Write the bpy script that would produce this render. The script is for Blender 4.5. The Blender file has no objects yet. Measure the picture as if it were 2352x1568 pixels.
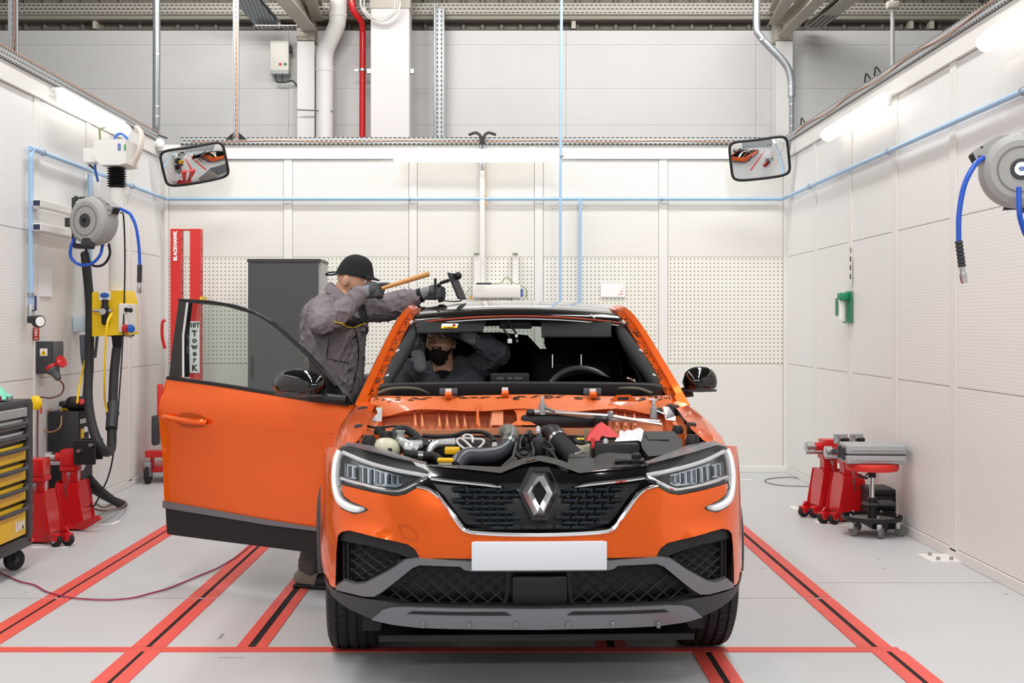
import bpy, bmesh, math, random
from mathutils import Vector, Matrix, noise
from mathutils.geometry import delaunay_2d_cdt
random.seed(7)
R = math.radians
V = Vector
SC = bpy.context.scene
COL = SC.collection

# ------------------------------------------------------------------ camera
FPX, CX, CY, CAMH = 2940.0, 1152.0, 745.0, 1.44      # focal length / vanishing point in pixels, camera height in metres
cam_d = bpy.data.cameras.new('camera')
cam = bpy.data.objects.new('camera', cam_d)
COL.objects.link(cam)
cam.location = (0, 0, CAMH)
cam.rotation_euler = (R(90), 0, 0)
cam_d.sensor_width = 36.0
cam_d.lens = FPX / 2352 * 36
cam_d.shift_x = (1176 - CX) / 2352
cam_d.shift_y = -(784 - CY) / 2352
cam_d.clip_end = 100
SC.camera = cam

# ------------------------------------------------------------------ world, hall and fill lamps, exposure
wd = bpy.data.worlds.new('world'); SC.world = wd
wd.use_nodes = True
wd.node_tree.nodes['Background'].inputs[0].default_value = (0.99, 1.0, 1.0, 1)
wd.node_tree.nodes['Background'].inputs[1].default_value = 0.32
SC.view_settings.view_transform = 'Standard'
SC.view_settings.look = 'None'
SC.view_settings.gamma = 1
SC.view_settings.use_curve_mapping = False
SC.view_settings.exposure = 0.27

def unseen_lamp(x, y, sx, sy, power, z=5.2, tilt=0):
    l = bpy.data.lights.new('unseen_lamp', 'AREA'); l.shape = 'RECTANGLE'
    l.size = sx; l.size_y = sy; l.energy = power; l.color = (1.0, 0.998, 0.99)
    o = bpy.data.objects.new('unseen_lamp', l); COL.objects.link(o)
    o.location = (x, y, z); o.rotation_euler = (R(tilt), 0, 0)
for y in (1.5, 5.0, 8.5):
    for x in (-2.2, 1.8):
        unseen_lamp(x, y, 0.35, 3.0, 70)
unseen_lamp(-2.2, 11.0, 2.6, 0.35, 78, 5.1, 62)  # tilted fill lamps added to brighten the upper hall wall
unseen_lamp(2.0, 11.0, 2.6, 0.35, 78, 5.1, 62)

for x in (-1.6, 1.4):  # strip lamps added behind the camera for highlights on the bumper
    unseen_lamp(x, -1.6, 2.4, 0.25, 45, 3.3, 68)

# ------------------------------------------------------------------ helpers
def W(px, py, Y):
    """photo pixel + distance from the camera plane -> world point"""
    return V(((px - CX) * Y / FPX, Y, CAMH - (py - CY) * Y / FPX))

def lin(h):
    h = h.lstrip('#')
    o = []
    for i in (0, 2, 4):
        c = int(h[i:i+2], 16) / 255
        o.append(c / 12.92 if c <= 0.04045 else ((c + 0.055) / 1.055) ** 2.4)
    return (*o, 1)

MATS = {}
def mat(name, col, rough=0.5, metal=0.0, coat=0.0, noise_amt=0.0, noise_scale=8.0, bump=0.0, bump_scale=60.0,
        emit=0.0, alpha=None, transmission=0.0, ior=1.45, spec=0.5, sheen=0.0, rough_var=0.0, bump_dist=0.004):
    if name in MATS: return MATS[name]
    m = bpy.data.materials.new(name); m.use_nodes = True
    nt = m.node_tree; b = nt.nodes['Principled BSDF']
    c = lin(col) if isinstance(col, str) else (*col, 1)
    b.inputs['Base Color'].default_value = c
    b.inputs['Roughness'].default_value = rough
    b.inputs['Metallic'].default_value = metal
    b.inputs['Coat Weight'].default_value = coat
    b.inputs['Coat Roughness'].default_value = 0.03
    b.inputs['IOR'].default_value = ior
    b.inputs['Specular IOR Level'].default_value = spec
    b.inputs['Transmission Weight'].default_value = transmission
    b.inputs['Sheen Weight'].default_value = sheen
    if emit:
        b.inputs['Emission Color'].default_value = c
        b.inputs['Emission Strength'].default_value = emit
    if alpha is not None: b.inputs['Alpha'].default_value = alpha
    if noise_amt or bump or rough_var:
        tc = nt.nodes.new('ShaderNodeTexCoord')
    if noise_amt or rough_var:
        n = nt.nodes.new('ShaderNodeTexNoise'); n.inputs['Scale'].default_value = noise_scale
        n.inputs['Detail'].default_value = 5
        nt.links.new(tc.outputs['Object'], n.inputs['Vector'])
        if noise_amt:
            mx = nt.nodes.new('ShaderNodeMix'); mx.data_type = 'RGBA'
            mx.inputs['A'].default_value = tuple(x * (1 - noise_amt) for x in c[:3]) + (1,)
            mx.inputs['B'].default_value = tuple(min(1, x * (1 + noise_amt * .6)) for x in c[:3]) + (1,)
            nt.links.new(n.outputs['Fac'], mx.inputs['Factor'])
            nt.links.new(mx.outputs['Result'], b.inputs['Base Color'])
        if rough_var:
            mr = nt.nodes.new('ShaderNodeMapRange')
            mr.inputs['To Min'].default_value = rough - rough_var; mr.inputs['To Max'].default_value = rough + rough_var
            nt.links.new(n.outputs['Fac'], mr.inputs['Value']); nt.links.new(mr.outputs['Result'], b.inputs['Roughness'])
    if bump:
        n2 = nt.nodes.new('ShaderNodeTexNoise'); n2.inputs['Scale'].default_value = bump_scale
        n2.inputs['Detail'].default_value = 3
        nt.links.new(tc.outputs['Object'], n2.inputs['Vector'])
        bp = nt.nodes.new('ShaderNodeBump'); bp.inputs['Strength'].default_value = bump; bp.inputs['Distance'].default_value = bump_dist
        nt.links.new(n2.outputs['Fac'], bp.inputs['Height']); nt.links.new(bp.outputs['Normal'], b.inputs['Normal'])
    MATS[name] = m
    return m

def perf_mat(name, axis, base, hole, pa, pb, ra, rb, stagger=True, square=False, metal=0.0, rough=0.45, off=(0, 0)):
    """sheet metal punched with small holes: axis 'x','y' or 'z' runs along the rows, the other direction across"""
    m = bpy.data.materials.new(name); m.use_nodes = True
    nt = m.node_tree; b = nt.nodes['Principled BSDF']; L = nt.links.new
    b.inputs['Roughness'].default_value = rough; b.inputs['Metallic'].default_value = metal
    g = nt.nodes.new('ShaderNodeNewGeometry'); s = nt.nodes.new('ShaderNodeSeparateXYZ')
    L(g.outputs['Position'], s.inputs[0])
    def M(op, a, bb=None, clamp=False):
        n = nt.nodes.new('ShaderNodeMath'); n.operation = op; n.use_clamp = clamp
        for i, q in enumerate((a, bb)):
            if q is None: continue
            if isinstance(q, (int, float)): n.inputs[i].default_value = q
            else: L(q, n.inputs[i])
        return n.outputs[0]
    al, ac = {'x': ('X', 'Z'), 'y': ('Y', 'Z'), 'z': ('Z', 'X'), 'yx': ('Y', 'X')}[axis]
    a = M('DIVIDE', M('ADD', s.outputs[al], off[0]), pa); c = M('DIVIDE', M('ADD', s.outputs[ac], off[1]), pb)
    if stagger:
        a = M('ADD', a, M('MULTIPLY', M('FLOOR', M('MODULO', M('ADD', c, 1000), 2)), 0.5))
    fa = M('SUBTRACT', M('FRACT', M('ADD', a, 1000)), 0.5); fc = M('SUBTRACT', M('FRACT', M('ADD', c, 1000)), 0.5)
    fa = M('DIVIDE', fa, ra / pa); fc = M('DIVIDE', fc, rb / pb)
    d = M('MAXIMUM', M('ABSOLUTE', fa), M('ABSOLUTE', fc)) if square else M('SQRT', M('ADD', M('MULTIPLY', fa, fa), M('MULTIPLY', fc, fc)))
    mr = nt.nodes.new('ShaderNodeMapRange'); mr.inputs['From Min'].default_value = 0.85; mr.inputs['From Max'].default_value = 1.15
    mr.inputs['To Min'].default_value = 1; mr.inputs['To Max'].default_value = 0
    L(d, mr.inputs['Value'])
    mx = nt.nodes.new('ShaderNodeMix'); mx.data_type = 'RGBA'
    mx.inputs['A'].default_value = lin(base); mx.inputs['B'].default_value = lin(hole)
    L(mr.outputs['Result'], mx.inputs['Factor']); L(mx.outputs['Result'], b.inputs['Base Color'])
    MATS[name] = m
    return m

def ortho(d):
    d = d.normalized()
    a = V((0, 0, 1)) if abs(d.z) < 0.9 else V((1, 0, 0))
    x = d.cross(a).normalized(); y = x.cross(d).normalized()
    return x, y

def crv(pts, n=6, closed=False):
    """Catmull-Rom through the points"""
    pts = [V(p) for p in pts]; N = len(pts); out = []
    rng = N if closed else N - 1
    for i in range(rng):
        p1, p2 = pts[i], pts[(i + 1) % N]
        p0 = pts[i - 1] if (i > 0 or closed) else p1 * 2 - p2
        p3 = pts[(i + 2) % N] if (i + 2 < N or closed) else p2 * 2 - p1
        for k in range(n):
            t = k / n
            out.append(0.5 * ((2 * p1) + (p2 - p0) * t + (2 * p0 - 5 * p1 + 4 * p2 - p3) * t * t + (3 * p1 - p0 - 3 * p2 + p3) * t ** 3))
    if not closed: out.append(pts[-1].copy())
    return out

class MB:
    """collects shapes; build() links them as one mesh object"""
    def __init__(s): s.v = []; s.f = []
    def add(s, vs, fs, M=None):
        o = len(s.v)
        s.v += [(M @ V(p)) if M is not None else V(p) for p in vs]
        s.f += [tuple(i + o for i in f) for f in fs]
        return s
    def box(s, c, size, rot=None, bev=0.0, seg=2):
        c = V(c); h = [x / 2 for x in size]
        M = Matrix.Translation(c) @ (rot.to_4x4() if rot is not None else Matrix.Identity(4))
        if bev > 0:
            bm = bmesh.new(); bmesh.ops.create_cube(bm, size=1)
            for v in bm.verts: v.co = V((v.co.x * size[0], v.co.y * size[1], v.co.z * size[2]))
            bmesh.ops.bevel(bm, geom=bm.edges[:], offset=min(bev, min(size) * .49), segments=seg, affect='EDGES', profile=0.5)
            bm.verts.index_update()
            s.add([v.co.copy() for v in bm.verts], [[v.index for v in f.verts] for f in bm.faces], M); bm.free()
            return s
        vs = [(x, y, z) for x in (-h[0], h[0]) for y in (-h[1], h[1]) for z in (-h[2], h[2])]
        return s.add(vs, [(0, 1, 3, 2), (4, 6, 7, 5), (0, 4, 5, 1), (2, 3, 7, 6), (0, 2, 6, 4), (1, 5, 7, 3)], M)
    def bb(s, lo, hi, bev=0.0, seg=2):
        lo, hi = V(lo), V(hi)
        lo, hi = V([min(a, b) for a, b in zip(lo, hi)]), V([max(a, b) for a, b in zip(lo, hi)])
        return s.box((lo + hi) / 2, hi - lo, None, bev, seg)
    def tube(s, pts, r, n=10, closed=False, caps=True, flat=1.0):
        pts = [V(p) for p in pts]; N = len(pts)
        rr = r if isinstance(r, (list, tuple)) else [r] * N
        tans = []
        for i in range(N):
            a = pts[i - 1] if (i or closed) else pts[i]; b = pts[(i + 1) % N] if (i < N - 1 or closed) else pts[i]
            t = (b - a)
            tans.append(t.normalized() if t.length > 1e-9 else V((0, 0, 1)))
        x, y = ortho(tans[0]); vs = []; fs = []
        for i in range(N):
            t = tans[i]
            x = (x - t * x.dot(t)); x = x.normalized() if x.length > 1e-6 else ortho(t)[0]
            y = t.cross(x)
            for k in range(n):
                a = 2 * math.pi * k / n
                vs.append(pts[i] + (x * math.cos(a) + y * math.sin(a) * flat) * rr[i])
        for i in range(N if closed else N - 1):
            j = (i + 1) % N
            for k in range(n):
                k2 = (k + 1) % n
                fs.append((i * n + k, i * n + k2, j * n + k2, j * n + k))
        if caps and not closed:
            fs.append(tuple(range(n))[::-1]); fs.append(tuple((N - 1) * n + k for k in range(n)))
        return s.add(vs, fs)
    def cyl(s, p0, p1, r0, r1=None, n=20): return s.tube([p0, p1], [r0, r0 if r1 is None else r1], n)
    def lathe(s, prof, o=(0, 0, 0), axis=(0, 0, 1), n=32, caps=True):
        """prof: (radius, height) along the axis"""
        ax = V(axis).normalized(); o = V(o)
        return s.tube_prof([(o + ax * h, r) for r, h in prof], ax, n, caps)
    def tube_prof(s, rings, ax, n, caps=True):
        x, y = ortho(ax); vs = []; fs = []
        for p, r in rings:
            for k in range(n):
                a = 2 * math.pi * k / n
                vs.append(p + (x * math.cos(a) + y * math.sin(a)) * max(r, 1e-5))
        N = len(rings)
        for i in range(N - 1):
            for k in range(n):
                k2 = (k + 1) % n
                fs.append((i * n + k, i * n + k2, (i + 1) * n + k2, (i + 1) * n + k))
        if caps:
            fs.append(tuple(range(n))[::-1]); fs.append(tuple((N - 1) * n + k for k in range(n)))
        return s.add(vs, fs)
    def ball(s, c, r, n=16, m=10, rot=None):
        r = V(r) if not isinstance(r, (int, float)) else V((r, r, r)); c = V(c); vs = []; fs = []
        for i in range(m + 1):
            th = math.pi * i / m
            for k in range(n):
                ph = 2 * math.pi * k / n
                p = V((r.x * math.sin(th) * math.cos(ph), r.y * math.sin(th) * math.sin(ph), r.z * math.cos(th)))
                vs.append(c + (rot @ p if rot is not None else p))
        for i in range(m):
            for k in range(n):
                k2 = (k + 1) % n
                fs.append((i * n + k, (i + 1) * n + k, (i + 1) * n + k2, i * n + k2))
        return s.add(vs, fs)
    def prism(s, poly, d):
        """poly: 3D points of a flat outline; d: vector of the thickness"""
        n = len(poly); d = V(d); vs = [V(p) for p in poly] + [V(p) + d for p in poly]
        fs = [tuple(range(n)), tuple(range(2 * n - 1, n - 1, -1))] + [(i, i + n, (i + 1) % n + n, (i + 1) % n) for i in range(n)]
        return s.add(vs, fs)
    def grid(s, rows, closed_u=False):
        n = len(rows[0]); fs = []
        for i in range(len(rows) - 1):
            for k in range(n if closed_u else n - 1):
                k2 = (k + 1) % n
                fs.append((i * n + k, i * n + k2, (i + 1) * n + k2, (i + 1) * n + k))
        return s.add([p for r in rows for p in r], fs)
    def build(s, name, m, parent=None, ang=35, recalc=True, **props):
        me = bpy.data.meshes.new(name); me.from_pydata([tuple(p) for p in s.v], [], s.f)
        bm = bmesh.new(); bm.from_mesh(me)
        bmesh.ops.remove_doubles(bm, verts=bm.verts, dist=1e-6)
        if recalc: bmesh.ops.recalc_face_normals(bm, faces=bm.faces)
        bm.to_mesh(me); bm.free()
        me.shade_smooth(); me.set_sharp_from_angle(angle=R(ang))
        me.materials.append(m)
        o = bpy.data.objects.new(name, me); COL.objects.link(o)
        if parent is not None: o.parent = parent
        for k, v in props.items(): o[k] = v
        return o

def tag(o, label, cat, group=None):
    o['label'] = label; o['category'] = cat
    if group: o['group'] = group
    return o
def thing(name, label, cat, loc=(0, 0, 0), rotz=0, group=None):
    o = bpy.data.objects.new(name, None); COL.objects.link(o)
    o.location = loc; o.rotation_euler = (0, 0, rotz); o.empty_display_size = 0.1
    return tag(o, label, cat, group)
def struct(o): o['kind'] = 'structure'; return o
def copy_tree(o, parent=None):
    c = o.copy(); COL.objects.link(c); c.parent = parent
    for ch in list(o.children): copy_tree(ch, c)
    return c
def rebase(o, loc):
    """move the origin of a one-mesh thing to its base, keeping the shape in place"""
    loc = V(loc); o.data.transform(Matrix.Translation(-loc)); o.location = loc; return o

def text_mesh(name, txt, size, M, m, parent=None, depth=0.001, align='CENTER', bold=0.0):
    c = bpy.data.curves.new(name, 'FONT'); c.body = txt; c.size = size; c.align_x = align; c.align_y = 'CENTER'
    c.extrude = depth; c.offset = bold; c.resolution_u = 2
    t = bpy.data.objects.new(name, c); COL.objects.link(t)
    me = bpy.data.meshes.new_from_object(t); bpy.data.objects.remove(t)
    me.transform(M); me.materials.clear(); me.materials.append(m); me.name = name
    o = bpy.data.objects.new(name, me); COL.objects.link(o)
    if parent is not None: o.parent = parent
    return o
def frame(o, x, z):
    """matrix whose local x runs along x, local z (out of the lettering) along z"""
    x = V(x).normalized(); z = V(z).normalized(); y = z.cross(x)
    return Matrix.Translation(V(o)) @ Matrix((x, y, z)).transposed().to_4x4()

def adopt(o, parent):
    """make a free-standing piece a part of parent without moving it"""
    M = Matrix.Translation(parent.location) @ parent.rotation_euler.to_matrix().to_4x4() @ Matrix.Diagonal((*parent.scale, 1))
    o.parent = parent; o.matrix_parent_inverse = M.inverted()
    for k in ('label', 'category', 'group'):
        if k in o: del o[k]
    return o
def inside(p, poly):
    c = False; n = len(poly); j = n - 1
    for i in range(n):
        a, b = poly[i], poly[j]
        if (a[1] > p[1]) != (b[1] > p[1]) and p[0] < (b[0] - a[0]) * (p[1] - a[1]) / (b[1] - a[1]) + a[0]: c = not c
        j = i
    return c
def subdiv(poly, g, closed=True):
    out = []; n = len(poly)
    for i in range(n if closed else n - 1):
        a, b = V(poly[i][:2]), V(poly[(i + 1) % n][:2]); k = max(1, int((b - a).length / g + .5))
        out += [a.lerp(b, t / k) for t in range(k)]
    return out
def rnd(poly, it=1, f=0.25):
    """corner cutting: rounds an outline"""
    poly = [V(p) for p in poly]
    for _ in range(it):
        o = []
        for i in range(len(poly)):
            a, b = poly[i], poly[(i + 1) % len(poly)]
            o += [a.lerp(b, f), a.lerp(b, 1 - f)]
        poly = o
    return poly
def sheet(mb, poly, fmap, back, g=0.05, holes=()):
    """a curved panel: 2D outline (with holes) mapped by fmap to 3D, given a thickness vector (or function) back"""
    loops = [subdiv(poly, g)] + [subdiv(h, g) for h in holes]
    pts = []; edges = []
    for L in loops:
        o = len(pts); pts += L; edges += [(o + i, o + (i + 1) % len(L)) for i in range(len(L))]
    xs = [p.x for p in loops[0]]; ys = [p.y for p in loops[0]]
    border = list(pts)
    y = min(ys) + g / 2
    while y < max(ys):
        x = min(xs) + g / 2
        while x < max(xs):
            if inside((x, y), loops[0]) and not any(inside((x, y), h) for h in loops[1:]):
                if all((p.x - x) ** 2 + (p.y - y) ** 2 > (.45 * g) ** 2 for p in border): pts.append(V((x, y)))
            x += g
        y += g
    vs, es, fs, *_ = delaunay_2d_cdt([V(p[:2]) for p in pts], edges, [], 0, 1e-6)
    keep = []
    for f in fs:
        c = sum((vs[i] for i in f), V((0, 0))) / len(f)
        if inside(c, loops[0]) and not any(inside(c, h) for h in loops[1:]): keep.append(f)
    P = [V(fmap(p.x, p.y)) for p in vs]
    B = [P[i] + (V(back(p.x, p.y)) if callable(back) else V(back)) for i, p in enumerate(vs)]
    n = len(P); cnt = {}
    for f in keep:
        for i in range(len(f)):
            e = (f[i], f[(i + 1) % len(f)]); cnt[e] = cnt.get(e, 0) + 1
    rim = [e for e in cnt if (e[1], e[0]) not in cnt]
    fs2 = [tuple(f) for f in keep] + [tuple(i + n for i in f[::-1]) for f in keep] + [(b, a, a + n, b + n) for a, b in rim]
    return mb.add(P + B, fs2)

# ------------------------------------------------------------------ materials used all over
M_WHITE = mat('white_powder_coat', '#e7e5e1', .45)
M_WALL = mat('white_sheet_metal', '#e6e4e0', .5, noise_amt=.02, noise_scale=2)
M_GALV = mat('galvanised_steel', '#a9adb0', .35, .8, noise_amt=.12, noise_scale=14)
M_STEEL = mat('bright_steel', '#c8c9cb', .25, .9)
M_ALU = mat('cast_aluminium', '#b9bbbd', .42, .75, noise_amt=.1, noise_scale=20)
M_CHROME = mat('chrome', '#e6e6e8', .07, 1.0)
M_BLUEPIPE = mat('light_blue_pipe', '#a3c4e2', .4)
M_BLACK = mat('black_plastic', '#17171a', .5)
M_BLACKR = mat('black_rubber', '#1d1d1f', .7, bump=.15, bump_scale=90)
M_BLACKG = mat('gloss_black', '#060607', .08, coat=.6)
M_DGREY = mat('dark_grey_plastic', '#3a3b3e', .5)
M_RED = mat('red_paint', '#c9151a', .35, coat=.3)
M_REDL = mat('bright_red_paint', '#d9342f', .42)
M_YEL = mat('yellow_paint', '#f6cb0b', .4)
M_PAPER = mat('white_paper', '#f4f4f4', .7)
M_INK = mat('black_ink', '#101012', .6)
M_TXTW = mat('white_lettering', '#f5f5f5', .5)
M_BLUEHOSE = mat('blue_hose', '#1f56c0', .35)
M_SCREEN_BLUE = mat('blue_plastic', '#2a63b8', .4)
M_GREYCASE = mat('light_grey_plastic', '#a8a9ab', .5)
M_REEL = mat('warm_grey_plastic', '#a5a4a1', .5, bump=.05, bump_scale=200)
# ================================================================== the setting
BY, LX, RX = 12.5, -3.32, 2.79          # booth: back wall, left wall, right wall
WT = 3.24                               # booth wall height
m_floor = mat('painted_concrete_floor', '#c2c3c4', .42, noise_amt=.05, noise_scale=1.6, rough_var=.08, bump=.03, bump_scale=30)
fl = struct(MB().bb((-9, -4, -0.1), (9, 14.3, 0)).build('floor', m_floor))
m_rail = mat('red_floor_paint', '#e2574c', .5, noise_amt=.14, noise_scale=9)
m_slot = mat('floor_slot_shade', '#0b0a0d', .8)
def floor_rail(x0, y0, x1, y1, w, slot, lift=0.004):
    a, b = V((x0, y0, 0)), V((x1, y1, 0)); d = (b - a).normalized(); n = V((-d.y, d.x, 0))
    c = (a + b) / 2; L = (b - a).length; rot = Matrix((d, n, V((0, 0, 1)))).transposed()
    sw = (w - slot) / 2
    for s in (-1, 1):
        MB().box(c + n * s * (slot + sw) / 2 + V((0, 0, lift / 2)), (L, sw, lift), rot).build('rail_strip', m_rail, fl)
    MB().box(c + V((0, 0, .0006)), (L, slot, .0012), rot).build('rail_slot', m_slot, fl)  # flat dark strip, the shade of a recessed slot painted in
TY = 5.665
for a, b in ((TY + .045, 6.72), (6.75, 10.6)):
    floor_rail(-2.335, a, -2.335, b, .155, .017)
    floor_rail(-1.575, a, -1.575, b, .15, .022)
    floor_rail(1.665, a, 1.665, b, .15, .024)
floor_rail(-1.115, TY + .045, -1.115, 8.2, .135, .034)
floor_rail(.49, TY + .045, .49, 8.2, .135, .034)
floor_rail(-1.575, 3.2, -1.575, TY - .035, .15, .018)
floor_rail(.905, 3.2, .905, TY - .035, .135, .026)
floor_rail(1.71, 3.2, 1.70, TY - .035, .145, .022)
floor_rail(-4.2, TY, 1.76, TY, .075, .005, .0045)
# expansion joints, tape marks and worn marks on the floor
m_joint = mat('floor_joint', '#8b8886', .8)
MB().bb((-9, 6.735, 0), (-2.42, 6.739, .0008)).build('floor_joint', m_joint, fl)
MB().bb((-2.25, 6.735, 0), (-1.66, 6.739, .0008)).build('floor_joint', m_joint, fl)
MB().bb((1.75, 7.14, 0), (RX, 7.144, .0008)).build('floor_joint', m_joint, fl)
MB().bb((1.0, 6.735, 0), (1.58, 6.739, .0008)).build('floor_joint', m_joint, fl)
m_tape = mat('white_floor_tape', '#efece8', .6)
def corner_tape(px, py, sx, sy):
    Y = FPX * CAMH / (py - CY); p = W(px, py, Y)
    MB().bb((p.x, Y, 0), (p.x + .22 * sx, Y + .045, .0012)).bb((p.x + .175 * sx, Y, 0), (p.x + .22 * sx, Y + .2 * sy, .0013)).build('floor_tape', m_tape, fl)
corner_tape(72, 1258, 1, 1); corner_tape(190, 1205, 1, 1); corner_tape(1955, 1206, -1, 1); corner_tape(1890, 1170, -1, 1); corner_tape(1725, 1102, -1, 1)
m_scuff = mat('grey_scuff', '#8f8c8d', .7)
for px, py, w, h in ((508, 1461, .015, .09), (532, 1510, .11, .006), (95, 1396, .012, .01), (310, 1239, .01, .008), (2020, 1284, .02, .012), (2032, 1305, .02, .01), (2310, 1364, .02, .015), (2112, 1318, .008, .01), (60, 1360, .012, .01), (247, 1326, .012, .01), (1752, 1305, .018, .008)):
    Y = FPX * CAMH / (py - CY); p = W(px, py, Y)
    MB().bb((p.x - w / 2, Y - h / 2, 0), (p.x + w / 2, Y + h / 2, .001)).build('floor_mark', m_scuff, fl)

m_fine_x = perf_mat('fine_perforated_sheet', 'x', '#e8e6e1', '#c9c4b6', .026, .020, .0052, .0048)
m_peg_x = perf_mat('peg_perforated_sheet', 'x', '#e9e7e2', '#8b8f55', .0388, .0388, .0062, .0062, stagger=False, square=True)
m_fine_y = perf_mat('fine_perforated_side_sheet', 'y', '#edecea', '#d6d3cd', .026, .020, .0052, .0045)
wb = struct(MB().bb((LX - .08, BY, 0), (RX + .08, BY + .07, WT - .1)).build('wall_back', M_WALL))
def pxx(p): return (p - CX) * BY / FPX
cols = [(388, 652), (672, 940), (958, 1228), (1247, 1513), (1533, 1799)]
rowz = [(.06, 1.055, m_fine_x), (1.06, 2.095, m_peg_x), (2.10, 3.045, m_fine_x)]
for a, b in cols:
    for z0, z1, m in rowz:
        MB().bb((pxx(a) + .006, BY - .012, z0), (pxx(b) - .006, BY + .01, z1)).build('perforated_panel', m, wb)
for a, b in ((378, 388), (652, 672), (940, 958), (1228, 1247), (1513, 1533), (1799, 1809)):
    MB().bb((pxx(a), BY - .02, .05), (pxx(b), BY + .01, 3.05), .003, 1).build('post', M_WHITE, wb)
MB().bb((LX, BY - .035, 3.05), (RX, BY + .02, WT - .05), .004, 1).build('fascia_beam', M_WHITE, wb)
MB().bb((LX, BY - .025, 0), (RX, BY + .01, .06), .003, 1).build('base_strip', M_WHITE, wb)

def side_wall(name, X, s, ys, y_near):
    w = struct(MB().bb((X, y_near, 0), (X - s * .07, BY + .07, WT - .1)).build(name, M_WALL))
    ends = [y_near] + ys + [BY - .02]
    for i in range(len(ends) - 1):
        for z0, z1 in ((.07, 1.055), (1.06, 2.095), (2.10, 3.045)):
            MB().bb((X - s * .01, ends[i] + .058, z0), (X + s * .012, ends[i + 1] - .058, z1)).build('perforated_panel', m_fine_y, w)
    for y in ys: MB().bb((X - s * .01, y - .055, .05), (X + s * .02, y + .055, 3.05), .003, 1).build('post', M_WHITE, w)
    MB().bb((X - s * .02, y_near, 3.05), (X + s * .035, BY, WT - .05), .004, 1).build('fascia_beam', M_WHITE, w)
    MB().bb((X - s * .01, y_near, 0), (X + s * .02, BY, .065), .003, 1).build('base_strip', M_WHITE, w)
    return w
wl = side_wall('wall_left', LX, 1, [3.4, 4.54, 5.68, 6.82, 7.96, 9.1, 10.24, 11.38], 2.2)
wr = side_wall('wall_right', RX, -1, [3.2, 4.37, 5.53, 6.7, 7.86, 9.03, 10.19, 11.33], 2.2)
# bolted foot plate of a post
fp = MB().bb((RX - .2, 7.72, 0), (RX + .01, 7.98, .012)).build('foot_plate', M_WHITE, wr)
for x, y in ((RX - .14, 7.77), (RX - .14, 7.92), (RX - .06, 7.77)):
    MB().cyl((x, y, .012), (x, y, .03), .012, n=6).build('bolt', M_GALV, fp)

# perforated cable trays along the wall tops
m_tray_x = perf_mat('slotted_tray_x', 'x', '#b9bbbc', '#4b4a47', .046, .030, .015, .006, square=True, metal=.3, rough=.4)
m_tray_y = perf_mat('slotted_tray_y', 'y', '#b9bbbc', '#55534f', .046, .030, .015, .006, square=True, metal=.3, rough=.4)
m_tray_z = perf_mat('slotted_tray_z', 'z', '#b9bbbc', '#4b4a47', .05, .042, .015, .007, stagger=False, square=True, metal=.3, rough=.4)
m_tray_hall = perf_mat('slotted_tray_hall', 'x', '#aca69b', '#48443f', .05, .040, .017, .007, square=True, metal=.1, rough=.5)
m_copper = mat('orange_cable', '#d3a080', .5)
def tray(name, lo, hi, m, cable, label):
    t = tag(MB().bb(lo, hi).build(name, m), label, 'cable tray', 'cable trays on the booth walls')
    MB().tube(cable, .004, 6).build('cable', m_copper, t)
    return t
t1 = tray('cable_tray', (LX + .2, BY - .06, WT - .05), (RX - .03, BY + .05, WT + .02), m_tray_x,
     [(x, BY - .066, WT - .02 + .008 * math.sin(x * 5)) for x in [LX + .3 + i * .25 for i in range(23)]], 'slotted metal cable tray along the top of the back booth wall')
t2 = tray('cable_tray', (LX - .06, 2.2, WT - .05), (LX + .05, BY - .3, WT + .02), m_tray_y, [(LX + .05, 2.4, WT + .03), (LX + .05, BY - .2, WT + .03)], 'slotted metal cable tray along the top of the left booth wall')
t3 = tray('cable_tray', (RX - .05, 2.2, WT - .05), (RX + .06, BY - .05, WT + .02), m_tray_y, [(RX - .055, 2.4 + i * .3, WT - .01 + .015 * math.sin(i * 1.3)) for i in range(33)], 'slotted metal cable tray along the top of the right booth wall')
for y in (6.9, 7.2, 9.3, 9.55, 11.6):
    MB().tube(crv([(RX - .06, y - .07, WT + .02), (RX - .07, y, WT + .07), (RX - .06, y + .07, WT + .02)], 5), .006, 6).build('tie_loop', M_BLACK, t3)

# ---------------------------------------------------------------- hall behind the booth
HY = 14.0
m_block = mat('painted_concrete_wall', '#cfcdcb', .75, noise_amt=.06, noise_scale=2.5, bump=.15, bump_scale=25)
wh = struct(MB().bb((-9, HY + .03, 0), (9, HY + .3, 4.66)).build('wall_hall', m_block))
def hx(p): return (p - CX) * HY / FPX
def hz(p): return CAMH - (p - CY) * HY / FPX
zs = [2.9, 3.05, 3.62, 4.02, 4.50, 4.655]
xs = [-8.5, hx(-600), hx(-60), hx(663), hx(875), hx(1300), hx(1736), hx(1812), hx(2500), 8.5]
for i in range(len(xs) - 1):
    for j in range(1, len(zs) - 1):
        MB().bb((xs[i] + .001, HY, zs[j] + .0006), (xs[i + 1] - .001, HY + .05, zs[j + 1] - .0006), .0015, 1).build('wall_block', m_block, wh)
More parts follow.
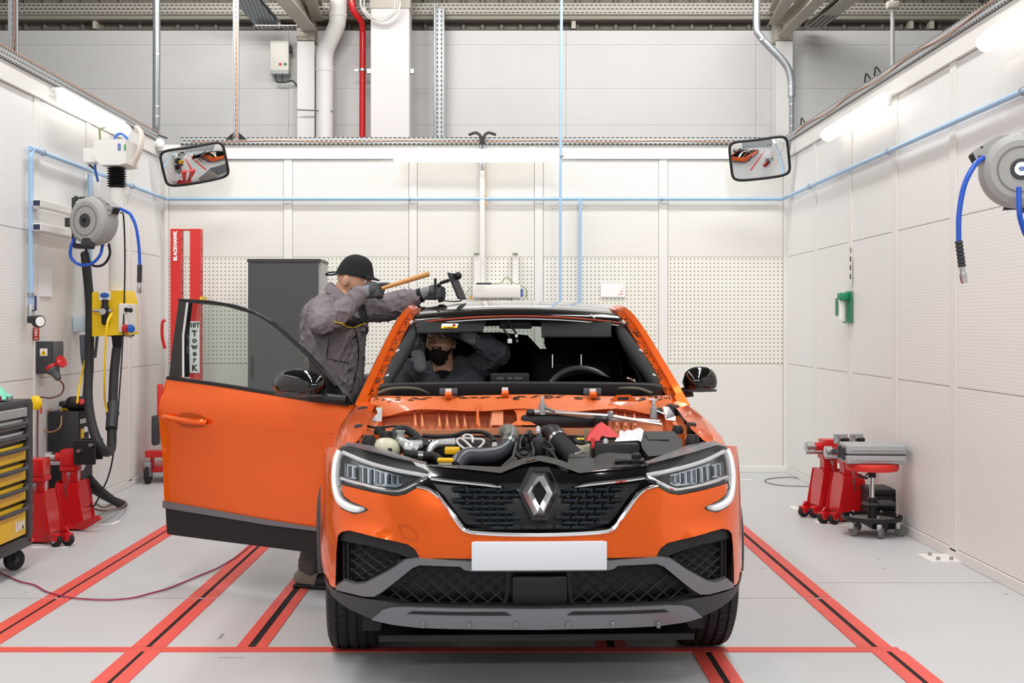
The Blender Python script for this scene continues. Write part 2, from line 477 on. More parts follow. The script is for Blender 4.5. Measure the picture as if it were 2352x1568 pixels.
# corrugated cladding above
m_clad = mat('weathered_cladding', '#7d776d', .7, noise_amt=.25, noise_scale=6)
cl = MB(); x = -9.0; prof = []
while x < 9:
    prof += [(x, HY + .16), (x + .15, HY + .16), (x + .165, HY + .11), (x + .195, HY + .11)]; x += .21
cl.grid([[V((a, b, z)) for a, b in prof] for z in (4.64, 5.75)])
struct(cl.build('wall_cladding', m_clad, recalc=False))
MB().bb((-9, HY + .02, 4.655), (9, HY + .16, 4.672)).build('ledge', mat('rusty_ledge', '#4a4540', .8), wh)
struct(MB().bb((-9, -4, 5.75), (9, 14.3, 5.85)).build('ceiling', mat('hall_ceiling', '#8a8781', .8)))
hb = tag(MB().bb((-8.5, HY - .12, hz(39)), (8.5, HY + .1, hz(13)), .002, 1).build('wall_beam', m_tray_hall), 'long slotted beige steel beam under the hall roof', 'beam')
MB().bb((-8.5, HY - .08, hz(48)), (8.5, HY + .1, hz(39))).build('beam_flange', mat('grimy_beige_steel', '#8f887d', .6), hb)
for px in (219, 640, 1318, 2093, 2140):
    MB().bb((hx(px) - .025, HY - .02, hz(66)), (hx(px) + .02, HY + .1, hz(39))).build('hanger', mat('beige_steel', '#b5ada0', .55), hb)
m_beige = mat('beige_steel', '#b5ada0', .55)

def stick(name, pts, r, m, label, cat, n=12, group=None, base=None):
    o = MB().tube(pts, r, n).build(name, m)
    tag(o, label, cat, group)
    return rebase(o, base if base is not None else min(pts, key=lambda p: p[2]))
# steel columns with bolted heads
def column(x0, x1, label, y=HY - .22):
    t = thing('steel_column', label, 'column', ((x0 + x1) / 2, y, 0))
    c = V(t.location); w = x1 - x0
    m = mat('white_column_paint', '#d9d6d3', .6)
    MB().bb((-w / 2, 0, 0), (w / 2, .015, hz(105))).bb((-w / 2, .18, 0), (w / 2, .195, hz(105))).bb((-.012, .012, 0), (.012, .185, hz(105))).build('shaft', m, t)
    h = MB().bb((-w / 2 - .005, -.012, hz(103)), (w / 2 + .005, .2, hz(58)), .003, 1).build('head_plate', m_beige, t)
    for dx in (-.3, .3):
        for py in (67, 80, 98):
            MB().cyl((w * dx, -.03, hz(py)), (w * dx, -.01, hz(py)), .02, n=6).build('bolt', m_beige, h)
    return t
column(hx(690), hx(729), 'white steel column with bolted head beside the white downpipe')
column(hx(1772), hx(1810), 'white steel column carrying the roof beams at right')
dct = thing('duct_casing', 'wide flat white duct casing rising up the hall wall', 'duct', (hx(905), HY - .5, 0))
MB().bb((-.205, 0, 2.5), (.205, .35, hz(45)), .006, 1).build('casing', mat('duct_white', '#d8d3d2', .5), dct)
MB().bb((-.215, -.01, hz(45)), (.215, .36, hz(18)), .004, 1).bb((-.205, .01, hz(18)), (.205, .34, 5.7)).build('collar', m_beige, dct)
for sx in (-1, 1): MB().bb((sx * .2, .05, hz(187)), (sx * .25, .1, hz(176)), .003, 1).build('bracket', M_GALV, dct)
# roof beams reaching out towards the viewer
def beam(name, p0, p1, w, h, m, label, group='roof beams of the hall'):
    p0, p1 = V(p0), V(p1); d = (p1 - p0).normalized(); x = d.cross(V((0, 0, 1))).normalized(); z = x.cross(d)
    rot = Matrix((x, d, z)).transposed()
    L = (p1 - p0).length
    mb = MB()
    for s in (-1, 1): mb.box((0, L / 2, s * h / 2), (w, L, .015))
    mb.box((0, L / 2, 0), (.012, L, h))
    o = mb.build(name, m); o.location = p0; o.rotation_euler = rot.to_euler()
    return tag(o, label, 'beam', group)
beam('roof_beam', W(712, 48, 13.75), W(640, -40, 11.5), .16, .2, m_beige, 'beige roof beam meeting the column beside the white downpipe')
beam('roof_beam', W(728, 30, 13.8), W(705, -50, 12.4), .12, .16, m_beige, 'short beige brace beam next to the white downpipe')
beam('roof_beam', W(1800, 66, 13.7), W(1893, -30, 11.9), .13, .14, m_beige, 'beige roof beam slanting from the right column, lower one')
beam('roof_beam', W(1778, 40, 13.8), W(1816, -30, 12.2), .12, .14, m_beige, 'beige roof beam slanting from the right column, upper one')
beam('roof_tray', W(1866, 62, 13.7), W(1975, -25, 12.0), .17, .05, m_tray_hall, 'beige slotted tray slanting under the roof at right')
tl_ = beam('roof_tray', W(618, 58, 13.6), W(548, -25, 12.9), .26, .05, perf_mat('slotted_tray_blue_grey', 'yx', '#8f979b', '#3f4140', .05, .04, .016, .008, metal=.3), 'grey slotted cable tray slanting down to the left column')
tag(MB().bb(W(590, 64, 13.55), W(722, 57, 13.45)).build('tray_support', m_tray_x), 'short galvanised strut under the slanting cable tray', 'strut')
# pipes
m_wpipe = mat('white_pipe', '#d9d5d2', .5)
dp = thing('downpipe', 'thick white downpipe with an elbow on the hall wall', 'pipe', (W(745, 330, 13.75).x, 13.75, 0))
pts = [W(779, -30, 13.6), W(776, 35, 13.62), W(772, 62, 13.65), W(752, 105, 13.72), W(746, 130, 13.75), W(746, 160, 13.75)]
pts = [p - V(dp.location) for p in pts]
MB().tube(crv(pts, 6) + [V((0, 0, 2.6))], .092, 20).build('pipe', m_wpipe, dp)
for k in (1, 5): MB().tube([pts[k] + V((0, 0, .02)), pts[k] - V((0, 0, .02))], .098, 20).build('joint_ring', m_wpipe, dp)
MB().tube([V((.1, -.05, hz(266))), V((-.28, -.09, hz(264)))], .008, 6).build('strap', M_GALV, dp)
rp = stick('sprinkler_pipe', crv([W(808, -20, 13.6), W(810, 20, 13.62), W(830, 50, 13.7), W(833, 75, 13.75)], 5) + [W(832, 400, 13.75)], .034, M_RED, 'red sprinkler pipe running down the hall wall', 'pipe', 14)
def clampring(o, p, r, m=M_GALV, ax=(0, 0, 1)):
    MB().lathe([(r, -.012), (r + .008, -.012), (r + .008, .012), (r, .012)], V(p) - V(o.location), ax, 16).box(V(p) - V(o.location), (r * 2 + .1, .012, .02)).build('pipe_clamp', m, o)
clampring(rp, W(833, 161, 13.75), .036)
def vtray(px, py0, py1, Y, w, label):
    x = W(px, 0, Y).x; z1, z0 = W(0, py0, Y).z, W(0, py1, Y).z
    mb = MB().bb((-w / 2, 0, z0), (w / 2, .004, z1))
    for s in (-1, 1): mb.bb((s * w / 2, -.03, z0), (s * (w / 2 - .003), .004, z1))
    o = mb.build('vertical_tray', m_tray_z); o.location = (x, Y, 0)
    return tag(o, label, 'cable tray', 'vertical cable trays')
vt = vtray(1010, 20, 330, 13.85, .1, 'galvanised slotted vertical tray right of the white duct casing')
MB().tube([(-.055, -.03, hz(20)), (-.052, -.03, hz(330))], .012, 8).build('cable', M_GALV, vt)
v2 = vtray(543, -20, 322, 12.45, .055, 'thin slotted vertical strut with orange cable, left of the control box')
MB().tube([(0, -.01, 4.4), (.004, -.01, WT)], .006, 6).build('cable', m_copper, v2)
for s in (-1, 1): MB().prism([(s * .02, -.02, WT + .07), (s * .02, -.02, WT), (s * .1, -.02, WT)], (0, .015, 0)).build('gusset', M_BLACK, v2)
v3 = vtray(32, -20, 158, 9.2, .062, 'slotted vertical strut with orange cable at the left edge')
MB().tube([(.006, -.01, 4.2), (.004, -.012, 3.5), (-.012, -.012, WT + .04)], .005, 6).build('cable', m_copper, v3)
# galvanised ducts coming down
g1 = stick('galvanised_conduit', [W(360, -20, 12.25), W(359, 285, 12.25), W(358, 300, 12.26), W(356, 312, 12.3)], .036, M_GALV, 'straight galvanised conduit dropping to the left mirror', 'conduit', 16)
for py in (30, 125, 245, 268): MB().lathe([(.036, -.01), (.039, -.01), (.039, .01), (.036, .01)], W(359.5, py, 12.25) - V(g1.location), n=16).build('coupling', M_STEEL, g1)
sn = thing('siren', 'small white siren on a bracket beside the left mirror', 'siren', W(362, 330, 12.2))
MB().lathe([(.05, 0), (.05, .06), (.035, .07), (.035, .1), (.02, .105)], (0, 0, 0), (.6, -1, -.15), 20).build('horn', M_WHITE, sn)
MB().bb((-.075, -.02, -.03), (-.01, .06, .05), .008).build('housing', M_WHITE, sn)
MB().bb((-.09, .02, -.09), (.05, .1, -.06), .004, 1).build('bracket', M_GALV, sn)
MB().tube(crv([(-.1, .03, .055), (-.02, -.01, .085), (.09, .02, .055)], 5), .008, 6).build('cable', M_BLACK, sn)
gp = [W(1738, -20, 12.2), W(1738, 62, 12.2), W(1745, 82, 12.2), W(1765, 105, 12.2), W(1795, 136, 12.2), W(1810, 158, 12.2), W(1817, 185, 12.2), W(1818, 215, 12.2)]
g2 = stick('galvanised_duct', crv(gp, 5) + [W(1818, 222, 12.2)], .035, M_GALV, 'galvanised duct with two bends dropping to the right mirror', 'duct', 18, base=W(1818, 345, 12.2))
MB().tube([p - V(g2.location) for p in (W(1818, 218, 12.2), W(1818, 228, 12.2), W(1818, 325, 12.2), W(1816, 342, 12.22))], [.035, .024, .024, .022], 16).build('lower_pipe', M_GALV, g2)
for py in (30, 92, 200, 216, 240, 268, 290):
    p = W(1738 if py < 60 else (1751 if py < 120 else 1818), py, 12.2) - V(g2.location); r = .036 if py < 218 else .026
    MB().lathe([(r - .002, -.008), (r + .002, -.008), (r + .002, .008), (r - .002, .008)], p, n=18).build('coupling', M_STEEL, g2)
tc_ = stick('thin_conduit', [(W(2050, 0, 11.2).x, 11.2, 5.75), (W(2050, 0, 11.2).x, 11.2, 0)], .018, mat('grey_conduit', '#b0aeac', .5), 'thin grey conduit with a beige junction box behind the right wall', 'conduit', 10)
MB().box((0, 0, W(0, 12, 11.2).z), (.1, .08, .06), None, .006).build('junction_box', m_beige, tc_)
# control box
cb = thing('control_box', 'beige wall control box with a red and a green button', 'control box', (hx(648), HY - .18, hz(177)))
MB().bb((-.1, 0, .035), (.1, .18, .36), .008).build('housing', mat('ivory_plastic', '#d8d4c9', .45), cb)
MB().bb((-.1, .005, 0), (.1, .18, .037), .008).build('gland_base', M_GREYCASE, cb)
for dx, m, n in ((.01, mat('red_button', '#c8402f', .4), 'red_button'), (.065, mat('green_button', '#2f7d55', .4), 'green_button')):
    MB().lathe([(.016, 0), (.016, .008), (.011, .014), (0, .015)], (dx, 0, .105), (0, -1, 0), 16).build(n, m, cb)
MB().bb((.1, .03, .24), (.125, .1, .31), .006).build('switch_handle', M_BLACK, cb)
MB().tube(crv([(-.05, .06, 0), (-.04, .06, -.07), (.05, .06, -.08), (.13, .08, -.06), (.19, .1, -.13)], 5), .009, 8).tube(crv([(.03, .06, 0), (.02, .06, -.06), (.03, .06, -.08)], 4), .007, 8).build('cable', M_DGREY, cb)
# coil of cable hanging from the duct
cc = thing('cable_coil', 'coil of white cable hanging in front of the duct casing', 'cable coil', W(868, 50, 13.3))
mw = mat('white_cable', '#d8d5d0', .5)
for k in range(5):
    r = .155 + .012 * (k % 3); ph = k * .9
    MB().tube([V((r * 1.15 * math.cos(a) + .01 * k, .012 * k + .02 * math.sin(a + ph), r * math.sin(a) + .2 + .015 * math.sin(2 * a + ph))) for a in [i * math.pi / 16 for i in range(32)]], .006, 6, closed=True).build('cable_loop', mw, cc)

# ---------------------------------------------------------------- luminaires of the booth
m_lamp = mat('lamp_diffuser', '#fffdf8', .4, emit=2.8)
m_lampb = mat('lamp_housing', '#dddbd6', .45)
def batten(c, along, out, L, label):
    """sealed tube luminaire: housing behind, opal diffuser in front"""
    t = thing('tube_light', label, 'lamp', c, 0, 'tube lights on the booth walls')
    al, ou = V(along), V(out); up = V((0, 0, 1)); rot = Matrix((al, ou, up)).transposed()
    MB().box((0, 0, 0), (L, .03, .05), rot, .008).box(ou * .0 + up * .045, (L * .96, .09, .03), rot, .01).build('housing', m_lampb, t)
    n = 10; rows = []
    for i in (-.5, -.49, .49, .5):
        k = .82 if abs(i) == .5 else 1
        rows.append([al * (L * i) + ou * (.012 + .07 * k * math.sin(a)) + up * (-.01 - .055 * k * math.cos(a)) for a in [math.pi * j / n for j in range(n + 1)]])
    d = MB().grid(rows)
    N = len(rows[0])
    d.f += [tuple(range(N)), tuple(3 * N + k for k in range(N))[::-1], ]
    d.f += [(i * N, (i + 1) * N, (i + 1) * N + N - 1, i * N + N - 1) for i in range(3)]
    d.build('diffuser', m_lamp, t)
    for s in (-.34, .34): MB().box(al * (L * s) + up * .065 - ou * .02, (.05, .04, .03), rot).build('clip', m_lampb, t)
    return t
batten(W(1095, 357, 12.38), (1, 0, 0), (0, -1, 0), 1.6, 'glowing tube light above the middle of the back wall')
batten((LX + .1, 10.05, 3.10), (0, 1, 0), (1, 0, 0), 1.62, 'glowing tube light high on the left wall')
batten((LX + .1, 6.5, 3.10), (0, 1, 0), (1, 0, 0), 1.62, 'tube light on the left wall in front of the first one')
batten((LX + .1, 3.2, 3.10), (0, 1, 0), (1, 0, 0), 1.62, 'tube light at the near end of the left wall')
batten((RX - .1, 9.68, 3.0), (0, 1, 0), (-1, 0, 0), 1.62, 'glowing tube light over the first-aid station on the right wall')
batten((RX - .1, 6.25, 3.0), (0, 1, 0), (-1, 0, 0), 1.62, 'glowing tube light at the upper right corner')
batten((RX - .1, 3.0, 3.0), (0, 1, 0), (-1, 0, 0), 1.62, 'tube light at the near end of the right wall')

# ---------------------------------------------------------------- compressed-air pipes
PZ = 2.66
def brackets(o, pts, ax):
    for p in pts:
        q = V(p) - V(o.location)
        MB().lathe([(.017, -.008), (.024, -.008), (.024, .008), (.017, .008)], q, ax, 12).build('pipe_clip', M_GALV, o)
ap = tag(rebase(MB().tube([(LX + .06, 8.85, PZ), (LX + .06, BY - .09, PZ), (LX + .09, BY - .06, PZ), (RX - .09, BY - .06, PZ), (RX - .06, BY - .09, PZ), (RX - .06, 2.4, PZ)], .0165, 12).build('air_pipe', M_BLUEPIPE), (0, BY - .06, 0)),
    'light blue air pipe running around the walls at head height', 'pipe')
brackets(ap, [(pxx(942), BY - .06, PZ), (pxx(1518), BY - .06, PZ)], (1, 0, 0))
brackets(ap, [(LX + .06, 9.1, PZ), (RX - .06, 11.33, PZ), (RX - .06, 9.03, PZ), (RX - .06, 6.7, PZ), (LX + .06, 11.3, PZ)], (0, 1, 0))
a2 = stick('air_pipe_drop', [W(1290, -40, 12.3), W(1287, 460, 12.3), W(1287, 740, 12.3)], .014, M_BLUEPIPE, 'long light blue pipe hanging from the roof down the back wall', 'pipe', base=W(1287, 740, 12.3))
brackets(a2, [W(1289, 359, 12.3)], (0, 0, 1))
stick('air_pipe_drop', [W(1333, 459, 12.41), W(1332, 760, 12.41)], .016, M_BLUEPIPE, 'short light blue pipe teeing down from the back wall pipe', 'pipe')
# ================================================================== equipment around the car
def L_(px, py, off=0.0):
    """point on (or off metres in front of) the left wall seen at a photo pixel"""
    Y = FPX * (-LX - off) / (CX - px); return W(px, py, Y)
def R_(px, py, off=0.0):
    Y = FPX * (RX - off) / (px - CX); return W(px, py, Y)
def at(o, p): return V(p) - V(o.location)

# ---- convex mirrors in the back corners
def convex_mirror(corners, Y, label, bulge):
    tlp, trp, brp, blp = [W(*c, Y + c2) for c, c2 in corners]
    c = (tlp + trp + brp + blp) / 4
    x = ((trp - tlp) + (brp - blp)).normalized(); y0 = ((tlp - blp) + (trp - brp)).normalized()
    z = x.cross(y0).normalized(); y = z.cross(x)
    w = ((trp - tlp).length + (brp - blp).length) / 2; h = ((tlp - blp).length + (trp - brp).length) / 2
    t = thing('convex_mirror', label, 'mirror', c, 0, 'convex mirrors in the back corners')
    rot = Matrix((x, y, z)).transposed()
    def rr(u, v, k=1.0):
        e = 5.0
        return u, v
    N = 14; rows = []
    def pt(a, b, off):
        # square -> rounded rectangle
        s = max(abs(a), abs(b)); 
        if s > 0:
            q = (abs(a) ** 7 + abs(b) ** 7) ** (1 / 7) or 1
            a, b = a * s / q, b * s / q
        zz = bulge * (1 - .5 * (a * a + b * b)) 
        return rot @ V((a * w / 2, b * h / 2, zz + off))
    for j in range(-N, N + 1): rows.append([pt(i / N, j / N, 0) for i in range(-N, N + 1)])
    g = MB().grid(rows).build('mirror_face', mat('mirror_glass', '#e8ebec', .02, 1.0), t, recalc=False, ang=180)
    per = [pt(i / N, -1, 0) for i in range(-N, N)] + [pt(1, i / N, 0) for i in range(-N, N)] + [pt(-i / N, 1, 0) for i in range(-N, N)] + [pt(-1, -i / N, 0) for i in range(-N, N)]
    MB().tube(per, .013, 8, closed=True).build('rim', M_BLACK, t)
    rows2 = [[p * 1.0 for p in per], [rot @ V((0, 0, -.05)) + (p - rot @ V((0, 0, -.05))) * .35 + rot @ V((0, 0, -.03)) for p in per]]
    MB().grid(rows2, True).build('back_shell', M_GREYCASE, t)
    return t, c, rot
t, c, rot = convex_mirror([((370, 348), -.22), ((517, 321), -.12), ((521, 406), .04), ((379, 428), -.06)], 12.2, 'convex mirror in the back left corner, tilted down', .07)
MB().tube([rot @ V((0, 0, -.08)), V((LX + .06, BY - .08, 3.1)) - c], .014, 8).build('arm', M_GALV, t)
t, c, rot = convex_mirror([((1673, 325), -.12), ((1806, 312), -.24), ((1817, 398), -.10), ((1684, 417), .02)], 12.2, 'convex mirror in the back right corner, reflecting the orange car', .07)
MB().tube([rot @ V((0, 0, -.08)), V((RX - .06, BY - .08, 3.1)) - c], .014, 8).build('arm', M_GALV, t)

# ---- back wall: conduit, white projector-like unit on a shelf, notices
bc = thing('wall_trunking', 'white vertical trunking in the middle of the back wall', 'trunking', (pxx(1108), BY - .05, 1.7))
MB().bb((-.024, -.025, .0), (.024, .02, W(0, 392, 12.45).z - 1.7), .004, 1).build('cover', M_WHITE, bc)
MB().bb((-.022, -.02, W(0, 392, 12.45).z - 1.7), (-.006, .02, WT - 1.75)).bb((.006, -.02, W(0, 392, 12.45).z - 1.7), (.02, .02, WT - 1.75)).build('inner_rail', M_GALV, bc)
for s in (-1, 1): MB().tube(crv([(s * .012, -.02, WT - 1.75), (s * .014, -.03, WT - 1.68), (s * .06, -.03, WT - 1.64), (s * .13, 0, WT - 1.655)], 5), .014, 8).build('cable', M_DGREY, bc)
for py in (452, 471): MB().bb((.024, -.02, W(0, py, 12.45).z - 1.7), (.045, -.005, W(0, py - 3, 12.45).z - 1.7)).build('clip', mat('orange_clip', '#e0a040', .5), bc)
MB().tube([(.03, -.02, W(0, 480, 12.45).z - 1.7), (.03, -.02, W(0, 380, 12.45).z - 1.7)], .004, 6).build('tie_wire', mat('orange_clip', '#e0a040', .5), bc)
pu = thing('power_supply_unit', 'white boxy unit with a black adapter on top, on the back wall', 'power unit', W(1142, 684, 12.35))
MB().bb((-.235, -.1, 0), (.225, .11, .125), .012).build('housing', M_WHITE, pu)
MB().bb((.225, -.08, .01), (.245, .05, .085), .003, 1).build('end_socket', M_SCREEN_BLUE, pu)
MB().bb((-.2, -.07, .126), (-.06, .0, .145), .004, 1).build('adapter', M_DGREY, pu)
MB().bb((-.215, -.102, .07), (-.12, -.1, .115)).build('sticker', mat('grey_label', '#e3e1dc', .6), pu)
MB().tube(crv([(-.06, -.03, .135), (.03, -.03, .14), (.09, -.03, .2), (.15, -.03, .15), (.22, -.03, .12), (.28, -.05, .08), (.28, -.05, .0)], 6), .005, 6).tube(crv([(-.2, -.03, .135), (-.26, -.04, .09), (-.33, -.05, .0)], 6), .004, 6).build('cable', mat('olive_cable', '#7f8a52', .5), pu)
MB().bb((-.27, -.06, -.01), (-.24, .0, .015)).build('orange_foot', mat('orange_clip', '#e0a040', .5), pu)
for px in (1096, 1184):
    x = pxx(px) - pu.location.x
    MB().bb((x - .03, .06, -.1), (x + .03, .12, W(0, 582, 12.4).z - pu.location.z), .003, 1).build('hanging_rail', M_WHITE, pu)
    MB().bb((x - .03, .03, W(0, 583, 12.4).z - pu.location.z), (x + .022, .12, W(0, 581, 12.4).z - pu.location.z)).build('rail_lip', mat('olive_cable', '#7f8a52', .5), pu)
nt_ = tag(rebase(MB().bb(W(1380, 682, 12.47), W(1436, 650, 12.47) + V((0, .01, 0))).build('notice', M_PAPER), W(1408, 682, 12.47)), 'pale notice sheet on the pegboard right of the car roof', 'notice')
for i in range(3): MB().bb(V((.05 + i * .02, -.002, .02 + .03 * i)), V((.1, 0, .035 + .03 * i))).build('print', mat('pale_pink_print', '#e3b9b4', .6), nt_)

# ---- dark steel cabinet
sc_ = thing('steel_cabinet', 'tall dark grey steel cabinet against the back wall', 'cabinet', (W(652, 0, 11.6).x, 11.6, 0))
m_cab = mat('anthracite_steel', '#4c4d51', .55, noise_amt=.05, noise_scale=30)
m_cabs = mat('pale_cabinet_side', '#a9a8a6', .5)
cw, ch = 167 * 11.6 / FPX, 2.035
MB().bb((-cw / 2, .03, .02), (cw / 2, .5, ch - .03)).build('body', m_cabs, sc_)
MB().bb((-cw / 2 - .004, -.004, ch - .032), (cw / 2 + .004, .5, ch), .003, 1).build('top', mat('anthracite_dark', '#3c3d40', .5), sc_)
d = MB().bb((-cw / 2 + .004, 0, .08), (cw / 2 - .022, .03, ch - .045), .002, 1).build('door', m_cab, sc_)
MB().bb((-cw / 2 + .04, -.02, .95), (-cw / 2 + .055, 0, 1.15), .004, 1).build('handle', M_BLACK, d)
MB().bb((-cw / 2, .02, 0), (cw / 2, .5, .08)).build('plinth', M_BLACK, sc_)
lc = tag(rebase(MB().bb(W(800, 915, 11.6), W(852, 870, 11.6) + V((0, .35, 0)), .01).bb(W(795, 870, 11.55), W(860, 862, 11.55) + V((0, .42, 0)), .005).bb(V((W(803, 0, 11.6).x, 11.6, 0)), W(850, 915, 11.6) + V((0, .35, 0)), .01).build('low_cabinet', m_cab), (W(826, 0, 11.6).x, 11.6, 0)), 'low dark cabinet between the standing mechanic and the back wall', 'cabinet')

# ---- red pulling tower
tw = thing('pulling_tower', 'red twin-post pulling tower behind the open car door', 'pulling tower', (W(428, 0, 11.6).x, 11.6, 0))
def tx(px): return (px - CX) * 11.6 / FPX - tw.location.x
def tz(py): return CAMH - (py - CY) * 11.6 / FPX
for a, b, lab in ((391, 415, 1), (436, 460, 0)):
    p = MB().bb((tx(a), 0, .12), (tx(b), .11, tz(525)), .004, 1).build('post', M_REDL, tw)
    for k in range(9):
        z = tz(548 + k * 25 + (25 if k > 1 else 0))
        MB().bb((tx(b) - .001, .04, z - .012), (tx(b) + .001, .07, z + .012)).build('pin_hole', M_BLACK, p)
    if lab: text_mesh('lettering', 'BLACKHAWK', .043, frame((tx(403), -.003, tz(565)), (0, 0, 1), (0, -1, 0)), M_TXTW, p, .0015, bold=.003)
MB().bb((tx(414), .05, tz(528)), (tx(437), .12, tz(525))).build('tie_bar', M_REDL, tw)
pl = MB().bb((tx(437), -.012, tz(856)), (tx(459), 0, tz(738)), .002, 1).build('name_plate', M_PAPER, tw)
text_mesh('lettering', '10T', .058, frame((tx(448), -.014, tz(747)), (1, 0, 0), (0, -1, 0)), M_INK, pl, .001, bold=.002)
for i, chh in enumerate('TOWER'):
    text_mesh('lettering', 'ToweT'[i] if i < 4 else 'r', .072, frame((tx(448), -.014, tz(766 + i * 15)), (1, 0, 0), (0, -1, 0)), M_INK, pl, .001, bold=.003)
text_mesh('lettering', 'K', .075, frame((tx(448), -.014, tz(845)), (1, 0, 0), (0, -1, 0)), M_INK, pl, .001, bold=.003)
MB().bb((tx(459), .0, tz(692)), (tx(464), .2, tz(681))).build('yellow_mark', M_YEL, tw)
b_ = MB().bb((tx(328), .0, .1), (tx(470), .5, .16), .006).bb((tx(336), -.05, .24), (tx(392), .1, .3), .004, 1).bb((tx(345), .0, .14), (tx(352), .05, .26)).build('base_frame', M_RED, tw)
for px in (334, 470):
    MB().lathe([(.075, -.022), (.085, -.012), (.085, .012), (.075, .022)], (tx(px) + .03, -.02, .085), (1, 0, 0), 20).build('caster_wheel', M_BLACKR, b_)
    MB().bb((tx(px) - .0, -.06, .06), (tx(px) + .06, .02, .2), .01).build('caster_fork', M_GALV, b_)
MB().tube(crv([(tx(384), -.06, tz(735)), (tx(378), -.07, tz(740)), (tx(377), -.07, tz(770)), (tx(382), -.05, tz(800))], 5), .014, 8).build('chain_handle', M_RED, tw)
MB().bb((tx(352), -.08, .35), (tx(368), .02, .62), .02).build('hydraulic_pump', M_DGREY, tw)
MB().bb((tx(360), .0, .55), (tx(372), .04, .9), .01).build('pump_lever', M_REDL, tw)

# ---- service column (energy arm): head box, bellows, pole, yellow socket box
E0 = L_(268, 600, .4)
en = thing('service_column', 'hanging service column with bellows, white pole and yellow socket box', 'service unit', (E0.x, E0.y, 0))
def ez(py): return CAMH - (py - CY) * E0.y / FPX
def ex(px): return (px - CX) * E0.y / FPX - E0.x
hd = [(ex(231), 0, ez(328)), (ex(301), 0, ez(325)), (ex(303), 0, ez(380)), (ex(288), 0, ez(384)), (ex(243), 0, ez(384)), (ex(230), 0, ez(366))]
hb_ = MB().prism([V(p) + V((0, -.15, 0)) for p in hd], (0, .32, 0)).build('head_box', M_WHITE, en)
MB().bb((ex(284), -.152, ez(352)), (ex(291), -.15, ez(336))).build('sticker', mat('blue_print', '#6a83b8', .6), hb_)
MB().bb((ex(298), -.152, ez(352)), (ex(303), -.15, ez(338))).build('sticker', mat('green_print', '#63a56e', .6), hb_)
MB().bb((ex(228) - .12, .0, ez(372)), (ex(240), .14, ez(340))).build('wall_bracket', M_WHITE, en)
pr = []
for k in range(8):
    z = ez(385 + k * 5.6)
    pr += [(.045, z), (.074, z - .010), (.045, z - .022)]
MB().lathe(pr, (0, 0, 0), n=28).build('bellows', M_BLACKR, en)
MB().lathe([(.058, ez(432)), (.058, ez(668))], (0, 0, 0), n=28).build('pole', M_WHITE, en)
yb = MB().prism([V((ex(224), -.13, ez(672))), V((ex(296), -.13, ez(668))), V((ex(303), -.13, ez(690))), V((ex(305), -.13, ez(768))), V((ex(224), -.13, ez(772)))], (0, .28, 0)).build('socket_box', M_YEL, en)
MB().bb((ex(240), -.136, ez(690)), (ex(266), -.131, ez(670))).build('label_plate', M_PAPER, yb)
MB().ball((ex(253), -.138, ez(679)), (.035, .002, .02)).build('emblem', M_SCREEN_BLUE, yb)
rg = MB().lathe([(.018, ez(746)), (.026, ez(740)), (.026, ez(722)), (.03, ez(720)), (.03, ez(706)), (.024, ez(702)), (.024, ez(690)), (.018, ez(688))], (ex(257), -.17, 0), n=18).build('pressure_regulator', M_BLACK, en)
MB().lathe([(.024, 0), (.024, .03)], (ex(256), -.19, ez(716)), (0, -1, 0), 18).build('gauge', M_STEEL, rg)
MB().tube([(ex(230), -.17, ez(714)), (ex(273), -.17, ez(714))], .012, 10).build('coupling', M_STEEL, rg)
sp = MB().bb((ex(286), -.155, ez(762)), (ex(305), -.12, ez(698)), .004, 1).bb((ex(300), -.15, ez(762)), (ex(306), .1, ez(698)), .004, 1).build('socket_panel', M_WHITE, en)
for px, py, m in ((300, 752, M_RED), (311, 752, M_SCREEN_BLUE)):
    MB().lathe([(.026, 0), (.03, .02), (.03, .055), (.02, .06)], (ex(px), -.15, ez(py)), (.5, -1, -.2), 18).build('power_socket', m, sp)
for px, py in ((304, 712), (313, 713)): MB().lathe([(.008, 0), (.008, .04), (.018, .042), (.018, .05)], (ex(px) - .01, -.15, ez(py)), (.5, -1, 0), 12).build('air_coupling', M_BLACK, sp)
MB().lathe([(.03, ez(800)), (.036, ez(796)), (.045, ez(772)), (.06, ez(770))], (ex(270), -.0, 0), n=18).bb((ex(250), -.1, ez(772)), (ex(300), .1, ez(768))).build('hose_outlet', M_BLACK, en)
MB().tube([(ex(298), -.1, ez(770)), (ex(312), -.1, ez(772))], .012, 8).build('drain_cock', M_STEEL, en)
# hoses on the column
def hose(name, pts, r, m, label, cat='hose', n=10, group=None, sub=8):
    o = MB().tube(crv(pts, sub), r, n).build(name, m); tag(o, label, cat, group)
    return rebase(o, min([V(p) for p in pts], key=lambda p: p.z))
m_vac = mat('suction_hose_rubber', '#28282a', .6, bump=.3, bump_scale=120)
sh_ = adopt(hose('suction_hose', [(E0.x, E0.y, ez(800)), L_(262, 860, .4), L_(259, 930, .42), L_(257, 980, .45), L_(255, 1030, .48), L_(240, 1036, .5), L_(222, 1008, .45), L_(208, 960, .35), L_(202, 900, .25), L_(205, 830, .2), L_(206, 700, .15), L_(197, 600, .12), L_(195, 584, .1)], .034, m_vac, 'thick black suction hose looping from the yellow socket box up the wall', n=14), en)
cf = (rebase(MB().tube([L_(260, 925, .43), L_(256, 985, .455)], .043, 14).tube([L_(259, 945, .43), L_(258.4, 953, .43)], .048, 14).build('hose_cuff', M_DGREY), L_(256, 985, .455)))
adopt(cf, en)
adopt(hose('yellow_air_hose', [L_(257, 720, .6), L_(247, 740, .6), L_(242, 800, .58), L_(240, 880, .55), L_(241, 920, .5), L_(246, 945, .5)], .008, M_YEL, 'x', n=8), en)
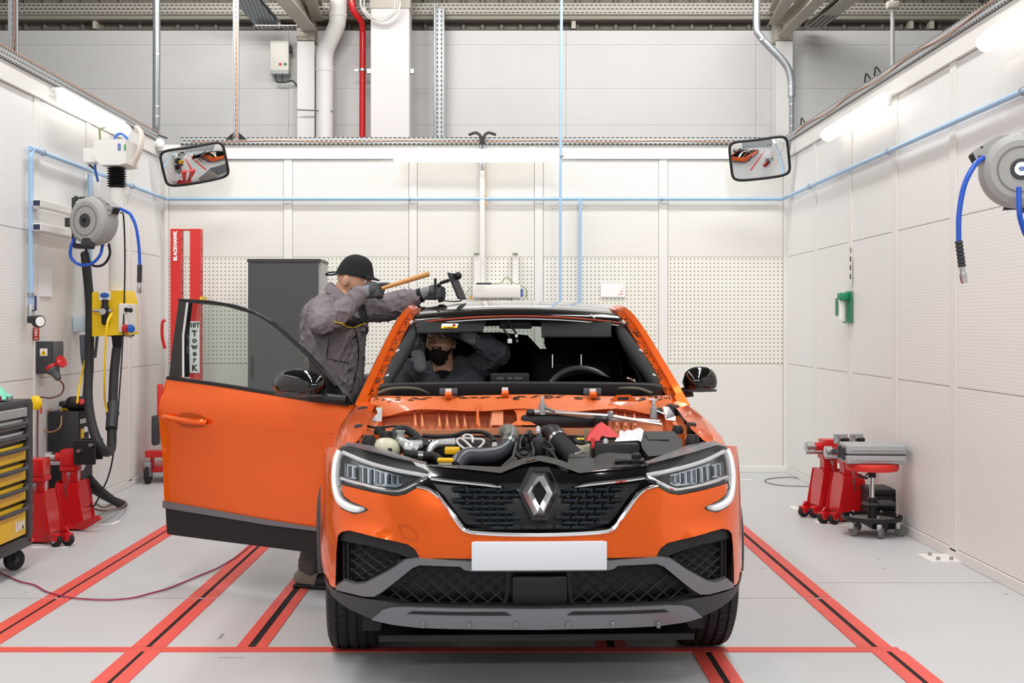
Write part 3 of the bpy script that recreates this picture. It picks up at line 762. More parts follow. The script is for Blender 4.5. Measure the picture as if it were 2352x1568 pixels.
hose('yellow_air_hose', [L_(199, 810, .12), L_(190, 850, .15), L_(182, 890, .2), L_(177, 925, .25)], .008, M_YEL, 'thin yellow air hose above the black charger cabinet', n=8)
hose('grey_hose', [L_(190, 770, .1), L_(193, 820, .12), L_(200, 860, .14), L_(198, 900, .18), L_(196, 930, .25)], .026, mat('slate_hose', '#5a5e6a', .5), 'slate grey hose running down behind the black suction hose', n=12)
hose('floor_hose', [L_(205, 1098, .25), L_(230, 1125, .3), L_(262, 1150, .33), L_(283, 1161, .32), L_(280, 1156, .22), L_(245, 1142, .2), L_(205, 1118, .15)], .03, m_vac, 'black ribbed hose curled on the floor beside the charger cabinet', n=12)
m_wire = mat('black_wire', '#1b1b1d', .5)
hose('floor_cable', [L_(206, 1150, .3), L_(216, 1168, .35), L_(250, 1172, .5), L_(283, 1163, .45), L_(288, 1152, .35), L_(270, 1152, .3), L_(240, 1165, .35), L_(218, 1155, .3)], .006, mat('brown_cable', '#7a5a45', .5), 'brown cable looped on the floor at the left wall', 'cable', 8)
blu = mat('bright_blue_tube', '#3a6fd0', .4)
MB().tube(crv([(ex(262), -.0, ez(330)), (ex(266), .0, ez(312)), (ex(278), .0, ez(307)), (ex(290), .0, ez(316)), (ex(295), .0, ez(330))], 6), .01, 8).tube(crv([(ex(240), .0, ez(352)), (ex(228), .05, ez(349)), (ex(212), .1, ez(356)), (ex(204), .15, ez(380)), (ex(206), .2, ez(410))], 6), .01, 8).build('blue_tube', blu, en)
MB().tube(crv([(ex(300), .05, ez(380)), (ex(318), .03, ez(345)), (ex(322), .05, ez(310)), (ex(310), .1, ez(290)), (ex(298), .2, ez(288))], 6), .03, 10, flat=.5).build('flexible_duct', mat('cream_duct', '#e4d8cd', .5), en)
MB().tube([(ex(240), -.1, ez(335)), (ex(238), -.1, ez(302)), at(en, L_(240, 292, .12))], .008, 8).build('power_cord', mat('olive_cable', '#7f8a52', .5), en)

# ---- second and first vertical air drops on the left wall
a3 = thing('air_drop', 'light blue air drop with valve and round gauge at the left edge', 'pipe', (L_(71, 700, .06).x, L_(71, 700, .06).y, 0))
Y3 = a3.location.y
def z3(py): return CAMH - (py - CY) * Y3 / FPX
MB().tube(crv([(0, .25, PZ), (0, .05, PZ), (0, 0, PZ - .05), (0, 0, PZ - .12)], 5) + [V((0, 0, z3(706)))], .018, 12).build('pipe', M_BLUEPIPE, a3)
MB().lathe([(.022, z3(700)), (.025, z3(702)), (.025, z3(725)), (.02, z3(727))], n=14).build('valve_body', M_ALU, a3)
MB().box((.05, -.05, z3(694)), (.012, .012, .09)).tube([(0, 0, z3(715)), (.05, -.04, z3(711)), (.052, -.05, z3(706))], .006, 6).build('valve_lever', mat('navy_lever', '#28336e', .4), a3)
MB().lathe([(.022, z3(742)), (.026, z3(740)), (.026, z3(728)), (.02, z3(726))], n=14).tube([(0, 0, z3(737)), (.06, -.05, z3(737))], .012, 10).build('tee', M_DGREY, a3)
gg = MB().lathe([(.04, 0), (.042, .004), (.042, .045), (.036, .047)], (.055, -.045, z3(738)), (.75, -.65, 0), 22).build('gauge', M_BLACK, a3)
MB().lathe([(.034, 0), (.034, .002)], V((.055, -.045, z3(738))) + V((.75, -.65, 0)).normalized() * .0472, (.75, -.65, 0), 22).build('gauge_face', M_PAPER, a3)
for py in (676, 682): MB().lathe([(.018, 0), (.025, 0), (.025, .012), (.018, .012)], (0, 0, z3(py)), n=12).build('pipe_clip', M_GALV, a3)
a4 = tag(rebase(MB().tube([L_(207, 402, .06), L_(207, 735, .06)], .017, 12).build('air_pipe_drop', M_BLUEPIPE), L_(207, 735, .06)), 'light blue pipe dropping behind the left hose reel', 'pipe')
MB().lathe([(.018, 0), (.024, 0), (.024, .03), (.018, .03)], at(a4, L_(207, 680, .06)), n=12).build('pipe_clip', M_GALV, a4)
wbx = thing('switch_box', 'pale grey switch box on the left wall above the hose reel', 'box', L_(205, 458, .0))
MB().bb((0, -.13, 0), (.13, .13, .17), .006).build('housing', M_WHITE, wbx)
MB().bb((.13, -.125, .005), (.136, .125, .165), .002, 1).build('lid', mat('pale_grey_lid', '#dcdcda', .5), wbx)
MB().tube(crv([(.06, 0, .17), (.06, -.02, .22), (.05, -.08, .25), (.03, -.1, .27)], 5), .01, 8).build('cable', M_DGREY, wbx)
for py, w in ((466, 'upper'), (521, 'lower')):
    a, b = L_(86, py, .12), L_(200, py + (18 if w == 'upper' else 12), .12)
    o = thing('mounting_rail', w + ' white mounting rail carrying the left hose reel', 'rail', (a.x, a.y, a.z), 0, 'mounting rails on the left wall')
    MB().bb((-.035, 0, -.025), (.025, b.y - a.y, .025), .003, 1).build('profile', M_WHITE, o)
    MB().bb((-.028, -.004, -.018), (.018, .004, .018)).build('end_cap', mat('dark_blue_end', '#27324f', .5), o)
    MB().bb((LX - a.x + .012, .2, -.02), (-.03, .26, .02)).build('wall_spacer', M_WHITE, o)

# ---- hose reels
def reel(label, loc, rz, badge, grip=True):
    """disc axis along local y, hose mouth at +x top"""
    t = thing('hose_reel', label, 'hose reel', loc, rz, 'retractable hose reels')
    prof = [(.02, -.11), (.17, -.11), (.205, -.085), (.218, -.04), (.222, 0), (.218, .04), (.205, .085), (.17, .11), (.02, .11)]
    MB().lathe(prof, (0, 0, 0), (0, 1, 0), 48).build('drum_case', M_REEL, t)
    for s in (-1, 1):
        ax = (0, s, 0)
        MB().lathe([(.125, .108), (.127, .114), (.135, .114), (.137, .108)], (0, 0, 0), ax, 40).build('ring_groove', mat('reel_groove', '#7a7976', .6), t)
        hbm = MB().lathe([(.01, .109), (.062, .109), (.062, .117), (.058, .121), (.01, .121)], (0, 0, 0), ax, 32).build('hub', M_DGREY, t)
        if badge: MB().lathe([(.0, .1215), (.04, .1215), (.04, .1235), (.0, .1235)], (0, 0, 0), ax, 28).build('badge', M_PAPER, hbm); MB().ball((0, s * .1238, 0), (.018, .0012, .014)).build('badge_print', mat('blue_print', '#6a83b8', .6), hbm)
        else: MB().lathe([(.012, .121), (.012, .127), (.02, .127), (.02, .121)], (0, 0, 0), ax, 24).build('hub_ring', M_BLACK, hbm)
        for k in range(3):
            a = k * 2.094 + .5
            MB().lathe([(.005, .121), (.005, .1235)], (.042 * math.cos(a), 0, .042 * math.sin(a)), ax, 8).build('screw', M_BLACK, hbm)
    # mouth: wedge at top front
    poly = [(-.05, .216), (.12, .205), (.245, .13), (.262, .115), (.235, .055), (.205, .03), (.1, .02), (.0, .1)]
    mo = MB().prism([V((a, -.055, b)) for a, b in poly], (0, .11, 0)).build('hose_mouth', M_REEL, t)
    MB().box((.243, 0, .085), (.05, .07, .06), Matrix.Rotation(R(28), 3, 'Y'), .01).build('roller_guide', M_BLACK, mo)
    for dx, dz in ((.21, .14), (.225, .085), ): MB().lathe([(.007, -.058), (.007, .058)], (dx, 0, dz), (0, 1, 0), 10).build('screw', M_BLACK, mo)
    MB().prism([V((-.03, -.112, -.155)), V((.05, -.112, -.155)), V((.07, -.112, -.222)), V((-.05, -.112, -.218))], (0, .06, 0)).build('lower_grip', M_DGREY, t)
    MB().tube(crv([(-.2, 0, .215), (-.235, 0, .205), (-.24, 0, .19), (-.24, 0, -.19), (-.235, 0, -.205), (-.2, 0, -.215), (.0, 0, -.225)], 4), .012, 8, flat=2.0).tube([(-.2, 0, .215), (-.02, 0, .215)], .01, 8).build('swing_bracket', M_DGREY, t)
    return t
rl0 = L_(216, 508, .42)
r1 = reel('grey hose reel with plain dark hub on the left wall', (rl0.x, rl0.y, rl0.z), R(-26), False)
r1.scale = (.8,) * 3
def grip(p, d, par):
    d = V(d).normalized(); pr = [(.014, 0)]
    for k in range(7): pr += [(.018, k * .018 + .002), (.018, k * .018 + .013), (.013, k * .018 + .016)]
    adopt(rebase(MB().lathe(pr, p, d, 14).build('hose_grip', M_DGREY), p), par)
    adopt(rebase(MB().lathe([(.013, .126), (.013, .15), (.017, .155), (.017, .19), (.012, .2)], p, d, 14).build('hose_coupling', M_STEEL), p), par)
ys = rl0.y
adopt(hose('blue_hose', [W(276, 479, ys - .1), W(292, 487, ys - .13), W(300, 493, ys - .14), W(312, 520, ys - .15), W(319, 565, ys - .15), W(321, 608, ys - .15)], .011, M_BLUEHOSE, 'blue hose drooping out of the left hose reel'), r1)
grip(W(321, 608, ys - .15), (-.02, 0, -1), r1)
adopt(hose('blue_hose', [W(180, 535, ys + .05), W(165, 560, ys), W(163, 590, ys), W(185, 608, ys), W(212, 604, ys), W(230, 585, ys), W(236, 562, ys + .05)], .011, M_BLUEHOSE, 'blue hose looping beneath the left hose reel'), r1)
adopt(hose('black_loop_hose', [W(250, 560, ys + .05), W(252, 585, ys + .02), W(238, 607, ys + .02), W(215, 610, ys + .02), W(200, 590, ys + .02), W(198, 570, ys + .05)], .009, M_BLACKR, 'black hose looping beneath the left hose reel'), r1)
adopt(hose('reel_cable', [L_(277, 488, .5), L_(284, 500, .55), L_(287, 600, .5), L_(283, 760, .5), L_(273, 920, .5), L_(262, 1030, .5), L_(250, 1090, .5), L_(228, 1140, .45), L_(214, 1163, .4), L_(205, 1150, .35)], .006, m_wire, 'thin black cable hanging from the left hose reel to the floor', 'cable', 8), r1)
rr0 = W(2338, 393, 6.05)
r2 = reel('grey hose reel with a round white badge at the right edge', rr0, R(180 - 12), True)
r2.scale = (.8,) * 3
yr = rr0.y
adopt(hose('blue_hose', [W(2258, 362, yr - .02), W(2238, 380, yr - .06), W(2215, 425, yr - .08), W(2203, 490, yr - .08), W(2202, 555, yr - .08)], .0125, M_BLUEHOSE, 'blue hose drooping out of the right hose reel'), r2)
grip(W(2202, 553, yr - .08), (.13, 0, -1), r2)
adopt(hose('blue_hose', [W(2340, 430, yr - .14), W(2341, 480, yr - .15), W(2346, 510, yr - .14), W(2362, 545, yr - .1), W(2395, 540, yr)], .0125, M_BLUEHOSE, 'blue hose hanging below the badge of the right hose reel'), r2)
MB().bb((-.28, -.04, -.05), (-.24, .04, .05), .005).build('wall_arm', M_DGREY, r2)
MB().bb((-.32, -.03, -.04), (-.23, .03, .04), .003).build('wall_arm', M_DGREY, r1)

# ---- small things on the left wall
nl = tag(rebase(MB().bb(L_(88, 680, .014), L_(118, 680, .018) + V((.004, 0, .2))).build('notice', M_PAPER), L_(100, 680, .014)), 'white printed notice on the left wall above the E1 sign', 'notice')
for i in range(3):
    a, b = L_(108, 634 + 9 * i, .0195), L_(117, 640 + 9 * i, .0195)
    MB().bb(at(nl, a), at(nl, b) + V((.001, 0, 0))).build('print', mat('plum_print', '#8a5f66', .6), nl)
e1 = tag(rebase(MB().bb(L_(76.5, 781, .02), L_(89, 752, .02) + V((.004, 0, 0))).build('sign', M_RED), L_(83, 781, .02)), 'red E1 sign on the left wall above the dark plug box', 'sign')
cE = at(e1, L_(83, 766, .0255)); text_mesh('lettering', 'E1', .05, frame(cE, (0, 1, 0), (1, 0, 0)), M_TXTW, e1, .001, bold=.002)
for py in (756, 777): MB().bb(at(e1, L_(79, py + 1, .0255)), at(e1, L_(87, py - 1, .0255)) + V((.001, 0, 0))).build('print', M_TXTW, e1)
jb = thing('plug_box', 'dark grey power box with a yellow warning triangle on the left wall', 'power box', L_(97, 858, .0))
gq = lambda px, py, off: at(jb, L_(px, py, off))
Yj = 9.17
def jx(px): return (px - CX) * (Yj - .1) / FPX - jb.location.x
def jz(py): return CAMH - (py - CY) * (Yj - .1) / FPX - jb.location.z
MB().bb((.012, Yj - .1 - jb.location.y, jz(858)), (jx(118), Yj + .08 - jb.location.y, jz(784)), .006).build('housing', M_DGREY, jb)
MB().bb((jx(110), Yj - .08 - jb.location.y, jz(835)), (jx(127), Yj + .08 - jb.location.y, jz(784)), .01).build('switch_cover', mat('mid_grey_plastic', '#55565a', .5), jb)
ws = MB().bb((jx(92), Yj - .103 - jb.location.y, jz(817)), (jx(109), Yj - .1 - jb.location.y, jz(800))).build('warning_plate', M_PAPER, jb)
yy = Yj - .1045 - jb.location.y
MB().prism([V((jx(93), yy, jz(815))), V((jx(108), yy, jz(815))), V((jx(100.5), yy, jz(801.5)))], (0, .001, 0)).build('warning_triangle', M_YEL, jb)
MB().prism([V((jx(101.5), yy - .001, jz(805))), V((jx(98.5), yy - .001, jz(811))), V((jx(100.5), yy - .001, jz(811))), V((jx(99.5), yy - .001, jz(814.5))), V((jx(102.5), yy - .001, jz(809.5))), V((jx(100.7), yy - .001, jz(809.5)))], (0, .0008, 0)).build('bolt_symbol', M_INK, jb)
pd = V((.55, -.25, -.75)).normalized(); p0 = V((jx(113), Yj - .06 - jb.location.y, jz(842)))
pg = MB().lathe([(.038, -.03), (.045, 0), (.045, .04), (.03, .06), (.026, .1), (.018, .115)], p0, pd, 20).build('plug', mat('mid_grey_plastic', '#55565a', .5), jb)
MB().lathe([(.046, .0), (.049, .004), (.049, .022), (.046, .026)], p0, pd, 20).build('red_ring', M_RED, pg)
MB().lathe([(.03, 0), (.045, .01), (.045, .02), (.02, .028)], p0 + V((.07, -.02, .03)), (.8, -.4, .4), 18).build('red_cap', M_RED, pg)
tip = L_(97, 858, 0) + p0 + pd * .115
hose('plug_cable', [tip, L_(146, 885, .2), L_(140, 905, .18), L_(115, 914, .12), L_(95, 912, .08), L_(88, 925, .05), L_(86, 990, .04), L_(86, 1060, .05)], .006, mat('maroon_cable', '#6b3f44', .5), 'maroon cable hanging from the plug of the power box', 'cable', 8)
tg = tag(rebase(MB().ball(L_(82, 925, .1), (.045, .03, .052), 18, 10).build('yellow_tag', M_YEL), L_(82, 937, .1)), 'round yellow tag hanging on the left wall', 'tag')
tg2 = tag(rebase(MB().bb(L_(92, 950, .1), L_(99, 932, .1) + V((0, -.02, 0)), .004).build('red_tag', mat('orange_red', '#e2492b', .5), None), L_(95, 950, .1)), 'small orange-red padlock tag beside the yellow tag', 'tag')
MB().tube(crv([(0.0, -.01, .03), (-.01, -.01, .07), (.02, -.01, .1)], 5), .003, 6).build('shackle', M_STEEL, tg2)
sb = thing('wall_socket', 'pale blue wall socket box with a round plug on the left wall', 'socket', L_(172, 762, 0))
MB().bb((.014, -.1, 0), (.12, .07, .125), .008).build('housing', mat('pale_blue_plastic', '#c3d3de', .5), sb)
MB().lathe([(.06, 0), (.065, .02), (.05, .045), (.03, .05)], (.12, -.02, .07), (1, -.2, 0), 20).build('plug', mat('grey_green_plastic', '#6b7a76', .5), sb)
MB().tube(crv([(.16, -.02, .05), (.18, -.02, -.0), (.17, .0, -.08), (.15, .02, -.2)], 5), .012, 8).build('cord', mat('slate_hose', '#5a5e6a', .5), sb)

# ---- charger cabinet
cg0 = 9.3
cg = thing('charger_cabinet', 'black floor-standing charger cabinet with warning labels at the left wall', 'charger', (W(139, 0, cg0).x, cg0, 0))
gx0, gx1 = W(98, 0, cg0).x - cg.location.x, W(181, 0, cg0).x - cg.location.x
gx0 = max(gx0, LX + .025 - cg.location.x)
top = W(0, 945, cg0).z
m_ch = mat('black_steel', '#26262a', .5, noise_amt=.06, noise_scale=40)
MB().bb((gx0, 0, 0), (gx1, .3, top), .006).build('body', m_ch, cg)
pn = MB().bb((gx1, .02, .03), (gx1 + .004, .295, top - .01)).build('side_panel', m_ch, cg)
text_mesh('lettering', 'BLACK', .042, frame((gx1 + .006, .08, top - .075), (0, 1, 0), (1, 0, 0)), M_TXTW, pn, .001, bold=.002)
MB().bb((gx1 + .004, .15, top - .098), (gx1 + .0055, .295, top - .055)).build('red_band', M_RED, pn)
text_mesh('lettering', 'HAWK', .038, frame((gx1 + .0068, .222, top - .076), (0, 1, 0), (1, 0, 0)), M_TXTW, pn, .001, bold=.002)
for y0_, y1_, za, zb, m in ((.03, .1, .13, .2, M_YEL), (.1, .23, .12, .16, M_PAPER), (.21, .295, .12, .28, M_PAPER), (.03, .2, .205, .225, M_RED), (.03, .1, .23, .3, M_YEL), (.11, .2, .23, .28, M_PAPER)):
    MB().bb((gx1 + .004, y0_, top - zb), (gx1 + .0055, y1_, top - za)).build('warning_label', m, pn)
MB().bb((gx0 + .05, .12, top), (gx0 + .13, .2, top + .025), .004).build('yellow_switch', M_YEL, cg)
MB().bb((gx0 + .055, .125, top + .025), (gx0 + .125, .195, top + .034), .003).build('red_switch_cap', M_RED, cg)
st_ = tag(rebase(MB().box((0, 0, .05), (.16, .12, .1), Matrix.Rotation(R(15), 3, 'Z'), .035, 4).box((-.07, -.04, .045), (.1, .05, .05), Matrix.Rotation(R(25), 3, 'Z'), .02, 3).build('scan_tool', M_BLACK), (0, 0, 0)), 'black handheld device with a red button on the charger cabinet', 'device')
st_.location = (W(178, 0, cg0 + .15).x, cg0 + .15, top + .002)
MB().lathe([(.02, 0), (.024, .02), (.018, .03)], (.05, -.055, .06), (.3, -1, .2), 14).build('red_button', M_RED, st_)
hose('device_lead', [V(st_.location) + V((-.1, -.06, .04)), W(140, 975, cg0 - .06), W(125, 990, cg0 - .06), W(105, 990, cg0 - .05), W(96, 970, cg0 - .04), W(98, 950, cg0 - .02), W(118, 938, cg0 + .05)], .006, mat('tan_cable', '#a87f56', .5), 'tan lead looping over the front of the charger cabinet', 'cable', 8)

# ---- red jack stands
def jack_stand(label, px, py, flip, h, top_part, rz=0.0, wheels=True):
    Y = FPX * CAMH / (py - CY); p = W(px, py, Y)
    t = thing('jack_stand', label, 'jack stand', (p.x, Y, 0), rz, 'red jack stands')
    f = flip
    MB().bb((-.11, -.02, .012), (.11, .3, .035), .003, 1).build('base_plate', M_RED, t)
    # tapered skirt plates
    MB().prism([V((-.125, .0, .03)), V((.125, .0, .03)), V((.075, .0, .33)), V((-.075, .0, .33))], (0, .012, 0)).build('front_plate', M_RED, t)
    MB().prism([V((-.125, .25, .03)), V((.125, .25, .03)), V((.075, .25, .33)), V((-.075, .25, .33))], (0, .012, 0)).build('rear_plate', M_RED, t)
    for s in (-1, 1):
        MB().prism([V((s * .1, -.02, .03)), V((s * .1, .28, .03)), V((s * .065, .21, .34)), V((s * .065, .03, .34))], (s * .01, 0, 0)).build('side_plate', M_RED, t)
    MB().bb((-.052, .06, .1), (.052, .16, h - .1), .004, 1).build('inner_post', M_RED, t)
    MB().bb((-.065, .045, h - .15), (.065, .175, h - .115), .004, 1).build('collar', M_RED, t)
    MB().bb((-.058, .04, h - .115), (.058, .18, h), .006).build('head', M_RED, t)
    hs = MB().lathe([(.035, 0), (.035, .05), (.03, .05)], (-.058 * 1, .11, h - .06), (-1, 0, 0), 18).build('side_boss', M_RED, t)
    MB().lathe([(.022, .05), (.022, .075), (.042, .075), (.042, .12), (.03, .125)], (-.058, .11, h - .06), (-1, 0, 0), 18).build('clamp_jaw', M_STEEL, hs)
    MB().bb((-.19, .06, h - .11), (-.06, .09, h - .085), .004, 1).build('clamp_bar', M_STEEL, hs)
    text_mesh('lettering', 'HAWK', .05, frame((.0535, .11, .36), (0, 0, 1), (1, 0, 0)), M_TXTW, t, .001, bold=.002)
    MB().lathe([(.013, 0), (.013, .012)], (.0, .058, h - .17), (0, -1, 0), 12).build('lock_pin', M_STEEL, t)
    ch_ = MB()
    for k in range(9):
        z = h - .18 - .018 * k
        ch_.tube([V((.005 * math.sin(k) +   .008 * math.cos(a), -.006 + (.04 if k < 3 else 0), z + .012 * math.sin(a))) for a in [i * math.pi / 4 for i in range(8)]], .0022, 5, closed=True)
    ch_.build('chain', M_STEEL, t)
    # wheeled foot at the side
    ft = MB().prism([V((f * .06, -.02, .012)), V((f * .14, -.035, .012)), V((f * .27, -.09, .09)), V((f * .25, -.09, .12)), V((f * .08, -.04, .055))], (0, .03, 0)).build('axle_bracket', M_RED, t)
    for dx, dy in ((.20, -.125), (.265, -.085)) if wheels else ():
        MB().lathe([(.022, -.02), (.036, -.02), (.04, -.012), (.04, .012), (.036, .02), (.022, .02)], (f * dx, dy, .042), (f * .35, 1, 0), 20).build('wheel', M_BLACKR, ft)
        MB().lathe([(.016, -.03), (.016, -.02)], (f * dx, dy, .042), (f * .35, 1, 0), 12).build('axle_bolt', M_STEEL, ft)
        MB().box((f * dx, dy - .002, .06), (.05, .06, .05), Matrix.Rotation(R(-20 * f), 3, 'Z'), .006).build('fork', M_RED, ft)
    if top_part:
        cl_ = MB().bb((.05, .0, h - .1), (.2, .03, h + .07), .004, 1).bb((.05, .16, h - .08), (.2, .19, h + .07), .004, 1).bb((.06, .03, h + .0), (.08, .16, h + .06)).build('clamp_head', M_BLACK, t)
        for dz in (.0, .04): MB().lathe([(.012, 0), (.012, .05)], (.1 + dz * 2, .0, h + dz), (0, -1, 0), 10).build('bolt', M_STEEL, cl_)
        MB().lathe([(.05, 0), (.05, .03), (.03, .035)], (.058, .11, h - .1), (1, 0, -.2), 20).build('disc', M_STEEL, t)
    return t
jack_stand('red jack stand with a black clamp head beside the charger cabinet', 152, 1218, 1, .56, True, 0, False)
js2 = jack_stand('red jack stand half hidden behind the yellow tool trolley', 74, 1248, 1, .55, False)
jack_stand('red jack stand on the right, the one farther left behind the stool', 1915, 1182, -1, .565, False, R(6))
js4 = jack_stand('red jack stand on the right, directly behind the stool', 1962, 1197, -1, .56, False, R(6))

# ---- yellow tool trolley, cut by the left edge
tt = thing('tool_trolley', 'yellow and grey tool trolley with drawers at the left edge', 'tool trolley', (-2.81, 7.60, 0))
X1 = .175; XT0 = -.5
tz_ = lambda py, Y=7.45: CAMH - (py - CY) * Y / FPX
# its drawer front faces the room (right) and towards the camera; turn the body so both show
tt.rotation_euler = (0, 0, R(90))
DW = .68
m_tb = mat('trolley_black', '#2b2b2f', .45)
MB().bb((-DW, .0, .19), (0, .45, .985), .008).bb((-.09, -.03, .19), (0, .02, .985), .01).build('cabinet_body', m_tb, tt)
MB().bb((-DW - .01, -.02, .955), (.012, .46, 1.0), .008).build('top_tray', M_DGREY, tt)
MB().bb((-DW + .02, -.026, .9), (-.03, -.0, .955), .004, 1).build('front_apron', M_GREYCASE, tt)
z = .89
for k, (hh, m) in enumerate(((.06, M_GREYCASE), (.06, M_GREYCASE), (.105, M_YEL), (.105, M_YEL), (.105, M_YEL), (.19, M_YEL))):
    d = MB().bb((-DW + .025, -.024, z - hh + .008), (-.1, .0, z), .006).build('drawer', m, tt)
    hd_ = MB().tube(crv([(-DW + .08, -.028, z - .02), (-DW + .1, -.052, z - .022), (-.2, -.052, z - .022), (-.16, -.05, z - .012), (-.125, -.028, z - .006)], 4), .013, 8).bb((-.16, -.05, z - .03), (-.13, -.024, z - .01)).build('handle', M_DGREY, d)
    if k == 5: text_mesh('lettering', 'SAM', .075, frame((-.2, -.0255, z - .12), (1, 0, 0), (0, -1, 0)), M_TXTW, d, .001, bold=.004)
    z -= hh + .012
MB().bb((-DW - .01, -.02, .13), (.01, .46, .2), .008).build('base_frame', M_DGREY, tt)
MB().bb((-.02, -.028, .15), (.014, .04, .175), .004, 1).build('red_corner', M_RED, tt)
for x, y in ((-.09, .05), (-DW + .06, .05), (-.09, .4), (-DW + .06, .4)):
    w = MB().lathe([(.03, -.02), (.056, -.02), (.062, -.012), (.062, .012), (.056, .02), (.03, .02)], (x, y, .062), (.8, 1, 0), 24).build('caster_wheel', M_BLACKR, tt)
    MB().lathe([(.02, -.024), (.02, .024)], (x, y, .062), (.8, 1, 0), 14).build('hub', M_DGREY, w)
    MB().bb((x - .03, y - .02, .06), (x - .022, y + .02, .14)).bb((x + .022, y - .02, .06), (x + .03, y + .02, .14)).bb((x - .03, y - .025, .122), (x + .03, y + .025, .14)).build('fork', M_BLACK, w)
cm = MB()
for i in range(14):
    for j in range(14): pass
rows = []
for j in range(15):
    rows.append([V(((i - 7) * .014 + .008 * math.sin(j * .8), (j - 7) * .011, max(.0, .07 - .0011 * ((i - 7) ** 2 + (j - 7) ** 2)) + .02 * noise.noise(V((i * .35, j * .35, 2))) + .012)) for i in range(15)])
cm.grid(rows); cm.grid([[p - V((0, 0, .006)) for p in r] for r in rows])
cloth = tag(cm.build('cleaning_cloth', mat('teal_cloth', '#7fcfb4', .9, bump=.3, bump_scale=150), recalc=False), 'crumpled teal cleaning cloth on top of the tool trolley', 'cloth')
cloth.location = (-2.92, 7.33, 1.002)
gv = tag(MB().box((0, 0, .02), (.09, .05, .04), None, .015).build('red_rag', mat('dark_red_cloth', '#8e2b2f', .9)), 'dark red item beside the teal cloth on the trolley', 'rag')
gv.location = (-2.86, 7.2, 1.002)

# ---- right wall: first-aid / eyewash, sticker
ey = thing('eyewash_station', 'green and white eyewash station on the right wall', 'eyewash', R_(1957, 742, .0))
zt = lambda py, px=1957: R_(px, py, 0).z - ey.location.z
MB().bb((-.022, -.09, 0), (-.03, .09, zt(668)), .004, 1).bb((-.05, -.09, 0), (-.022, .09, .015)).build('backboard', mat('first_aid_green', '#1f8a5f', .45), ey)
MB().tube([(-.075, .03, .03), (-.075, .03, .19)], [.035, .035], 18).tube([(-.075, .03, .19), (-.075, .03, .235)], [.02, .012], 14).build('bottle', mat('clear_white_plastic', '#eef2ee', .3), ey)
MB().bb((-.12, -.0, .06), (-.112, .06, .2), .004, 1).build('strap', mat('first_aid_green', '#1f8a5f', .45), ey)
MB().bb((-.1, -.04, zt(690)), (-.03, .08, zt(672)), .01).build('green_cap', mat('first_aid_green', '#1f8a5f', .45), ey)
tag(rebase(MB().bb(R_(1957, 655, .022), R_(1957, 589, .022) + V((-.003, .055, 0))).build('strip_sticker', mat('grey_label', '#e3e1dc', .6)), R_(1957, 655, .02)), 'narrow pale sticker strip above the eyewash station', 'sticker')
o = bpy.data.objects['strip_sticker']
for k in range(4): MB().bb((-.005, .012, .05 + .07 * k), (-.0035, .042, .09 + .07 * k)).build('print', mat('grey_print', '#8a8a88', .6), o)

# ---- stool, grey case, black boxes
s0Y = FPX * CAMH / (1228 - CY); s0 = W(2003, 1228, s0Y)
so = thing('work_stool', 'rolling work stool with a red padded seat on the right', 'stool', (s0.x, s0Y, 0))
k_ = s0Y / FPX
def szz(py): return CAMH - (py - CY) * k_
sr = 68 * k_
MB().lathe([(.0, szz(1079)), (.1, szz(1080)), (.17, szz(1079)), (.178, szz(1072)), (.178, szz(1066)), (.172, szz(1062)), (0, szz(1062))], n=40).build('seat', mat('red_vinyl', '#d9322b', .5), so)
MB().lathe([(.026, szz(1096)), (.026, szz(1080))], n=20).build('seat_collar', M_BLACK, so)
MB().lathe([(.016, szz(1145)), (.016, szz(1095))], n=18).build('gas_rod', M_CHROME, so)
MB().lathe([(.03, .1), (.03, szz(1146)), (.034, szz(1146)), (.034, szz(1143)), (.026, szz(1142))], n=22).build('column', M_BLACK, so)
MB().lathe([(.0, .105), (.19, .105), (.2, .112), (.2, .135), (.195, .135), (.192, .115), (0, .112)], n=44).build('base_tray', M_BLACK, so)
MB().lathe([(.15, .1135), (.15, .1155), (.0, .1155)], n=36).build('tray_mat', mat('grey_metal_tray', '#8c8a86', .5, .3), so)
MB().bb((-.06, -.05, szz(1160)), (.14, .05, szz(1153)), .006).bb((.03, -.06, szz(1160)), (.15, .06, szz(1150)), .008).build('tool_shelf', M_DGREY, so)
MB().tube([(-.02, -.02, szz(1083)), (-.06, -.06, szz(1089))], .005, 8).box((-.085, -.075, szz(1092)), (.07, .03, .016), Matrix.Rotation(R(15), 3, 'Y'), .006).build('height_lever', M_BLACK, so)
for k in range(5):
    a = k * 2 * math.pi / 5 + R(-92); cx_, cy_ = .165 * math.cos(a), .165 * math.sin(a)
    w = MB().lathe([(.015, -.012), (.034, -.012), (.038, -.006), (.038, .006), (.034, .012), (.015, .012)], (cx_ + .02, cy_, .038), (math.sin(a + 1.1), math.cos(a + .4), 0), 20).build('caster_wheel', mat('grey_rubber', '#6e6e70', .6), so)
    MB().box((cx_ + .006, cy_, .074), (.03, .03, .05), None, .006).build('fork', M_STEEL, w)
    MB().lathe([(.008, .135), (.008, .145), (.004, .15)], (cx_, cy_, 0), n=10).build('mount_bolt', M_STEEL, w)
gc = thing('tool_case', 'light grey plastic tool case lying on the red stool', 'tool case', (W(2004, 0, s0Y).x, s0Y, szz(1062)), R(-4))
hh = (1062 - 1018) * k_
m_gc = M_GREYCASE
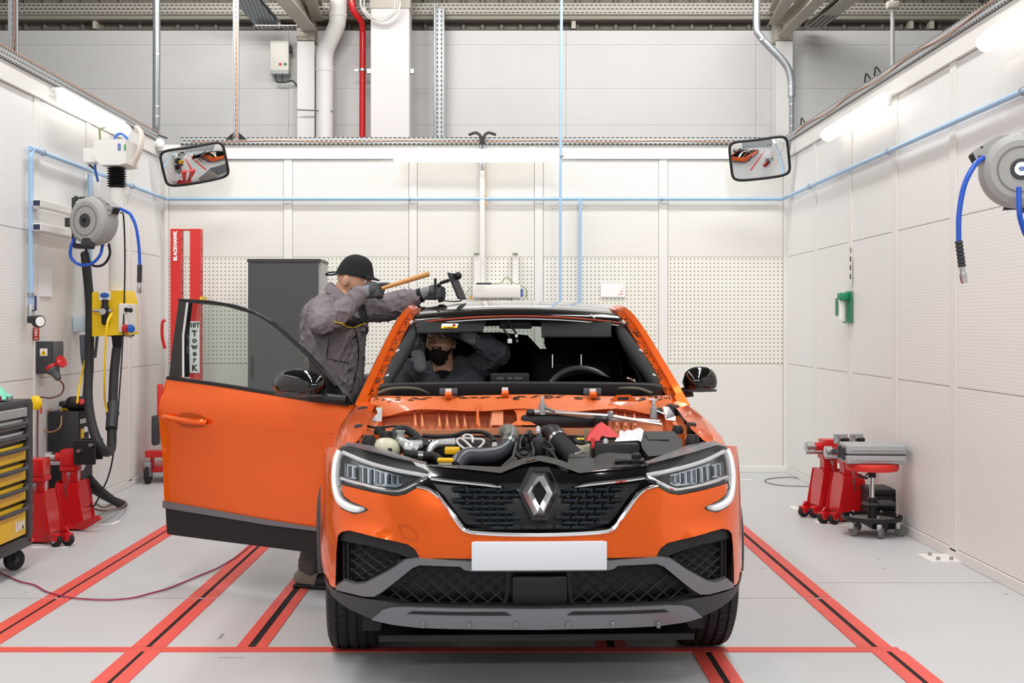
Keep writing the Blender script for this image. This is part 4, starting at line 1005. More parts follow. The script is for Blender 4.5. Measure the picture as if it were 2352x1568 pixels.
for z0_, z1_ in ((0.002, hh * .47), (hh * .52, hh)):
    sh = MB().bb((-.2, -.13, z0_), (.2, .14, z1_), .012, 3).build('shell', m_gc, gc)
    for k in range(4): MB().bb((.19, -.1 + k * .06, z0_ + .012), (.206, -.07 + k * .06, z1_ - .012), .003, 1).build('rib', m_gc, sh)
    MB().bb((-.17, -.136, (z0_ + z1_) / 2 - .006), (.18, -.128, (z0_ + z1_) / 2 + .006), .002, 1).build('front_rib', m_gc, sh)
MB().bb((-.195, -.125, hh * .46), (.195, .135, hh * .53)).build('seam', M_DGREY, gc)
for y in (-.07, .07): MB().bb((-.222, y - .02, hh * .2), (-.198, y + .02, hh * .85), .004, 1).build('latch', M_DGREY, gc)
MB().tube(crv([(-.2, -.06, hh * .5), (-.25, -.06, hh * .6), (-.275, -.03, hh * .5), (-.275, .03, hh * .5), (-.25, .06, hh * .6), (-.2, .06, hh * .5)], 4), .009, 8).build('handle', M_DGREY, gc)
for dx in (-.06, .06):
    o = MB().bb((dx - .045, .06, .56), (dx + .035, .08, .572)).bb((dx - .045, .06, .6), (dx + .035, .075, .635), .003, 1).bb((dx - .045, .12, .56), (dx + .035, .135, .63), .003, 1).bb((dx - .045, .06, .56), (dx - .03, .135, .62)).build('clamp_head', M_ALU, js4)
    MB().bb((dx, .05, .575), (dx + .045, .11, .605), .008).build('pad', M_BLACK, o)
# black stacked boxes
bY = 9.0
for k, (z0_, h_) in enumerate(((0, .135), (.135, .145))):
    o = thing('black_case', ('lower' if k == 0 else 'upper') + ' of two stacked black cases by the right wall', 'case', (W(2040, 0, bY).x - .015, bY, z0_ + .001), 0, 'stacked black cases')
    w_ = .19
    MB().bb((-w_ / 2, 0, 0), (w_ / 2, .3, h_ - .045), .008).build('body', M_BLACK, o)
    MB().bb((-w_ / 2 - .004, -.004, h_ - .045), (w_ / 2 + .004, .304, h_ - .002), .008).build('lid', M_BLACK, o)
    for i in range(7): MB().bb((-w_ / 2 + .02 + i * .023, -.006, .02), (-w_ / 2 + .03 + i * .023, .002, h_ - .06), .002, 1).build('rib', M_BLACK, o)
# a loose wire circle and a thin red cable on the floor
hose('floor_wire', [V((p.x, p.y, .005)) for p in [W(px, py, FPX * CAMH / (py - CY)) for px, py in ((1862, 1118), (1800, 1116), (1765, 1110), (1757, 1104), (1775, 1099), (1820, 1097), (1850, 1104), (1862, 1110))]], .004, mat('drab_wire', '#75716a', .6), 'thin dark wire lying in a loop near the back right corner', 'wire', 6)
hose('red_cable', [V((p.x, p.y, .0085)) for p in [W(px, py, FPX * CAMH / (py - CY)) for px, py in ((-40, 1300), (0, 1318), (45, 1338), (80, 1347), (110, 1363), (165, 1376), (240, 1381), (300, 1377), (345, 1366), (385, 1355), (415, 1343), (455, 1326), (500, 1307), (545, 1280), (575, 1256), (600, 1240))]], .0045, mat('crimson_cable', '#9c3350', .5), 'thin crimson cable meandering across the floor rails', 'cable', 6)
# ================================================================== the car
CARX, CARY, CTH = .143, 4.9, .03
car = thing('car', 'orange crossover car with bonnet and windscreen removed, black roof, front door open', 'car', (CARX, CARY, 0), CTH)
_ct, _st = math.cos(CTH), math.sin(CTH)
def CP(px, py, v):
    """car-local point (u right, v backwards from the nose, w up) seen at a photo pixel, at depth v"""
    kx, kz = (px - CX) / FPX, -(py - CY) / FPX
    # world: X = kx*Y ; local v = -(X-CARX)*st + (Y-CARY)*ct
    Y = (v + CARY * _ct - CARX * _st) / (_ct - kx * _st)
    X = kx * Y
    return V(((X - CARX) * _ct + (Y - CARY) * _st, v, CAMH + kz * Y))
def interp(tab, x):
    if x <= tab[0][0]: return tab[0][1]
    for i in range(len(tab) - 1):
        (a, fa), (b, fb) = tab[i], tab[i + 1]
        if x <= b:
            p = tab[i - 1] if i > 0 else (2 * a - b, 2 * fa - fb); n = tab[i + 2] if i + 2 < len(tab) else (2 * b - a, 2 * fb - fa)
            m0 = (fb - p[1]) / (b - p[0]) * (b - a); m1 = (n[1] - fa) / (n[0] - a) * (b - a); t = (x - a) / (b - a)
            return (2 * t**3 - 3 * t**2 + 1) * fa + (t**3 - 2 * t**2 + t) * m0 + (-2 * t**3 + 3 * t**2) * fb + (t**3 - t**2) * m1
    return tab[-1][1]
PLAN = [(0, 0), (.3, .012), (.5, .045), (.65, .1), (.75, .175), (.82, .27), (.865, .38), (.89, .5), (.902, .6), (.915, .8)]
PROF = [(.2, .05), (.3, .012), (.4, 0), (.5, 0), (.62, .012), (.75, .03), (.86, .06), (.95, .12), (1.05, .22)]
def F(u, w): return interp(PLAN, abs(u)) + interp(PROF, w)
def FP(px, py, off=0.0):
    """pixel -> (u, w) on the nose surface"""
    v = .1
    for _ in range(25):
        p = CP(px, py, v); v = .5 * v + .5 * (F(p.x, p.z) + off)
    return p.x, p.z
def fmap(off=0.0): return lambda u, w: (u, F(u, w) + off, w)
def half(pts, off=0.0):
    """pixels of the left half -> outline on the left side (u < 0)"""
    return [V(FP(px, py, off)) for px, py in pts]
def mir(poly): return [V((-p.x, p.y)) for p in poly][::-1]
def whole(poly):
    """open left-half outline starting and ending on the centre line -> full outline"""
    return list(poly) + [V((-p.x, p.y)) for p in poly[::-1] if abs(p.x) > 1e-4]

m_paint = mat('orange_metallic_paint', (.93, .13, .004), .26, .55, coat=.6)
m_inner = mat('orange_primer_inside', (.70, .15, .035), .4, .0, coat=.35, noise_amt=.1, noise_scale=10)
m_trimg = mat('satin_grey_trim', '#7b7b80', .34, .5)
m_trimd = mat('dark_satin_trim', '#3b3b40', .45, .1)
m_blk = mat('black_trim', '#111113', .45)
m_blk2 = mat('black_grained_plastic', '#1c1c1e', .6, bump=.2, bump_scale=180)
m_lens = mat('headlamp_lens', '#ffffff', .02, transmission=1.0, ior=1.3, spec=.5)
m_glass = mat('car_glass', '#cfddd7', .0, transmission=1.0, ior=1.45)
m_int = mat('black_interior', '#0c0c0d', .75)
m_int2 = mat('charcoal_interior', '#1d1e20', .7, bump=.1, bump_scale=150)
m_engine = mat('engine_black', '#151517', .5, noise_amt=.2, noise_scale=25)
m_engg = mat('dusty_black_plastic', '#3a3937', .65, noise_amt=.2, noise_scale=18)
m_plate = mat('blank_plate', '#dfe3ea', .35)

def cpart(name, mb, m, parent=None, ang=35, **k): return mb.build(name, m, parent or car, ang, **k)
BK = (0, .012, 0)

# ---- bumper skin (orange) with openings for the grille, lamps and fog ducts
hl = half([(781, 1027), (769, 1052), (764.6, 1087), (766, 1121), (774, 1153), (787.5, 1169), (813, 1180), (836, 1176), (846, 1170), (836, 1163.5), (806, 1151), (790, 1139), (783, 1123), (784, 1111), (818, 1120), (852, 1128), (907, 1138), (930, 1134), (955, 1121), (978, 1108), (991, 1098), (989, 1086), (977, 1066), (945, 1059), (907, 1050), (852, 1036), (806, 1024)])
g_out = half([(1238, 1231), (1150, 1229), (1081, 1224), (1058, 1213), (1035.5, 1181), (1010, 1144), (992, 1130), (957, 1121)]); g_out[0].x = 0
fog = half([(964, 1281), (954, 1262), (937, 1250), (872, 1234), (828, 1223), (802, 1217), (785, 1220), (777, 1228), (774, 1258), (771, 1348)])
edge = half([(758, 1345), (743, 1312)])
c_bot = V((0, FP(1238, 1283)[1]))
outl = [V((0, g_out[0].y))] + g_out[1:]                                  # down the grille edge from the centre
low_hl = half([(955, 1122), (930, 1135.5), (907, 1139.5), (852, 1129.5), (818, 1121.5), (784, 1112.5), (783, 1123), (790, 1139), (806, 1151), (836, 1163.5), (846, 1170), (836, 1177), (813, 1181.5), (787, 1170.5), (773, 1154), (765, 1122), (763.4, 1087), (767.5, 1052), (779, 1026)])
side_up = [V((-.868, low_hl[-1].y - .015)), V((-.895, low_hl[-1].y - .06)), V((-.905, .7)), V((-.905, .5))]
bump = outl + low_hl + side_up + edge[::-1] + fog[::-1] + [V((fog[0].x + .02, c_bot.y)), c_bot]
mb = MB(); full = whole(bump)
fogd = subdiv(fog[3:], .012, False)
def bmap(u, w):
    au = -abs(u); d = min(math.hypot(p.x - au, p.y - w) for p in fogd)
    rec = .016 * math.exp(-((au + .70) / .14) ** 2 - ((w - .665) / .045) ** 2)
    return (u, F(u, w) - .016 * math.exp(-(d / .032) ** 2) + rec, w)
sheet(mb, full, bmap, BK, .025)
bp_ = cpart('front_bumper', mb, m_paint, ang=50)
# tow-eye cover: shallow outline
tow = half([(910, 1202), (945, 1207), (966, 1245), (930, 1236)])
mb = MB(); mb.tube([V((p.x, F(p.x, p.y) - .001, p.y)) for p in subdiv(rnd(tow, 2), .02)], .0016, 5, closed=True); mb.build('tow_cover_seam', mat('seam_and_cup_shade', (.45, .07, .005), .5), bp_)

# ---- grille: dark well, chrome surround, inserts
gl_in = half([(1238, 1221), (1150, 1219), (1088, 1214), (1067, 1205), (1045, 1177), (1020, 1142), (1003, 1126), (989, 1106), (985, 1099)]); gl_in[0].x = 0
gtop = half([(985, 1095), (1060, 1100), (1140, 1112), (1238, 1112)]); gtop[-1].x = 0
mb = MB(); sheet(mb, whole(gl_in + gtop), fmap(.05), (0, .012, 0), .05)
gr = cpart('grille', mb, mat('grille_black', '#08090b', .3))
ch = [V((p.x, F(p.x, p.y) - .004, p.y)) for p in [V(q) for q in crv([(*p, 0) for p in half([(957, 1117), (992, 1125), (1012, 1141), (1040, 1179), (1062, 1209), (1085, 1219), (1150, 1225), (1238, 1226.5)])], 4)]]
ch = [V((p[0], F(p[0], p[1]) - .004, p[1])) for p in [(q.x, q.z) for q in ch]] if False else None
cp_ = half([(957, 1117), (975, 1120), (992, 1126), (1012, 1143), (1040, 1181), (1062, 1211), (1072, 1217), (1088, 1221), (1150, 1225), (1238, 1226.5)]); cp_[-1].x = 0
cl_ = [V((p.x, F(p.x, p.y) - .006, p.y)) for p in cp_]
cl_ = crv(cl_ + [V((-p.x, p.y, p.z)) for p in cl_[-2::-1]], 4)
n_ = len(cl_); cpart('grille_surround', MB().tube(cl_, [.004 + .006 * min(1, min(i, n_ - 1 - i) / 10) for i in range(n_)], 8), M_CHROME)
# inserts in staggered rows
rowsy = (1125, 1137, 1150, 1163, 1176, 1189, 1202, 1212)
ins = MB().prism([V((-.024, 0, -.0045)), V((.024, 0, -.0045)), V((.029, 0, .0)), V((.024, 0, .0055)), V((-.024, 0, .0055)), V((-.029, 0, 0))], (0, .03, 0))
m_ins = mat('grille_insert_gloss', '#3a4048', .1, .9)
gpoly = whole(gl_in + gtop)
first = None
for r, py in enumerate(rowsy):
    z = FP(1238, py)[1]
    for k in range(-9, 10):
        u = (k + (.5 if r % 2 else 0)) * .062
        if abs(u) < .075 + (.03 if r > 1 and r < 5 else 0) - (.05 if r > 6 else 0): continue
        if not all(inside((u + s * .03, z + t * .006), gpoly) for s in (-1, 1) for t in (-1, 1)): continue
        if first is None:
            o = first = ins.build('grille_insert', m_ins, gr)
        else:
            o = first.copy(); COL.objects.link(o); o.parent = gr
        o.location = (u, F(u, z) + .01, z); o.rotation_euler = (0, 0, math.atan2(F(u + .02, z) - F(u - .02, z), .04))
# black upper panel with the hump over the emblem
up = half([(985, 1098), (981, 1070), (1047, 1074), (1120, 1084), (1160, 1088), (1180, 1082), (1197, 1066), (1215, 1058), (1238, 1056)]); up[-1].x = 0
upl = half([(1238, 1135), (1205, 1135), (1185, 1124), (1165, 1121), (1120, 1110), (1060, 1102), (990, 1099)]); upl[0].x = 0
mb = MB(); sheet(mb, whole(upl + up), fmap(.002), (0, .03, 0), .03)
upn = cpart('grille_upper_panel', mb, M_BLACKG, ang=50)
for s in (1, -1):
    q = [V((s * p.x, F(p.x, p.y) - .003, p.y)) for p in half([(990, 1098), (1040, 1104), (1081, 1108), (1127, 1113), (1152, 1119)])]
    cpart('chrome_strip', MB().tube(crv(q, 4), [.008, .0085] + [.009] * 11 + [.008, .006, .003, .002], 8), M_CHROME)
# emblem: faceted diamond ring
def EM(px, py, off): 
    u, w = FP(px, py); return V((u, F(0, w) - off, w))
eo = [(1224, 1081), (1253, 1081), (1279, 1130), (1254, 1184), (1226, 1184), (1198.5, 1128)]
ei = [(1238.5, 1104), (1239, 1104), (1255, 1129), (1239.5, 1160), (1239, 1160), (1224, 1128)]
em = [(1233, 1092), (1247, 1090), (1268, 1130), (1248, 1172), (1234, 1172), (1211, 1128)]
mb = MB(); O = [EM(*p, .012) for p in eo]; I = [EM(*p, .012) for p in ei]; Mi = [EM(*p, .034) for p in em]; B = [EM(*p, -.01) for p in eo]
n = 6; mb.add(O + Mi + I + B, [(i, (i + 1) % n, (i + 1) % n + n, i + n) for i in range(n)] + [(i + n, (i + 1) % n + n, (i + 1) % n + 2 * n, i + 2 * n) for i in range(n)] + [(i, i + 3 * n, (i + 1) % n + 3 * n, (i + 1) % n) for i in range(n)])
emo = cpart('emblem', mb, mat('emblem_chrome', '#c9cacd', .2, 1.0), ang=10)
MB().prism([p + V((0, .008, 0)) for p in (EM(1238.5, 1100, .012), EM(1259, 1129, .012), EM(1239, 1165, .012), EM(1220, 1128, .012))], (0, .01, 0)).build('emblem_core', mat('emblem_core_black', '#0d0e11', .8), emo)
MB().prism([p + V((0, .011, 0)) for p in (EM(1216, 1072, .012), EM(1261, 1072, .012), EM(1289, 1130, .012), EM(1258, 1194, .012), EM(1222, 1194, .012), EM(1190, 1128, .012))], (0, .02, 0)).build('emblem_plinth', m_blk, emo)

# ---- number plate (blank)
a, b = CP(1083, 1310, -.022), CP(1394, 1242, -.022)
cpart('number_plate', MB().bb((a.x, -.03, a.z), (b.x, -.02, b.z), .006, 2).bb((a.x + .01, -.022, a.z + .005), (b.x - .01, .02, b.z - .005)), m_plate)

# ---- headlamps
for s in (1, -1):
    def H(pts, off): 
        return [V((s * p.x, p.y)) for p in half(pts)]
    sm = lambda off: (lambda u, w: (u, F(u, w) + off, w))
    P = [V((s * p.x, p.y)) for p in hl]
    mb = MB(); sheet(mb, P, sm(.075), (0, .02, 0), .03)
    hm = cpart('headlamp', mb, mat('headlamp_bowl', '#7c8087', .3, .7), label='clear headlamp with a bright light guide')
    # side walls of the housing
    rim = subdiv(P, .02)
    MB().grid([[V((p.x, F(p.x, p.y) + .003, p.y)) for p in rim], [V((p.x, F(p.x, p.y) + .08, p.y)) for p in rim]], True).build('housing_wall', mat('headlamp_bowl', '#7c8087', .3, .7), hm)
    mb = MB(); sheet(mb, P, sm(.0), (0, .003, 0), .03); mb.build('lens', m_lens, hm, 50)
    # dark upper shroud
    q = H([(815, 1030), (852, 1040), (907, 1054), (974, 1069), (984, 1086), (960, 1087), (905, 1076), (852, 1062), (815, 1050)], 0)
    mb = MB(); sheet(mb, q, sm(.028), (0, .01, 0), .03); mb.build('upper_shroud', mat('shroud_black', '#37383b', .4), hm)
    # C-shaped light guide
    guide = H([(782, 1036), (774, 1056), (770, 1090), (772, 1122), (780, 1148), (796, 1162), (818, 1170), (838, 1169)], 0)
    q = crv([V((p.x, F(p.x, p.y) + .014, p.y)) for p in guide], 4)
    MB().tube(q, [.018] * (len(q) - 6) + [.017, .016, .015, .013, .010, .006], 8).build('light_guide', mat('light_guide_white', '#f4f6f8', .2, spec=.6), hm)
    for pts, r in (([(788, 1040), (830, 1058), (870, 1071), (920, 1083), (984, 1094)], .0085), ([(784, 1100), (820, 1110), (860, 1120), (905, 1127), (925, 1124), (950, 1112), (980, 1098)], .009)):
        q = crv([V((p.x, F(p.x, p.y) + .016, p.y)) for p in H(pts, 0)], 4); MB().tube(q, r, 8).build('light_bar' if r < .0088 else 'chrome_bar', mat('light_guide_white', '#f4f6f8', .2, spec=.6) if r < .0088 else M_CHROME, hm)
    # reflector cups
    for k, (x0, x1, y0, y1) in enumerate(((788, 818, 1066, 1100), (822, 922, 1070, 1116))):
        q = H([(x0, y0), (x1, y0 + (x1 - x0) * .26), (x1, y1 + 2), (x1 - 14, y1 + 7), (x0, y1 - 3)], 0)
        mb = MB(); sheet(mb, q, sm(.055), (0, .008, 0), .02); cup = mb.build('reflector', mat('lamp_reflector', '#b9c6d2', .12, .9), hm)
        nf = 5 if k == 0 else 15
        for j in range(nf):
            xa = x0 + (x1 - x0) * (j + .2) / nf; xb = xa + (x1 - x0) / nf * .45; ya = y0 + (xa - x0) * .26
            q = H([(xa, ya + 4), (xb, ya + 4), (xb, y1 - 2), (xa, y1 - 2)], 0)
            mb = MB(); sheet(mb, q, sm(.035 + .008 * (j % 3)), (0, .012, 0), .03); mb.build('reflector_fin', mat('lamp_fin' if j % 2 else 'lamp_fin_dark', '#dbe6f0' if j % 2 else '#59626c', .12, .5), hm)
    q = H([(923, 1098), (955, 1100), (950, 1112), (925, 1118)], 0)
    mb = MB(); sheet(mb, q, sm(.04), (0, .008, 0), .02); mb.build('inner_block', m_trimd, hm)
    # top of the housing, sloping back to the wing
    top = [V((s * p.x, F(p.x, p.y), p.y)) for p in half([(790, 1028), (852, 1037), (907, 1051), (976, 1067)])]
    back = [V((s * p.x, p.y, p.z)) for p in (CP(800, 1012, .62), CP(862, 1024, .5), CP(915, 1042, .38), CP(985, 1064, .22))]
    MB().grid([top, [a.lerp(b, .5) + V((0, 0, .006)) for a, b in zip(top, back)], back, [p - V((0, 0, .05)) for p in back]]).build('housing_top', mat('dusty_clear_plastic', '#77767a', .25, noise_amt=.5, noise_scale=40), hm)

# ---- fog ducts, lower grille, trims, skid plate
wing = half([(771, 1345), (772, 1352), (800, 1359), (837, 1367.5), (859, 1368), (880, 1356), (948, 1302), (965, 1295.5), (1056, 1299), (1067, 1307), (1085, 1310), (1238, 1310), (1238, 1286), (1085, 1288), (958.5, 1279.5), (932, 1283.6), (893, 1310), (839, 1338), (820, 1340), (791.6, 1331)])
wing[11].x = wing[12].x = 0
wo = wing[11::-1] + wing[:11:-1]
wl_ = [wing[i] for i in list(range(12, 20)) + list(range(0, 12))]
mb = MB()
def wmap(u, w): return (u, F(u, w) - .018, w)
sheet(mb, whole(wl_), wmap, (0, .05, 0), .03)
cpart('lower_trim_wing', mb, m_trimg, ang=40)
for s in (1, -1):
    q = [V((s * p.x, p.y)) for p in half([(968, 1279), (954, 1260), (937, 1249), (872, 1234), (828, 1223), (802, 1217), (785, 1220), (777, 1228), (774, 1258), (770, 1345), (795, 1336), (822, 1342), (839, 1340), (893, 1312), (932, 1285)])]
    mb = MB(); sheet(mb, q, lambda u, w: (u, F(u, w) + .07, w), (0, .01, 0), .04)
    fd = cpart('fog_duct', mb, m_blk)
    q2 = [V((s * p.x, p.y)) for p in half([(968, 1279), (954, 1260), (937, 1249), (872, 1234), (828, 1223), (802, 1217), (785, 1220), (777, 1228), (775, 1243), (790, 1243), (860, 1256), (912, 1272), (935, 1281)])]
    mb = MB(); sheet(mb, q2, lambda u, w: (u, F(u, w) + .012, w), (0, .03, 0), .03); mb.build('duct_lip', m_blk2, fd)
    for px in (788, 797):
        a, b = [V((s * p[0], F(p[0], p[1]) + .04, p[1])) for p in (FP(px, 1246), FP(px + 1, 1335))]
        MB().tube([a, b], .006, 6).build('duct_vane', m_blk2, fd)
    fpoly = [V((s * p.x, p.y)) for p in half([(803, 1250), (905, 1275), (925, 1287), (839, 1336), (820, 1338), (803, 1332)])]
    lat = MB(); st = .05
    xs_ = [p.x for p in fpoly]; ys_ = [p.y for p in fpoly]
    for dirn in (1, -1):
        c = -2
        while c < 2:
            prev = None; run = []
            for k in range(81):
                u = min(xs_) + (max(xs_) - min(xs_)) * k / 80; w = dirn * .62 * u + c
                if inside((u, w), fpoly): run.append(V((u, F(u, w) + .045, w)))
                else:
                    if len(run) > 1: lat.tube(run[::4] + [run[-1]], .004, 4)
                    run = []
            if len(run) > 1: lat.tube(run[::4] + [run[-1]], .004, 4)
            c += st * .72
    lat.build('duct_mesh', m_blk2, fd)
# lower grille
lo = half([(1238, 1306), (1067, 1308), (1056, 1300), (965, 1297), (948, 1304), (872, 1377), (922, 1387), (1160, 1394), (1238, 1395)]); lo[0].x = lo[-1].x = 0
mb = MB(); sheet(mb, whole(lo), fmap(.09), (0, .01, 0), .06)
lg = cpart('lower_grille', mb, mat('grille_black', '#08090b', .3))
a, b = CP(1176, 1392, .03), CP(1304, 1325, .03)
MB().bb((a.x, .03, a.z), (b.x, .06, b.z), .008).build('radar_cover', m_blk, lg)
for s in (1, -1):
    poly = [V((s * p.x, p.y)) for p in half([(1165, 1312), (1067, 1310), (1056, 1302), (965, 1299), (948, 1306), (876, 1374), (922, 1385), (1160, 1392)])]
    xs_ = [p.x for p in poly]
    lat = MB()
    for dirn in (1, -1):
        c = -1.5
        while c < 2:
            run = []
            for k in range(121):
                u = min(xs_) + (max(xs_) - min(xs_)) * k / 120; w = dirn * .8 * u + c
                if inside((u, w), poly): run.append(V((u, F(u, w) + .03, w)))
                else:
                    if len(run) > 2: lat.tube(run[::6] + [run[-1]], .0036, 5)
                    run = []
            if len(run) > 2: lat.tube(run[::6] + [run[-1]], .0036, 5)
            c += .052
    lat.build('grille_mesh', m_blk2, lg)
    e0, e1 = [V((s * p[0], F(*p) + .03, p[1])) for p in (FP(1168, 1312), FP(1162, 1392))]
    MB().tube([e0, e1], .008, 6).build('mesh_frame', m_blk, lg)
# chin: dark lip with satin skid plate
lip = half([(1238, 1394), (1160, 1393), (922, 1386), (872, 1377), (830, 1371), (772, 1355), (757, 1344), (744, 1318), (748, 1334), (760, 1362), (775, 1378), (802, 1397), (854, 1419), (900, 1429), (958, 1434), (1238, 1438)]); lip[0].x = lip[-1].x = 0
mb = MB(); sheet(mb, whole(lip), lambda u, w: (u, F(u, w) - .012, w), (0, .05, 0), .035)
cpart('bumper_lip', mb, m_trimd, ang=50)
sk = half([(1238, 1395), (1100, 1394), (940, 1390), (900, 1391), (880, 1397), (854, 1419), (900, 1430), (958, 1437), (1100, 1441), (1238, 1442)]); sk[0].x = sk[-1].x = 0
mb = MB(); sheet(mb, whole(sk), lambda u, w: (u, F(u, w) - .03, w), (0, .05, 0), .03)
skp = cpart('skid_plate', mb, m_trimg, ang=40)
for s in (1, -1):
    q = [V((s * p.x, p.y)) for p in half([(935, 1405), (948, 1399), (1160, 1401), (1174, 1409), (1100, 1409)])]
    mb = MB(); sheet(mb, q, lambda u, w: (u, F(u, w) - .033, w), (0, .01, 0), .04); mb.build('skid_slot', mat('slot_navy_black', '#16171d', .5), skp)
for px in (968, 1072, 1180, 1298, 1400, 1504):
    u0, w0 = FP(px, 1428); u1, _ = FP(px + 10, 1428)
    MB().box(((u0 + u1) / 2, F(u0, w0) - .033, w0 - .004), (.016, .014, .024), Matrix.Rotation(-math.atan2(F(u1, w0) - F(u0, w0), u1 - u0) * -1, 3, 'Z'), .003, 1).build('skid_rib', m_trimg, skp)
cpart('undertray', MB().bb((-.62, .12, .2), (.62, .9, .225)).bb((-.7, .35, .19), (-.5, .42, .42)).bb((.5, .35, .19), (.7, .42, .42)), m_blk)
cpart('radiator', MB().bb((-.45, .22, .28), (.45, .26, .62)), mat('radiator_dark', '#15161a', .6))
cpart('crash_beam', MB().bb((-.55, .1, .49), (.55, .17, .53), .01), m_blk)

# ---- wings (fenders) and sides
WTOP = [(.3, .895), (.45, .922), (.6, .952), (.75, .982), (.9, 1.008), (1.1, 1.04), (1.4, 1.07), (2.2, 1.09), (3.2, 1.1), (4.4, 1.08)]
UW = [(.2, .875), (.4, .9), (.6, .908), (.75, .9), (.9, .875), (1.0, .85), (1.1, .83)]
def U0(v, w):
    k = interp([(.3, -.05), (.5, -.028), (.7, -.008), (.9, 0), (1.6, -.012), (3.0, -.01), (3.7, -.005), (4.3, -.09), (4.55, -.22)], v)
    return interp(UW, w) + k
def wingmap(s, off=0.0):
    def f(v, t):
        wt = interp(WTOP, v); r = .085
        if t < wt - r: return (s * (U0(v, t) + off), v, t)
        a = (t - (wt - r)) / r; ub = U0(v, wt - r) + off
        if a < math.pi / 2: return (s * (ub - r * (1 - math.cos(a))), v, wt - r + r * math.sin(a))
        return (s * (ub - r - (a - math.pi / 2) * r), v, wt + .012 * min(1, a - math.pi / 2))
    return f
WCV, WCW, WR = .87, .345, .345
def arc(cv, cw, r, a0, a1, n): return [V((cv + r * math.cos(R(a0 + (a1 - a0) * i / n)), cw + r * math.sin(R(a0 + (a1 - a0) * i / n)))) for i in range(n + 1)]
for s in (-1, 1):
    front = [V((.5, .33)), V((.5, .62)), V((.47, .8)), V((.44, .86)), V((.46, .93)), V((.55, 1.02))]
    topl = [V((.7, 1.085)), V((.9, 1.12)), V((1.2, 1.155)), V((1.36, 1.16))]
    rear = [V((1.44, 1.02)), V((1.46, .8)), V((1.46, .3)), V((1.3, .25))]
    ar = arc(WCV, WCW, .385, -14, 178, 22)
    poly = [V((.5, .36))] + front[1:] + topl + rear + ar
    mb = MB(); sheet(mb, poly, wingmap(s), (-s * .01, 0, 0), .045)
    wg = cpart('front_wing', mb, m_paint, ang=50)
    lipq = [V(wingmap(s, .012)(p.x, p.y)) for p in arc(WCV, WCW, .375, -16, 172, 26)]
    MB().tube(lipq, .014, 8).build('arch_lip', m_trimd, wg)
    # wheel-well liner
    rows = []
    for uu in (.86, .5):
        rows.append([V((s * uu, p.x, p.y)) for p in arc(WCV, WCW, .38, -20, 160, 20)])
    MB().grid(rows).build('wheel_liner', m_blk, wg)
# doors and rear body, right side closed; left side has the opened door aperture
ARCR = arc(3.6, .345, .385, -14, 194, 22)
def body_side(s):
    f = wingmap(s)
    if s > 0:
        poly = [V((1.47, .3)), V((1.47, 1.02)), V((1.5, 1.10)), V((2.5, 1.11)), V((2.5, .3))]
        mb = MB(); sheet(mb, poly, f, (-s * .03, 0, 0), .09); d = cpart('front_door', mb, m_paint, ang=50, label='closed orange front door')
        mb = MB(); sheet(mb, [V((1.47, .2)), V((1.47, .33)), V((2.5, .33)), V((2.5, .2))], wingmap(s, .012), (-s * .02, 0, 0), .1); mb.build('door_cladding', m_blk2, d)
    mb = MB(); sheet(mb, [V((2.51, .3)), V((2.51, 1.11)), V((3.3, 1.12)), V((3.3, .75)), V((3.2, .55)), V((3.18, .3))], f, (-s * .03, 0, 0), .09); d = cpart('rear_door', mb, m_paint, ang=50)
    mb = MB(); sheet(mb, [V((3.31, .75)), V((3.31, 1.12)), V((4.0, 1.1)), V((4.5, 1.05)), V((4.52, .5)), V((4.45, .35)), V((3.99, .3))] + arc(3.6, .345, .39, -5, 128, 14), f, (-s * .02, 0, 0), .09)
    q = cpart('rear_quarter', mb, m_paint, ang=50)
    rows = [[V((s * uu, p.x, p.y)) for p in arc(3.6, .345, .385, -20, 200, 20)] for uu in (.88, .5)]
    MB().grid(rows).build('wheel_liner', m_blk, q)
    mb = MB(); sheet(mb, [V((1.3, .2)), V((1.3, .32)), V((3.2, .32)), V((3.2, .2))], wingmap(s, -.02), (-s * .08, 0, 0), .12); cpart('sill', mb, m_blk2)
body_side(1); body_side(-1)
m_priv = mat('privacy_glass', '#0b0d0e', .05, coat=.5)
for s in (-1, 1):
    cpart('rear_side_window', MB().prism([V((s * .775, 2.58, 1.1)), V((s * .775, 3.5, 1.1)), V((s * .6, 3.35, 1.46)), V((s * .59, 2.66, 1.5))], (-s * .006, 0, 0)), m_priv)
cpart('front_door_glass', MB().prism([V((.785, 1.62, 1.1)), V((.785, 2.52, 1.1)), V((.61, 2.58, 1.49)), V((.61, 2.12, 1.475)), V((.66, 1.85, 1.36))], (-.006, 0, 0)), m_priv)
cpart('floor_pan', MB().bb((-.78, 1.2, .22), (.78, 4.3, .28)), m_blk)
cpart('rear_bumper', MB().bb((-.8, 4.35, .35), (.8, 4.52, .95), .05, 3), m_paint)

